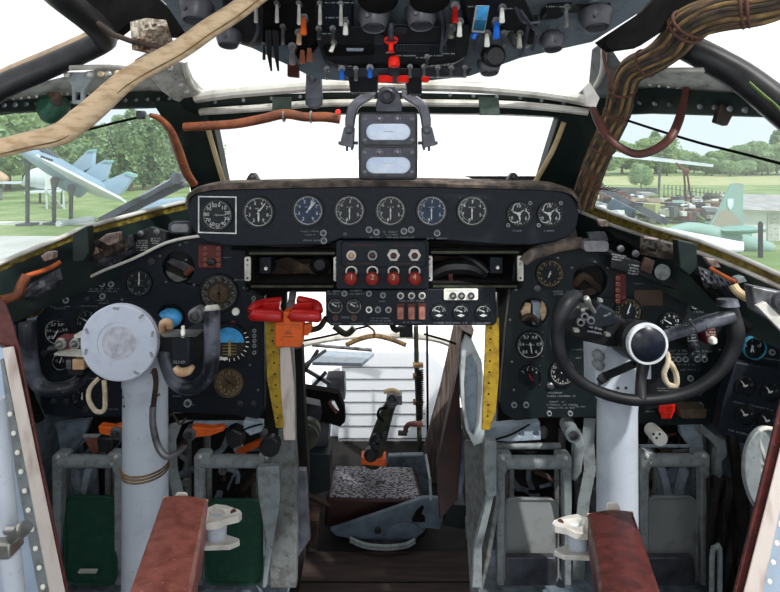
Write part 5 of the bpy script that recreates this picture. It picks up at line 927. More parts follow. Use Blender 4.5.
curved('control_cable', [(232, 436), (248, 428), (262, 424)], .0025, 'blackm', 'thin dark cable under the lower right of the left panel', 'cable', 1.47)
# rods and boxes that fill the space under the panels
b = MB(); b.flat([(225, 432), (233, 429), (243, 434), (242, 446), (232, 450), (226, 444)], 1.46, .04); one(b, 'valve_block', 'black', 'small black valve block under the left panel', 'valve', None, .005)
b = MB(); b.flat([(96, 438), (112, 438), (112, 452), (98, 454)], 1.5, .04); one(b, 'valve_block', 'black', 'small black block below the orange lever by the left column', 'valve', None, .005)
b = MB(); b.flat([(85, 440), (98, 441), (100, 452), (92, 454)], 1.53, .02); one(b, 'rusty_plate', 'rust', 'rusty plate beside the small black block on the left', 'plate')
b = MB(); b.flat([(244, 420), (262, 424), (262, 432), (250, 436), (243, 430)], 1.48, .03); one(b, 'cast_bracket', 'bluegrey', 'blue grey casting at the lower right corner of the left panel', 'bracket', None, .003)
q = random.Random(5)
CL = ['brownpipe', 'greyd', 'copperd', 'bluegd', 'brownpipe', 'blackm']
for x0, x1, n, lab in ((60, 118, 16, 'behind the outer left pedal'), (203, 268, 18, 'behind the pedal next to the left aisle post'), (505, 566, 16, 'behind the pedal next to the doorway frame'), (648, 706, 14, 'behind the outer right pedal'), (574, 596, 6, 'left of the right control column'), (708, 745, 9, 'right of the outer right pedal'), (168, 192, 6, 'right of the left control column')):
    t = thing('pipe_cluster', P((x0+x1)/2, 560, 1.66), 'tangle of grimy pipes and rods '+lab, 'pipes', 'pipe tangles behind the pedals')
    for k in range(n):
        x = q.uniform(x0, x1); y = q.uniform(436, 545); a = q.uniform(0, 3.14); L = q.uniform(8, 22)
        p0 = (x-math.cos(a)*L, y-math.sin(a)*L*.8); p1 = (x+math.cos(a)*L, y+math.sin(a)*L*.8); Y = 1.61+.008*k
        b = MB(); b.tube([P(*p0, Y), P((p0[0]+p1[0])/2+q.uniform(-5, 5), (p0[1]+p1[1])/2+q.uniform(-5, 5), Y), P(*p1, Y)], q.uniform(.004, .013), 8, True, 4); part(b, 'pipe', t, q.choice(CL))
        if k % 3 == 0:
            b = MB(); c = P(q.uniform(x0, x1), q.uniform(430, 500), Y); b.lathe(c, (q.uniform(-.6, .6), -1, q.uniform(-.4, .4)), [(.012, -.02), (.014, 0), (.014, .01), (.008, .012), (.008, .018)], 10); part(b, 'coupling', t, q.choice(['greyd', 'brownpipe', 'bluegrey', 'black']))
    for x in (x0+4, x1-4): b = MB(); b.tube([P(x, 430, 1.7), P(x, 500, 1.7), (P(x, 500, 1.7)[0], 1.7, 0)], .012, 8); part(b, 'riser', t, 'greyd')
for x0, y0, x1, y1, lab in ((68, 468, 96, 500, 'behind the outer left pedal'), (655, 468, 690, 500, 'behind the outer right pedal')):
    b = MB(); b.flat([(x0, y0), (x1, y0), (x1+2, y1), (x0-2, y1)], 1.6, .01); t = one(b, 'ribbed_wall_panel', 'bluegd', 'blue grey ribbed panel '+lab, 'panel')
    b = MB(); b.bar(P(x0+6, y0, 1.595), P(x0+14, y1, 1.595), .02, .02); b.bar(P(x1-6, y0, 1.595), P(x1-14, y1, 1.595), .02, .02); part(b, 'rib', t, 'bluegrey')
# ================================================================== AISLE WALLS, YELLOW STRIPS, DOOR FRAME
t = thing('aisle_post', P(282, 588, 1.46), 'scarred whitish post left of the aisle, full height', 'post')
b = MB(); b.flat([(279, 347), (292, 346), (294, 380), (295, 440), (297, 470), (296, 588), (270, 588), (268, 470), (278, 440)], 1.46, .03); k = part(b, 'grey_web', t, 'greyd', None, .002)
b = MB(); b.flat([(280, 348), (290, 347), (294, 390), (295, 440), (284, 440), (281, 400)], 1.452, .008); part(b, 'worn_edge', t, 'wornstrip', 'pale worn facing')
b = MB(); b.flat([(257, 468), (279, 466), (280, 500), (270, 560), (266, 588), (262, 588), (266, 540), (258, 496)], 1.44, .02); part(b, 'side_plate', t, 'grey', None, .002)
b = MB(); b.flat([(265, 322), (279, 322), (280, 382), (284, 428), (276, 428), (267, 380)], 1.45, .01); t = one(b, 'yellow_rail', 'yellow', 'yellow drilled strip hanging below the red grips', 'rail', None, .001)
for i in range(9): b = MB(); b.lathe(P(272+i*.7, 330+i*11, 1.45), FR, [(.003, 0), (.0025, .001)], 8); part(b, 'rivet_hole', t, 'black')
b = MB(); b.flat([(486, 322), (499, 318), (499, 376), (496, 410), (490, 430), (482, 430), (484, 380)], 1.45, .01); t = one(b, 'yellow_rail', 'yellow', 'yellow drilled strip left of the right instrument panel', 'rail', None, .001)
for i in range(9): b = MB(); b.lathe(P(491-i*.4, 328+i*11, 1.45), FR, [(.003, 0), (.0025, .001)], 8); part(b, 'rivet_hole', t, 'black')
t = thing('doorway_frame', P(480, 588, 1.5), 'chipped grey doorway frame with a tall oval slot right of the aisle', 'frame')
b = MB(); b.flat([(462, 346), (466, 336), (472, 340), (482, 362), (484, 380), (485, 442), (474, 446), (466, 430), (461, 400), (460, 370)], 1.50, .02, [[(466, 358), (471, 354), (477, 366), (478, 380), (477, 420), (474, 436), (470, 432), (466, 410), (464, 384)]]); part(b, 'slotted_plate', t, 'wornw', None, .002)
b = MB(); b.flat([(465, 355), (472, 352), (479, 366), (480, 420), (475, 438), (469, 434), (463, 384)], 1.525, .01); part(b, 'blue_grey_backing', t, 'bluegrey')
b = MB(); b.flat([(485, 440), (497, 442), (497, 496), (487, 498), (484, 470)], 1.44, .02); part(b, 'front_stop', t, 'grey', None, .003)
b = MB(); b.prism([P(464, 440, 1.62), P(486, 440, 1.48), P(497, 500, 1.47), P(486, 560, 1.47), P(478, 592, 1.46), P(470, 592, 1.56), P(466, 520, 1.62)], (.012, 0, 0)); part(b, 'aisle_side', t, 'greyd', None, .002)
b = MB(); b.flat([(487, 498), (494, 496), (482, 548), (482, 588), (472, 588), (474, 548)], 1.46, .02); part(b, 'lower_strap', t, 'grey', None, .002)
b = MB(); b.flat([(480, 520), (496, 520), (496, 550), (476, 548)], 1.58, .02); part(b, 'lower_box', t, 'bluegd')
t = one(MB().flat([(454, 326), (472, 325), (474, 330), (461, 388), (450, 430), (442, 484), (424, 484), (424, 448), (440, 390)], 2.6, .03), 'leaning_plank', 'wood', 'grey weathered plank leaning across the right of the nose opening', 'plank', None, .003)
one(MB().flat([(462, 330), (472, 335), (462, 352), (460, 400), (462, 440), (458, 500), (440, 520), (437, 470), (447, 420), (458, 372)], 1.80, .05), 'maroon_shadow', 'cushion', 'dark maroon sheet standing for the shadow between the plank and the doorway frame', 'panel', None, .003)  # solid sheet modelled where shadow falls beside the plank
# ================================================================== NOSE COMPARTMENT
b = MB(); b.prism([(-.5, 1.3, -.40), (.5, 1.3, -.40), (.62, 3.4, -.40), (-.62, 3.4, -.40)], (0, 0, -.04)); struct(b, 'floor_lower', 'dark', 'dark lower floor of the nose compartment')
t = thing('wooden_step', (0, 2.0, -.40), 'dim brown boards across the aisle at the foot of the nose seat', 'step')
for i in range(4): b = MB(); y = 1.50+i*.155; b.prism([(-.36, y, -.36), (.36, y, -.36), (.36, y+.148, -.36), (-.36, y+.148, -.36)], (0, 0, -.03)); part(b, 'board', t, 'boards', None, .003)
b = MB(); b.prism([(-.43, 1.82, -.4), (-.62, 3.3, -.4), (-.62, 3.3, .28), (-.56, 2.9, .34), (-.45, 2.1, .42), (-.42, 1.82, .55)], (-.02, 0, 0)); struct(b, 'wall_nose_left', 'bluegd', 'dark left wall of the nose compartment')
b = MB(); b.prism([(.44, 1.82, -.4), (.62, 3.3, -.4), (.62, 3.3, .28), (.58, 2.9, .30), (.46, 2.1, .40), (.43, 1.82, .55)], (.02, 0, 0)); struct(b, 'wall_nose_right', 'bluegd', 'dark right wall of the nose compartment')
b = MB(); b.tube([P(258, 356, 3.0), P(322, 340, 3.05), P(380, 335, 3.1), P(440, 340, 3.05), P(480, 362, 3.0)], .02, 8, True, 5); struct(b, 'trim_21', 'aluL', 'pale curved rim of the glazed nose')
b = MB(); b.prism([P(300, 300, 3.2), P(500, 300, 3.2), P(500, 480, 3.2), P(300, 480, 3.2)], (0, .006, 0)); struct(b, 'window_6', 'glass', 'nose window beyond the seat')
t = thing('white_blind', P(386, 475, 3.0), 'bright white quilted blind with thin horizontal seams in the nose', 'blind')
b = MB(); b.flat([(342, 352), (424, 352), (426, 400), (430, 490), (336, 490), (340, 400)], 3.0, .02); part(b, 'sheet', t, 'sheet')
for i, y in enumerate((367, 379, 390.5, 402, 414, 426, 438.5, 451)): b = MB(); b.rect(342-i*.5, y, 423+i*.5, y+.7, 2.992, .006); part(b, 'seam', t, 'steel')
b = MB(); b.flat([(312, 380), (340, 368), (340, 470), (300, 470)], 3.05, .02); one(b, 'white_side_sheet', 'sheet', 'white cloth to the left of the seamed blind', 'sheet')
b = MB(); b.flat([(424, 350), (446, 370), (450, 420), (430, 470)], 3.08, .02); one(b, 'white_side_sheet', 'sheet', 'white cloth to the right of the seamed blind', 'sheet')
curved('curved_tube', [(346, 345), (360, 339), (375, 336), (390, 339), (406, 345)], .013, 'wire', 'bow-shaped tan tube hanging at the top of the white blind', 'tube', 2.85)
curved('hanging_wire', [(368, 326), (374, 331), (374, 338)], .006, 'lace', 'twisted wire holding the bow-shaped tan tube', 'wire', 2.84)
curved('control_cable', [(302, 341), (328, 336), (352, 330), (368, 326)], .004, 'blackm', 'thin dark cable at the top left of the nose opening', 'cable', 2.0)
curved('control_cable', [(424, 334), (445, 340), (456, 344)], .004, 'blackm', 'thin dark cable reaching toward the plank', 'cable', 2.0)
b = MB(); b.prism([P(312, 362, 2.2), P(322, 350, 2.45), P(374, 353, 2.45), P(362, 363, 2.2)], (0, 0, -.015)); t = one(b, 'metal_tray', 'bluegrey', 'pale grey tray held out at the upper left of the nose', 'tray', None, .002)
b = MB(); b.bar(P(296, 371, 2.1), P(326, 350, 2.1), .012, .012); part(b, 'support_arm', t, 'grey')
b = MB(); b.cyl(P(312, 345, 2.5), P(372, 350, 2.5), .008); one(b, 'cross_rod', 'steel', 'thin metal rod above the pale tray', 'rod')
# nav clutter left
b = MB(); b.flat([(326, 378), (344, 378), (345, 400), (328, 402)], 2.3, .08); one(b, 'grey_box', 'gunL', 'small grey box left of the white blind', 'box', None, .004)
t = RK = thing('equipment_rack', P(296, 600, 1.9), 'dark upright rack with a black D-shaped hand grip left of the white blind', 'rack')
b = MB(); b.flat([(290, 350), (302, 348), (304, 400), (308, 470), (304, 560), (296, 606), (290, 606)], 1.9, .05); part(b, 'upright', t, 'dark', None, .003)
b = MB(); b.flat([(302, 388), (322, 391), (338, 394), (344, 408), (345, 422), (340, 427), (330, 424), (320, 422), (322, 412), (320, 400), (302, 396)], 2.0, .04, [[(328, 400), (334, 400), (339, 410), (338, 416), (330, 410)]]); gk = part(b, 'hand_grip', t, 'blackm', 'D-shaped hand grip with a red stripe', .006)
b = MB(); b.bar(P(329, 402, 1.995), P(337, 413, 1.995), .008, .01); part(b, 'red_stripe', gk, 'redbox')
def nb(name, pts, Y, d, m, lab, cat, bev=.003): return one(MB().flat(pts, Y, d), name, m, lab, cat, None, bev)
nb('equipment_box', [(300, 402), (330, 408), (328, 446), (300, 450)], 2.25, .1, 'gun', 'dark box below the black hand grip', 'box')
t = RK; b = MB(); b.lathe(P(307, 435, 2.1), FR, [(.05, -.05), (.05, -.02), (.035, -.01), (.035, .0), (.05, .01), (.05, .02), (.02, .025)], 24); part(b, 'cable_reel', t, 'olive', 'round ribbed reel')
nb('equipment_box', [(298, 452), (330, 455), (330, 490), (300, 500)], 2.2, .1, 'panelg', 'dark green box at the left of the patterned seat', 'box')
nb('equipment_box', [(300, 520), (318, 520), (316, 548), (300, 546)], 2.1, .1, 'brownpipe', 'small brown box on the floor left of the nose seat', 'box')
nb('equipment_box', [(448, 440), (462, 428), (468, 446), (462, 498), (450, 498)], 1.95, .08, 'bluegd', 'blue grey box under the maroon shadow sheet', 'box')
nb('equipment_box', [(446, 504), (466, 506), (466, 530), (444, 526)], 2.1, .08, 'panelg', 'dark green low box right of the nose seat', 'box')
nb('mesh_grille', [(298, 470), (306, 470), (310, 540), (296, 560)], 1.7, .02, 'gun', 'narrow dark grille at the left edge of the aisle', 'grille')
curved('flexible_hose', [(298, 488), (306, 494), (320, 500), (330, 505)], .014, 'brownpipe', 'dusty hose lying left of the nose seat', 'hose', 2.2)
for x0, y0, x1, y1, lab in ((300, 366, 330, 384, 'upper'), (300, 400, 326, 372, 'crossing'), (296, 384, 318, 350, 'steep')):
    b = MB(); b.bar(P(x0, y0, 2.1), P(x1, y1, 2.1), .014, .01); one(b, 'frame_strut', 'gunL', lab+' grey strut under the pale tray', 'strut')
# right hand nose: vertical post with coil
t = thing('coiled_cable_post', P(417, 450, 2.6), 'dark post wrapped by a coiled cable right of the white blind', 'post')
b = MB(); b.tube([P(416, 326, 2.6), P(417, 380, 2.6), P(419, 425, 2.6), P(420, 460, 2.6)], .012, 8, True, 3); part(b, 'post', t, 'olive')
b = MB(); b.tube([P(419.5+3.4*math.cos(i*1.26), 370+i*.42, 2.56+.016*math.sin(i*1.26)) for i in range(120)], .0035, 6); part(b, 'coiled_cable', t, 'blackm')
for y in (365, 376, 402, 424): b = MB(); b.box(P(418, y, 2.58), (.05, .03, .016)); part(b, 'clamp', t, 'wire')
b = MB(); b.tube([P(414, 320, 2.0), P(396, 330, 2.0), P(392, 322, 2.0)], .012, 8, True, 4); b.box(P(406, 330, 2.0), (.05, .05, .04)); part(b, 'cable_loop', clp, 'black')
b = MB(); b.tube([P(334, 326, 1.9), P(346, 334, 1.9), P(354, 328, 1.9)], .012, 8, True, 4); part(b, 'cable_loop', clp, 'olive')
t = thing('crank_handle', P(412, 428, 2.5), 'small dark brown crank handle right of the white blind', 'crank'); b = MB(); b.tube([P(422, 424, 2.5), P(410, 424, 2.5), P(406, 428, 2.5), P(406, 432, 2.5)], .012, 8, True, 4); part(b, 'arm', t, 'lace'); b = MB(); b.cyl(P(398, 433, 2.5), P(407, 433, 2.5), .012); part(b, 'grip', t, 'black')
b = MB(); b.cyl(P(427, 326, 2.7), P(428, 470, 2.7), .006); one(b, 'thin_post', 'blackm', 'thin upright rod at the right of the nose opening', 'rod')
# joystick
t = thing('sighting_stick', P(372, 468, 2.3), 'olive sighting stick with a camera-like head on an orange base', 'control stick')
b = MB(); b.tube([P(371, 462, 2.35), P(378, 440, 2.33), P(386, 415, 2.3), P(392, 402, 2.28)], [.045, .038, .030, .022], 12, True, 3); part(b, 'shaft', t, 'olive')
b = MB(); b.lathe(P(392, 399, 2.28), FR, [(.022, -.05), (.026, 0), (.026, .03), (.018, .034), (.018, .025)], 18); b.box(P(398, 398, 2.3), (.035, .05, .04)); k = part(b, 'head', t, 'gunL', None, .002)
b = MB(); b.lathe(P(392, 399, 2.245), FR, [(.017, 0), (.012, .004)], 16); part(b, 'lens', k, 'black')
b = MB(); b.tube([P(384, 392, 2.28), P(392, 390, 2.28), P(400, 393, 2.28)], .01, 8, True, 3); part(b, 'cream_bracket', k, 'cream')
b = MB(); b.tube([P(387, 408, 2.27), P(380, 409, 2.26), P(378, 416, 2.26), P(384, 421, 2.28)], .006, 8, True, 5); part(b, 'side_loop', t, 'blackm')
for x, y, r in ((371, 453, .03), (378, 436, .022), (384, 432, .018), (376, 444, .016)): b = MB(); b.lathe(P(x, y, 2.3), FR, [(r, -.01), (r, .02), (r*.6, .03)], 14); part(b, 'knob', t, 'black')
b = MB(); b.flat([(361, 458), (386, 459), (386, 467), (361, 465)], 2.3, .06); part(b, 'orange_base', t, 'orange', 'orange base block', .004)
# nose seat
t = thing('navigator_seat', P(385, 545, 2.2), 'maroon nose seat with patterned cushion cloth and grey side plate', 'seat')
b = MB(); b.prism([P(336, 465.5, 2.45), P(412, 467, 2.45), P(420, 498, 2.2), P(330, 496, 2.2)], (0, 0, -.012)); part(b, 'patterned_cloth', t, 'quilt', 'white and brown patterned cloth', .004)
b = MB(); b.loft([[P(334, 467, 2.5), P(416, 468, 2.5), P(416, 478, 2.5), P(334, 478, 2.5)], [P(326, 498, 2.19), P(424, 500, 2.19), P(428, 520, 2.19), P(324, 528, 2.19)]]); part(b, 'seat_cushion', t, 'cushion', None, .012)
b = MB(); b.flat([(388, 456), (424, 455), (430, 482), (432, 500), (412, 500), (412, 474), (388, 468)], 2.52, .03); part(b, 'backrest', t, 'bluegd', None, .006)
b = MB(); b.flat([(330, 530), (378, 514), (424, 498), (432, 498), (448, 500), (440, 530), (424, 528), (414, 538), (396, 541), (352, 539), (336, 536)], 2.13, .02); k = part(b, 'side_plate', t, 'greyside', None, .003)
b = MB(); b.flat([(412, 520), (416, 512), (422, 506), (424, 508), (421, 514), (425, 518), (425, 522), (413, 522)], 2.124, .006); part(b, 'catch', k, 'blackm')
b = MB(); b.lathe(P(378, 530, 2.13), FR, [(.014, 0), (.014, .004), (.007, .006)], 16); part(b, 'pivot_hole', k, 'black')
b = MB(); b.flat([(384, 536), (392, 526), (404, 522), (416, 525), (424, 532), (414, 539), (398, 541)], 2.124, .006); part(b, 'lobe', k, 'greyside', None, .002)
b = MB(); b.tube([P(426, 455, 2.3), P(430, 480, 2.15), P(431, 500, 2.12)], .006, 8); part(b, 'stay_rod', t, 'grey')
b = MB(); b.lathe((P(385, 540, 2.3)[0], 2.36, -.40), (0, 0, 1), [(.20, 0), (.20, .02), (.12, .04), (.10, .12)], 28); part(b, 'seat_base', t, 'gun')
for dy in (0, 3): b = MB(); b.tube([P(350, 538+dy, 2.12), P(365, 544+dy, 2.1), P(385, 546+dy, 2.09), P(405, 544+dy, 2.1), P(415, 539+dy, 2.12)], .006, 8, True, 4); part(b, 'base_rail', t, 'grey')
# ================================================================== PILOT SEATS (only frame edge and inner armrest are in view)
def armrest(t, q0, q1, m, lab, bx, sg, by):
    (a, ya), (b2, yb) = q0; (c, yc), (d, yd) = q1
    Ya, Yb = 1.02, .72; th = Vector((0, 0, -.055))
    tl, tr, br, bl = P(a, ya, Ya), P(b2, yb, Ya), P(d, yd, Yb), P(c, yc, Yb)
    b = MB(); n = 6; rings = []
    for i in range(n+1):
        k = i/n; A = tl.lerp(bl, k); B = tr.lerp(br, k); w = (B-A); bul = Vector((0, 0, .004))
        rings.append([A, A+w*.2+bul, A+w*.5+bul*1.6, A+w*.8+bul, B, B+th*.5+w*.02, B+th, A+th, A+th*.5-w*.02])
    b.loft(rings); k = part(b, 'armrest', t, m, lab, .006)
    b = MB(); b.tube([tl+Vector((0, 0, -.004)), tr+Vector((0, 0, -.004))], .003, 8); part(b, 'worn_piping', k, 'canvas')
    Yk = 1.0; X = lambda x: bx+sg*x
    b = MB(); b.prism([P(X(x), by+y, Yk-dd) for x, y, dd in ((0, 2, 0), (10, -2, -.03), (20, -1, -.03), (34, 4, 0), (36, 7, .01), (33, 10, .02), (22, 12, .03), (12, 17, .04), (0, 18, .04))], (0, 0, -.012), [[P(X(11+8*math.cos(v)), by+6.5+4.5*math.sin(v), Yk+.0-.03*math.sin(v)*.5) for v in [j*6.283/14 for j in range(14)]]]); part(b, 'top_flange', k, 'whitemet', 'white cast flange with a round socket', .002)
    b = MB(); b.lathe(P(X(27.5), by+6.6, Yk-.002), (0, -.35, 1), [(.006, 0), (.0055, .003)], 12); part(b, 'bolt', k, 'strap')
    b = MB(); b.tube([P(X(11), by+13, Yk), P(X(10.5), by+34, Yk)], [10.5*S(Yk), 9*S(Yk)], 24); part(b, 'socket_cup', k, 'column')
    b = MB(); b.prism([P(X(x), by+y, Yk-dd) for x, y, dd in ((-2, 30, 0), (20, 28, -.02), (33, 32, 0), (34, 35, .01), (24, 39, .03), (-2, 40, .03))], (0, 0, -.01)); part(b, 'lower_flange', k, 'whitemet', 'white lower flange', .002)
    b = MB(); b.loft([[P(X(x), by+y, Yk+.02+z) for x, y in ((-32, -8), (-29, -14), (-19, -14), (-17, -5), (-18, 2), (-32, 2))] for z in (0, .02)]); part(b, 'end_lug', k, 'whitemet', None, .003)
Y = .80
t = thing('pilot_seat', (-.62, .5, 0), 'left pilot seat, its worn pale frame edge and lit-toned red-brown armrest in view', 'seat')
b = MB(); b.prism([P(x, y, Y) for x, y in ((-12, 292), (-2, 294), (6, 303), (13, 322), (20, 347), (44, 470), (69, 590), (75, 620), (66, 620), (60, 590), (10, 347), (0, 345), (-12, 340))], (-.037, .05, -.02)); part(b, 'padded_edge', t, 'brown', 'red-brown padded edge', .004)
b = MB(); b.prism([P(x, y, Y-.008) for x, y in ((2, 348), (14, 346), (40, 470), (65, 590), (71, 620), (56, 620), (49, 590), (26, 470))], (-.037, .05, -.02)); part(b, 'worn_strip', t, 'wornstrip', 'worn whitish strip', .002)
b = MB(); b.prism([P(x, y, Y+.012) for x, y in ((-30, 335), (2, 348), (26, 470), (49, 590), (56, 620), (-60, 620))], (0, .02, 0)); k = part(b, 'side_panel', t, 'bluepale', 'pale blue riveted panel')
b = MB(); b.prism([P(x, y, Y+.006) for x, y in ((0, 360), (3, 360), (26, 470), (49, 590), (56, 620), (44, 620), (38, 590), (15, 470))], (0, .01, 0)); part(b, 'rivet_strip', k, 'grey')
for i in range(10): y = 414+i*19.2; b = MB(); b.ball(P(5.5+(y-390)*.19, y, Y+.004), .0042, 8, (1, .6, 1)); part(b, 'rivet', k, 'whitecap')
armrest(t, ((163, 496), (208, 499)), ((126, 600), (190, 600)), 'brownlit', 'salmon-brown armrest, coloured as lit', 206, 1, 506)
t2 = thing('pilot_seat', (.62, .5, 0), 'right pilot seat, its red-brown frame edge at the corner and darker armrest in view', 'seat')
b = MB(); b.prism([P(x, y, Y) for x, y in ((800, 330), (790, 366), (778, 408), (756, 500), (734, 590), (727, 620), (738, 620), (745, 590), (768, 500), (790, 408), (800, 372))], (.037, .05, -.02)); part(b, 'padded_edge', t2, 'brown', 'red-brown padded edge', .004)
b = MB(); b.prism([P(x, y, Y-.008) for x, y in ((800, 366), (786, 424), (767, 500), (744, 590), (736, 620), (754, 620), (763, 590), (780, 510), (800, 430))], (.037, .05, -.02)); part(b, 'worn_strip', t2, 'wornstrip', 'worn whitish strip', .002)
b = MB(); b.prism([P(x, y, Y+.012) for x, y in ((820, 380), (800, 430), (780, 510), (763, 590), (754, 620), (840, 620))], (0, .02, 0)); k = part(b, 'side_panel', t2, 'bluepale', 'pale blue riveted panel')
for i in range(4): y = 524+i*19.2; b = MB(); b.ball(P(783-(y-510)*.19, y, Y+.004), .0042, 8, (1, .6, 1)); part(b, 'rivet', k, 'whitecap')
armrest(t2, ((587, 513), (633, 511)), ((600, 600), (664, 600)), 'brown', 'dark red-brown armrest', 588, -1, 516)
for tt, sg in ((t, -1), (t2, 1)): b = MB(); b.box((sg*.62, .45, .2), (.5, .4, .4)); b.box((sg*.62, .25, .5), (.46, .10, .25)); part(b, 'seat_base', tt, 'bluegd', None, .01)
# left seat extra: white vertical tube and knob
t = thing('side_rail', P(8, 600, .72), 'white painted tube with a bare metal clamp at the lower left corner', 'rail')
b = MB(); b.tube([P(-6, 400, .72), P(2, 470, .72), P(8, 530, .72), P(16, 610, .72)], .013, 14, True, 3); part(b, 'tube', t, 'column')
b = MB(); b.box(P(8, 544, .71), (.026, .03, .022)); b.cyl(P(12, 538, .70), P(24, 526, .69), .008); b.cyl(P(6, 530, .70), P(24, 530, .69), .006); part(b, 'clamp', t, 'alu', None, .003)
b = MB(); b.cyl(P(22, 532, .69), P(27, 526, .69), .008); part(b, 'knob', t, 'greyd')
# mirror like ribbed disc on right
t = thing('ribbed_dish', P(757, 480, .92), 'pale ribbed oval dish half hidden by the right seat frame', 'dish')
b = MB(); b.prism([P(767+22*math.cos(a), 470+42*math.sin(a), .95+.02*math.cos(a)) for a in [j*6.283/32 for j in range(32)]], (.0, .012, 0)); part(b, 'dish', t, 'grey', None, .003)
b = MB(); b.tube([P(767+22*math.cos(a), 470+42*math.sin(a), .948) for a in [j*6.283/32 for j in range(33)]], .004, 8); part(b, 'rim', t, 'aluL')
for a in (150, 180, 210, 240, 120): b = MB(); b.bar(P(769, 470, .947), P(767+20*math.cos(math.radians(a)), 470+40*math.sin(math.radians(a)), .947), .005, .006); part(b, 'rib', t, 'aluL')
b = MB(); b.tube([P(732, 436, 1.3), P(738, 480, 1.25), P(744, 530, 1.2), P(746, 600, 1.15)], .013, 12, True, 4); one(b, 'oxygen_hose', 'blackm', 'black hose running down beside the right seat', 'hose')
b = MB(); b.tube([P(712, 655, 1.3), P(712, 560, 1.3), P(716, 548, 1.3), P(720, 556, 1.3), P(718, 655, 1.3)], .006, 10, True, 4); one(b, 'seat_lever', 'grey', 'small grey loop lever right of the outer right pedal', 'lever')
q = random.Random(4)
b = MB(); rings = [[P(x+q.uniform(-1, 1), y, 1.42+.03*math.sin(x*.5+y*.1)+dd) for x in range(706, 750, 3)] for y, dd in ((478, .03), (500, 0), (530, -.02), (560, -.02), (600, 0))]
for a, c in zip(rings, rings[1:]):
    for i in range(len(a)-1): b.face([b.v(a[i]), b.v(a[i+1]), b.v(c[i+1]), b.v(c[i])])
bmesh.ops.remove_doubles(b.bm, verts=b.bm.verts, dist=1e-5); bmesh.ops.solidify(b.bm, geom=b.bm.faces[:], thickness=.01); one(b, 'crumpled_cloth', 'dark', 'crumpled dark canvas right of the outer right pedal', 'cloth')
# ================================================================== OVERHEAD PANEL
def O(px, py, d=0): return P(px, py, OY(py)-d)
ov = thing('overhead_panel', P(390, 70, 1.1), 'crowded black overhead switch panel above the windshield', 'control panel')
def oplate(pts, name='sub_panel', m='black', d=.0, th=.05, lab=None, bev=.003):
    b = MB(); b.prism([O(x, y, d) for x, y in pts], (0, th, .0)); return part(b, name, ov, m, lab, bev)
oplate([(222, -10), (264, -10), (264, 40), (242, 42), (222, 32)])
oplate([(262, -10), (316, -10), (316, 40), (300, 62), (286, 40), (262, 42)], m='blackm')
p1 = oplate([(314, -10), (352, -10), (352, 42), (316, 42)], m='panel')
oplate([(316, 36), (345, 32), (352, 26), (400, 24), (440, 26), (470, 24), (470, 34), (467, 56), (455, 62), (430, 64), (336, 64), (322, 58)], 'centre_console', 'black', .005, .06)
oplate([(340, 68), (473, 68), (468, 76), (345, 76)], 'toggle_rail', 'gun', .01, .03)
oplate([(462, -10), (522, -10), (536, 20), (534, 44), (520, 44), (512, 30), (470, 28)])
oplate([(548, 2), (574, 1), (568, 12), (546, 14)]); oplate([(516, 14), (540, 14), (538, 26), (520, 26)])
oplate([(576, 3), (612, 2), (611, 6), (577, 6)], 'vent_slot')
oplate([(322, 46), (374, 46), (374, 54), (326, 56)], 'slide_slot', 'blackm', .012, .02)
oplate([(396, 44), (448, 44), (446, 51), (396, 51)], 'ribbed_strip', 'gun', .012, .01)
b = MB()
for i in range(14): b.prism([O(398+i*3.4, 45, .014), O(400+i*3.4, 45, .014), O(400+i*3.4, 50, .014), O(398+i*3.4, 50, .014)], (0, .004, 0))
part(b, 'ribbed_strip_teeth', ov, 'black')
oplate([(346, 48), (364, 48), (363, 51), (347, 51)], 'slide_window', 'bluegrey', .014, .004)
oplate([(429, 45), (442, 45), (442, 53), (429, 53)], 'square_cap', 'panel', .02, .01)
oplate([(348, 76), (378, 76), (377, 92), (350, 92)], 'connector_block', 'black', .0, .05); oplate([(404, 70), (422, 70), (422, 94), (408, 94)], 'connector_block', 'black', .0, .05)
oplate([(374, 34), (384, 34), (384, 44), (374, 44)], 'small_box', 'gun', .012, .02); oplate([(394, 27), (408, 27), (406, 33), (395, 33)], 'small_box', 'gun', .014, .02)
b = MB().use('dim')
for x, y, w in ((325, 2, 28), (326, 17, 22), (394, 55, 22), (416, 57, 12), (386, 52, 8), (322, 33, 14), (442, 53, 12), (546, 6, 18), (500, 8, 12), (468, 6, 12), (430, 55, 12)):
    q = random.Random(x); xx = 0
    while xx < w:
        b.face([b.v(O(x+xx, y, .019)), b.v(O(x+xx+.9, y, .019)), b.v(O(x+xx+.9, y+1.3, .019)), b.v(O(x+xx, y+1.3, .019))]); xx += 1.3 if q.random() > .2 else 2.6
part(b, 'stencilled_legend', ov)
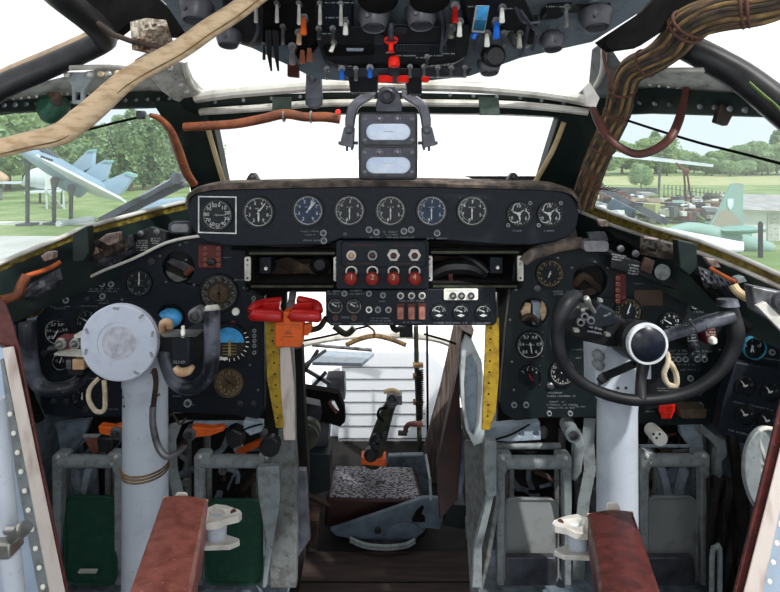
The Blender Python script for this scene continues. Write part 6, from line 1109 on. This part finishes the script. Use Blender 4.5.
# cup lamps
for x, y, r, lab in ((197, 14, 17, 'cup lamp at the left end'), (374, 21, 16.5, 'left cup lamp of the middle pair'), (421, 19, 16.5, 'right cup lamp of the middle pair'), (595, 21, 16.5, 'large cup lamp at the right end'), (552, 44, 12.5, 'smaller cup lamp at the right end'), (489, 68, 12, 'small cup lamp hanging low right of centre'), (229, 40, 13, 'cup lamp behind the canvas hose')):
    s = S(OY(y)); t0 = O(x, y-r*.5, .0); dn = Vector((0, -.25, -1)).normalized()
    b = MB(); b.lathe(t0, dn, [(r*s*.75, -.01), (r*s, 0), (r*s*1.0, .003), (r*s*.96, r*s*.3), (r*s*.74, r*s*.95), (r*s*.68, r*s*1.02), (r*s*.6, r*s*.9)], 28); l = part(b, 'cup_lamp', ov, 'cup', lab)
    b = MB(); b.lathe(t0+dn*r*s*.9, dn, [(r*s*.58, -.002), (r*s*.5, .004)], 20); part(b, 'lens', l, 'gun'); b = MB(); b.lathe(t0-dn*.012, -dn, [(r*s*.4, -.012), (r*s*.35, .01), (r*s*.2, .015)], 16); part(b, 'mount', l, 'ceil')
    b = MB(); b.lathe(t0+dn*r*s*.45+Vector((-r*s*.35 if r > 14 else 0, -r*s*.86, 0)), FR, [(.004, -.01), (.004, .004)], 8); part(b, 'screw', l, 'steel')
b = MB(); b.lathe(O(495, 56, .03), (.1, -1, -.2), [(.024, -.03), (.024, 0), (.018, .006)], 20); part(b, 'round_cap', ov, 'black')
for x, r in ((378, 20), (430, 20)): b = MB(); b.lathe(O(x, -3, .02), (0, -.5, -1), [(r*S(.98), 0), (r*S(.98), .006), (r*S(.9)*.8, .012)], 24); part(b, 'round_speaker', ov, 'blackm')
# levers and switches
def osw(px, y0, y1, w, m, lab=None, name='toggle_switch', dx=0, d=.012):
    Y = OY(y0)-d; g = MB(); g.lathe(P(px, y0-1, Y), FR, [(w*S(Y)*.8, -.01), (w*S(Y)*.8, .006)], 8); o = part(g, name, ov, 'steel', lab)
    h = MB().tube([P(px, y0, Y-.006), P(px+dx*.3, y0+(y1-y0)*.3, Y-.016), P(px+dx, y1-.8, Y-.02), P(px+dx, y1, Y-.02)], [w*S(Y)*.36, w*S(Y)*.45, w*S(Y)*.55, w*S(Y)*.35], 10); part(h, 'lever', o, m)
for x, y0, y1 in ((256, 5, 23), (277, 5, 23), (299, 5, 25), (320, 5, 25), (341, 5, 26)): osw(x, y0, y1, 3.6, 'aluL', 'long silver lever', 'bar_lever')
for a in ((345.5, 24, 35, 5, 'whitecap', 'white capped switch'), (303.5, 19, 35, 6, 'orange', 'orange capped switch'), (299, 34, 45, 5, 'ivory', 'cream capped switch'), (292.5, 48, 65, 5.5, 'alu', 'silver plunger'), (334, 44, 52, 4, 'whitecap', 'white tilted switch', 'toggle_switch', -3), (455, 8, 23, 6, 'red', 'red capped switch'), (459.5, 23, 37, 5, 'whitecap', 'white capped switch'), (502, 9, 23, 5, 'whitecap', 'white capped switch'), (496.5, 23, 39, 6.5, 'blue', 'blue capped switch'), (487, 35, 47, 5, 'whitecap', 'white capped switch'), (503.5, 35, 47, 4.5, 'steel'), (519.5, 35, 48, 4.5, 'ivdim'), (451, 30, 38, 6, 'alu'), (327, 70, 80, 3.5, 'alu'), (342, 70, 80, 4.5, 'blue', 'blue capped switch'), (356, 70, 81, 3.5, 'alu'), (370, 69, 78, 4.5, 'blue', 'blue capped switch'), (410, 68, 78, 3.5, 'alu'), (424, 68, 77, 3.5, 'alu'), (437.5, 69, 78, 3.5, 'alu'), (451, 69, 78, 3.5, 'alu'), (464.5, 69, 78, 3.5, 'alu'), (427, 58, 67, 3.5, 'steel'), (566, 9, 27, 4.5, 'alu', 'silver lever on the right sub-panel'), (283, 28, 45, 3.6, 'steel'), (319, 30, 40, 4, 'steel'), (333, 30, 42, 4, 'steel'), (264, 46, 60, 3, 'black')): osw(*a)
for x, y in ((302, 54), (309, 52)): b = MB(); b.prism([O(x-1.5, y-4, .03), O(x+2, y-4, .03), O(x+3, y+9, .03), O(x-3, y+9, .03)], (0, .012, 0)); part(b, 'brown_tab', ov, 'ivdark2')
b = MB(); b.prism([O(287, 64, .02), O(298, 63, .02), O(298.5, 77, .02), O(287, 76, .02)], (0, .02, 0)); part(b, 'brown_block', ov, 'strap', 'brown hanging block', .002)
for x in (268, 275): b = MB(); b.prism([O(x-3, 30, .03), O(x+3, 30, .03), O(x+3.5, 60, .03), O(x+4, 71, .03), O(x+2, 71, .03), O(x-2, 52, .03)], (0, .008, 0)); part(b, 'black_blade', ov, 'black', None, .002)
b = MB(); b.prism([O(476, 5, .02), O(490, 5, .02), O(485, 32, .03), O(472, 31, .03)], (0, .012, 0)); g = part(b, 'blue_light', ov, 'aluL', 'blue rectangular lamp cover', .002)
b = MB(); b.prism([O(477.5, 6, .022), O(488.7, 6, .022), O(487, 20, .027), O(475.5, 19.5, .027)], (0, .002, 0)); part(b, 'upper_pane', g, 'bluel'); b = MB(); b.prism([O(475.3, 20, .028), O(486.7, 20.5, .028), O(484, 31, .032), O(473, 30, .032)], (0, .002, 0)); part(b, 'lower_pane', g, 'teal')
b = MB(); b.ball(O(475, 36, .02), .008, 12); part(b, 'blue_knob', ov, 'blue')
# red handles
t = thing('red_fire_handle', O(391, 66, .04), 'bright red double-collar pull handle at the centre of the overhead panel', 'handle')
b = MB(); b.lathe(O(391, 24, .03), (0, -.05, -1), [(.006, 0), (.006, .03), (.012, .032)], 16); part(b, 'stem', t, 'gun')
b = MB(); b.lathe(O(391, 37.5, .035), (0, -.1, -1), [(.008, 0), (.014, .002), (.0145, .006), (.011, .012), (.005, .014), (.005, .028), (.008, .03)], 24); part(b, 'upper_collar', t, 'redb')
b = MB(); b.lathe(O(394, 56, .035), (0, -.1, -1), [(.006, 0), (.011, .004), (.0125, .014), (.012, .022), (.007, .024)], 24); part(b, 'lower_collar', t, 'redb')
b = MB(); b.prism([O(378, 75, .02), O(393, 75, .02), O(393, 82, .02), O(378, 82, .02)], (0, .02, 0)); b2 = MB(); b2.prism([O(397, 75, .02), O(409, 75, .02), O(409, 82, .02), O(397, 82, .02)], (0, .02, 0)); part(b, 'red_bar', t, 'redb', None, .003); part(b2, 'red_bar', t, 'redb', None, .003)
b = MB(); b.prism([O(421, 76, .02), O(430, 76, .02), O(429, 82, .02), O(422, 82, .02)], (0, .015, 0)); part(b, 'red_tab', t, 'redb', None, .003)
b = MB(); b.prism([O(388, 66, .03), O(400, 66, .03), O(399, 76, .03), O(390, 76, .03)], (0, .02, 0)); part(b, 'bracket', t, 'gun', None, .002)
# grey latch bracket
t = thing('latch_bracket', P(313, 104, 1.3), 'dark grey latch bracket hanging on the header left of centre', 'bracket')
b = MB(); b.flat([(306, 66), (321, 66), (322, 104), (317, 108), (310, 108), (305, 104)], 1.3, .02); part(b, 'plate', t, 'gun', None, .003); b = MB(); b.tube([P(309, 73, 1.295), P(314, 77, 1.29), (P(319, 73, 1.295))], .004, 8, True, 3); part(b, 'hook', t, 'alu')
b = MB(); b.flat([(272, 97), (291, 97), (291, 112), (272, 112)], 1.5, .01); one(b, 'cover_plate', 'greenplate', 'small green plate on the header left of centre', 'plate', None, .002)
b = MB(); b.flat([(479, 97), (499, 98), (500, 115), (480, 115)], 1.5, .01); one(b, 'cover_plate', 'greenplate', 'small green plate on the header right of centre', 'plate', None, .002)
for i, (pts) in enumerate(([(520, 10), (530, 24), (538, 34), (532, 50)], [(516, 8), (524, 22), (540, 22)], [(440, 8), (443, 30), (441, 52)], [(446, 6), (448, 30), (444, 44)], [(255, 6), (258, 30), (252, 44)], [(528, 26), (524, 48), (520, 56)], [(478, 36), (474, 48), (480, 58)])):
    b = MB(); b.tube([O(x, y, .03) for x, y in pts], .0035, 8, True, 4); part(b, 'wire', ov, 'gun')
# ================================================================== CANVAS HOSE, ORANGE HOSE, WIRE BUNDLE, STRAPS
b = MB(); pts = [(-40, 154), (0, 148), (30, 141), (60, 134), (80, 120), (100, 103), (122, 83), (145, 68), (180, 49), (210, 28), (235, 12), (256, -4), (280, -22)]
Ys = [.78, .8, .8, .81, .82, .83, .84, .85, .86, .86, .86, .86, .86]
b.tube([P(x, y, Y) for (x, y), Y in zip(pts, Ys)], [.0150, .0145, .015, .0175, .019, .0185, .017, .0165, .0165, .0165, .016, .016, .016], 18, True, 5); h = one(b, 'canvas_wrapped_hose', 'canvas', 'fat cream canvas-wrapped hose sweeping across the top left', 'hose')
b = MB(); b.tube([P(x, y+6, Y-.012) for (x, y), Y in zip(pts, Ys)], .0012, 6, True, 5); part(b, 'stitched_seam', h, 'wire')
t = one(MB().tube([P(340, 119, 1.44), P(325, 117, 1.44), P(305, 117, 1.44), P(285, 114, 1.44), P(262, 119, 1.44), P(235, 124, 1.44), P(205, 126, 1.44), P(184, 127, 1.44)], [.014, .014, .013, .014, .0135, .013, .0125, .012], 14, True, 5), 'orange_hose', 'orhose', 'orange-brown hose running along the top left of the windshield', 'hose')
for x, y in ((284, 116), (311, 117)): b = MB(); b.torus(P(x, y, 1.44), (1, 0, 0), .015, .003, 18, 6); part(b, 'clamp', t, 'alu')
b = MB(); b.lathe(P(338, 112, 1.42), FR, [(.008, 0), (.006, .008)], 12); one(b, 'red_plug', 'redb', 'tiny red cap on the header beside the oval indicator', 'cap')
one(MB().tube([P(150, 115, 1.38), P(160, 119, 1.4), P(170, 130, 1.42), P(178, 150, 1.46), P(186, 172, 1.5), P(194, 184, 1.53)], [.008, .012, .014, .017, .017, .015], 14, True, 5, .7), 'orange_strap_hose', 'orhose', 'flattened orange hose down the left windshield post', 'hose')
b = MB(); b.tube([P(76, 133, 1.2), P(110, 124, 1.22), P(140, 117, 1.24)], .003, 8, True, 3); t = one(b, 'pull_cord', 'blackm', 'thin dark cord across the top of the left side window', 'cord'); b = MB(); b.box(P(141, 115, 1.24), (.018, .016, .02)); part(b, 'end_block', t, 'gun', None, .003)
b = MB(); b.tube([P(626, 120, 1.35), P(660, 131, 1.3), P(700, 143, 1.22), P(740, 153, 1.14), P(790, 166, 1.05)], .0032, 8, True, 3); one(b, 'pull_cord', 'blackm', 'thin dark cord slanting across the right side window', 'cord')
# wire bundle
t = thing('wire_bundle', P(590, 205, 1.55), 'thick laced bundle of brown wires down the right windshield post', 'wiring')
ctr = [(800, -8, .98), (760, 6, 1.02), (720, 14, 1.06), (690, 24, 1.10), (672, 44, 1.15), (652, 60, 1.2), (632, 70, 1.25), (622, 88, 1.3), (618, 110, 1.36), (606, 140, 1.42), (592, 172, 1.5), (582, 204, 1.56)]
rad = [.030, .031, .032, .032, .030, .027, .027, .027, .027, .027, .028, .028]
C0 = [P(*c) for c in ctr]; q = random.Random(3)
for k in range(30):
    a0 = k*2*math.pi/19 if k < 19 else k*2*math.pi/11; rr = 1.0 if k < 19 else .62; pts = []
    for i, p in enumerate(C0):
        tt = (C0[min(i+1, len(C0)-1)]-C0[max(i-1, 0)]).normalized(); u = tt.cross(Vector((0, 1, 0))).normalized(); w = tt.cross(u); a = a0+i*.16+q.uniform(-.05, .05)
        pts.append(p+(u*math.cos(a)+w*math.sin(a))*rad[i]*rr*q.uniform(.93, 1.06))
    b = MB(); b.tube(pts, .0052 if k % 3 else .0065, 8, True, 4); part(b, 'cable', t, ['wire', 'wire2', 'wire', 'wire2', 'wire2', 'wire', 'wire2'][k % 7])
for i, f, rr in ((3, 0, 1.22), (3, .25, 1.2), (5, .3, 1.2), (7, .0, 1.2), (1, .3, 1.18), (1, .45, 1.18), (8, .1, 1.2), (9, .2, 1.2)):
    p = C0[i].lerp(C0[i+1], f); ax = (C0[i+1]-C0[i]).normalized(); b = MB(); b.torus(p, ax, rad[i]*rr, .0035, 22, 8); part(b, 'lacing', t, 'lace')
for k in range(7):
    b = MB(); x = 585+k*1.5; b.tube([P(x, 176, 1.45), P(x-3+k, 186, 1.44), P(x+6+k*2.2, 191+q.uniform(-2, 1), 1.43), P(x+14+k*2.0, 183+k, 1.43)], .0011, 6, True, 4); part(b, 'loose_wire', t, 'copperd')
b = MB(); b.tube([P(603, 45, 1.2), P(605, 62, 1.2), P(610, 78, 1.2), P(614, 92, 1.2)], .004, 8, True, 4); part(b, 'branch_wire', t, 'lace')
# strap loop
b = MB(); pts = [P(592, 106, 1.25), P(598, 120, 1.22), P(606, 134, 1.2), P(618, 146, 1.18), P(636, 154, 1.18), P(654, 150, 1.18), P(670, 138, 1.18), P(679, 120, 1.2), P(684, 100, 1.22), P(686, 88, 1.24)]
b.tube(pts, [.008, .011, .011, .010, .010, .010, .010, .010, .008, .007], 12, True, 5, .7); t = one(b, 'leather_strap', 'strap', 'brown leather strap hanging in a loop over the right side window', 'strap')
b = MB(); b.flat([(584, 88), (590, 82), (600, 98), (596, 108), (586, 106)], 1.24, .01); part(b, 'end_clip', t, 'whitemet', 'bright metal end clip', .002)
b = MB(); b.prism([P(675, 74, 1.28), P(700, 76, 1.26), P(692, 88, 1.25), P(684, 88, 1.25)], (0, .01, 0)); part(b, 'anchor_plate', t, 'grey', None, .002)
b = MB(); b.tube([P(749, 82, 1.06), P(762, 94, 1.05), P(776, 106, 1.04), P(790, 122, 1.03)], [.005, .0065, .007, .006], 10, True, 4, .5); one(b, 'green_strap', 'grassstrap', 'olive green webbing strap at the upper right edge', 'strap')
b = MB(); b.flat([(722, 102), (731, 98), (736, 110), (728, 126), (716, 122)], 1.22, .02); t = one(b, 'hook_bracket', 'brownpipe', 'small rusty hook under the right header beam', 'hook', None, .003)
t = thing('green_lamp_shade', P(45, 124, 1.17), 'dark green cup hanging under the left header beam', 'lamp'); b = MB(); b.prism([P(x, y, 1.17) for x, y in ((33, 99), (40, 94), (56, 94), (60, 106), (55, 118), (46, 125), (38, 120), (33, 110))], (0, .05, 0)); part(b, 'shade', t, 'green', None, .012)
b = MB(); b.flat([(47, 92), (58, 92), (60, 105), (54, 106)], 1.165, .01); part(b, 'mount', t, 'brownpipe')
t = thing('corner_gusset', P(80, 104, 1.165), 'pale metal gusset with an open hook above the left side window', 'bracket'); b = MB(); b.flat([(62, 72), (96, 72), (84, 90), (84, 104), (72, 104), (71, 86)], 1.165, .01, [[(75, 92), (80, 92), (80, 100), (75, 100)]]); part(b, 'plate', t, 'grey', None, .002)
for x in (67, 90): b = MB(); b.ball(P(x, 75, 1.16), .007, 10); part(b, 'bolt', t, 'aluL')
for i, (x, y, n_) in enumerate(((91, 74, 3), (101, 74, 0), (108, 74, 0), (118, 73, 0))): b = MB(); b.ball(P(x, y, 1.17), .0075, 10, (1.2, .6, .9)); one(b, 'header_bolt', 'cream' if i % 2 else 'alu', ['round bolt head', 'tan bolt head', 'small round bolt head', 'last tan bolt head'][i]+' right of the pale metal gusset at upper left', 'bolt')
# sill fittings
def sillbits(side):
    X = (lambda x: x) if side < 0 else (lambda x: 780-x); nm = 'left' if side < 0 else 'right'
    b = MB(); b.prism([P(x, y, 1.33) for x, y in (((72, 234), (87, 226), (89, 252), (84, 262), (72, 262)) if side < 0 else ((678, 240), (697, 244), (698, 268), (690, 276), (680, 268)))], (0, .03, 0)); one(b, 'sill_bracket', 'dgreen', 'dark green upright bracket on the %s window sill' % nm, 'bracket', None, .003)
sillbits(-1); sillbits(1)
for pts, m, lab in (([(98, 240), (106, 234), (119, 232), (119, 242), (108, 246)], 'pinkm', 'dusty pinkish metal block on the left sill'), ([(40, 256), (46, 252), (53, 252), (53, 259), (44, 262)], 'pinkm', 'small bright clip low on the left sill'), ([(86, 251), (94, 248), (96, 254), (87, 257)], 'pinkm', 'small pale clip beside the dark green left bracket'), ([(644, 236), (662, 239), (666, 250), (652, 254), (643, 246)], 'pinkm', 'dusty pinkish metal block on the right sill'), ([(597, 219), (607, 220), (610, 227), (600, 227)], 'pinkm', 'small bright clip near the top of the right sill'), ([(706, 258), (716, 259), (722, 268), (712, 268)], 'pinkm', 'crumpled metal piece right of the dark green right bracket'), ([(736, 278), (744, 276), (748, 282), (738, 284)], 'grey', 'small grey clip low on the right sill')):
    Yx = Yf(pts[0][0], 200)-.05; one(MB().flat(pts, Yx, .02), 'sill_clip', m, lab, 'clip', None, .003)
def tubeat(pts, r, m, lab, name, cat, dd=-.05): b = MB(); b.tube([P(x, y, Yf(x, 200)+dd) for x, y in pts], r, 10, True, 5); return one(b, name, m, lab, cat)
tubeat([(26, 276), (36, 273), (50, 268), (60, 262)], .006, 'copper', 'bent copper wire along the left sill', 'sill_wire', 'wire')
tubeat([(0, 300), (10, 298), (18, 294), (22, 284), (27, 275)], .011, 'orhose', 'orange-brown hose end at the far left below the window', 'sill_hose', 'hose')
tubeat([(100, 250), (110, 246), (122, 240)], .005, 'copper', 'short copper wire behind the left sill block', 'sill_wire', 'wire')
tubeat([(710, 268), (724, 276), (736, 282)], .005, 'copper', 'bent copper wire along the right sill', 'sill_wire', 'wire')
tubeat([(733, 285), (738, 292), (748, 298), (757, 299)], .011, 'cream', 'cream curled pipe end low on the right sill', 'sill_hose', 'hose'); tubeat([(751, 296), (756, 298), (760, 300)], .014, 'orange', 'orange plug end low on the right sill', 'sill_plug', 'plug')
tubeat([(692, 270), (706, 285), (720, 300), (735, 318), (750, 330)], .014, 'blackm', 'black padded roll along the right side wall', 'padded_roll', 'padding')
one(MB().crumple([(698, 266), (716, 273), (738, 286)], [(704, 288), (722, 296), (742, 300)], 1.33, .008, 9, 14, 8), 'dust_cover', 'gunL', 'crumpled grey leather cover on the right side wall', 'cover')
one(MB().crumple([(640, 238), (656, 240), (676, 246)], [(640, 254), (660, 258), (682, 262)], 1.40, .008, 12, 14, 6), 'sill_lining', 'hood', 'creased dark lining under the pinkish block on the right sill', 'lining')
one(MB().crumple([(92, 240), (110, 236), (128, 236)], [(92, 262), (108, 256), (128, 250)], 1.42, .008, 14, 14, 6), 'sill_lining', 'hood', 'creased dark lining under the pinkish block on the left sill', 'lining')
one(MB().crumple([(600, 226), (620, 234), (642, 244)], [(600, 240), (620, 246), (640, 258)], 1.47, .006, 15, 14, 5), 'seal_flap', 'blackm', 'creased black flap along the upper right sill', 'flap')
one(MB().crumple([(2, 296), (30, 284), (60, 268)], [(10, 310), (36, 300), (64, 284)], 1.30, .008, 16, 14, 6), 'seal_flap', 'gunL', 'creased dark flap low on the left sill', 'flap')
t = thing('side_ventilator', P(765, 320, 1.1), 'pale metal channel with a round black lens at the right edge', 'ventilator'); b = MB(); b.flat([(752, 286), (800, 296), (800, 345), (786, 330), (756, 312)], 1.12, .03); part(b, 'channel', t, 'steel', None, .004); b = MB(); b.flat([(757, 306), (766, 302), (790, 326), (786, 336)], 1.11, .01); part(b, 'bright_flange', t, 'whitemet', None, .001)
b = MB(); b.ring(P(780, 301, 1.11), FR, .02, .012, .01, 20); part(b, 'lens_ring', t, 'gun')
b = MB(); b.tube([P(20, 300, 1.42), P(22, 330, 1.42), P(24, 380, 1.42), P(40, 420, 1.45)], .012, 10, True, 4); one(b, 'side_hose', 'blackm', 'black hose behind the left horn grip', 'hose')
b = MB(); b.flat([(22, 306), (33, 306), (33, 318), (22, 320)], 1.34, .04); one(b, 'brass_fitting', 'brass', 'dim brass fitting above the left horn grip', 'fitting', None, .005)
# ================================================================== LIGHT AND CAMERA
w = bpy.data.worlds.new('sky'); bpy.context.scene.world = w; w.use_nodes = True; nt = w.node_tree; nt.nodes.clear()
o = nt.nodes.new('ShaderNodeOutputWorld'); bg = nt.nodes.new('ShaderNodeBackground'); tc = nt.nodes.new('ShaderNodeTexCoord'); sx = nt.nodes.new('ShaderNodeSeparateXYZ'); ra = nt.nodes.new('ShaderNodeValToRGB')
nt.links.new(tc.outputs['Generated'], sx.inputs[0]); nt.links.new(sx.outputs[2], ra.inputs[0]); nt.links.new(ra.outputs[0], bg.inputs[0]); nt.links.new(bg.outputs[0], o.inputs[0])
ra.color_ramp.elements[0].position = 0; ra.color_ramp.elements[0].color = (.93, .96, 1.0, 1); ra.color_ramp.elements[1].position = .35; ra.color_ramp.elements[1].color = (1, 1.0, 1.0, 1)
bg.inputs[1].default_value = 1.28
s = bpy.data.lights.new('sun', 'SUN'); s.energy = 4.2; s.angle = math.radians(1.5); s.color = (1, .98, .95)
so = bpy.data.objects.new('sun', s); C.objects.link(so); so.rotation_euler = Vector((.50, -.52, .80)).to_track_quat('Z', 'Y').to_euler()
# added fill lamp behind the viewer, brightens the cockpit
t = thing('fill_lamp', (0, -.25, 1.6), 'added round fill lamp on the roof behind the seats', 'lamp')
b = MB(); b.lathe((0, -.25, 1.638), (0, 0, -1), [(.16, 0), (.16, .03), (.12, .05)]); part(b, 'housing', t, 'grey')
l = bpy.data.lights.new('fill_lamp_light', 'AREA'); l.shape = 'DISK'; l.size = .35; l.energy = 7.5; l.color = (.97, .98, 1)
lo = bpy.data.objects.new('fill_lamp_light', l); C.objects.link(lo); lo.location = (0, -.25, 1.57); lo.rotation_euler = Vector((0, -.9, .45)).to_track_quat('Z', 'Y').to_euler()
cam = bpy.data.cameras.new('camera'); cam.sensor_width = 36; cam.lens = F*36/780; cam.shift_y = -(296-HY)/780.0; cam.clip_start = .02; cam.clip_end = 2000
co = bpy.data.objects.new('camera', cam); C.objects.link(co); co.location = (0, 0, CZ); co.rotation_euler = (math.radians(90), 0, 0)
sc = bpy.context.scene; sc.camera = co
vs = sc.view_settings; vs.view_transform = 'Standard'; vs.look = 'None'; vs.gamma = 1; vs.use_curve_mapping = False; vs.exposure = 0.0
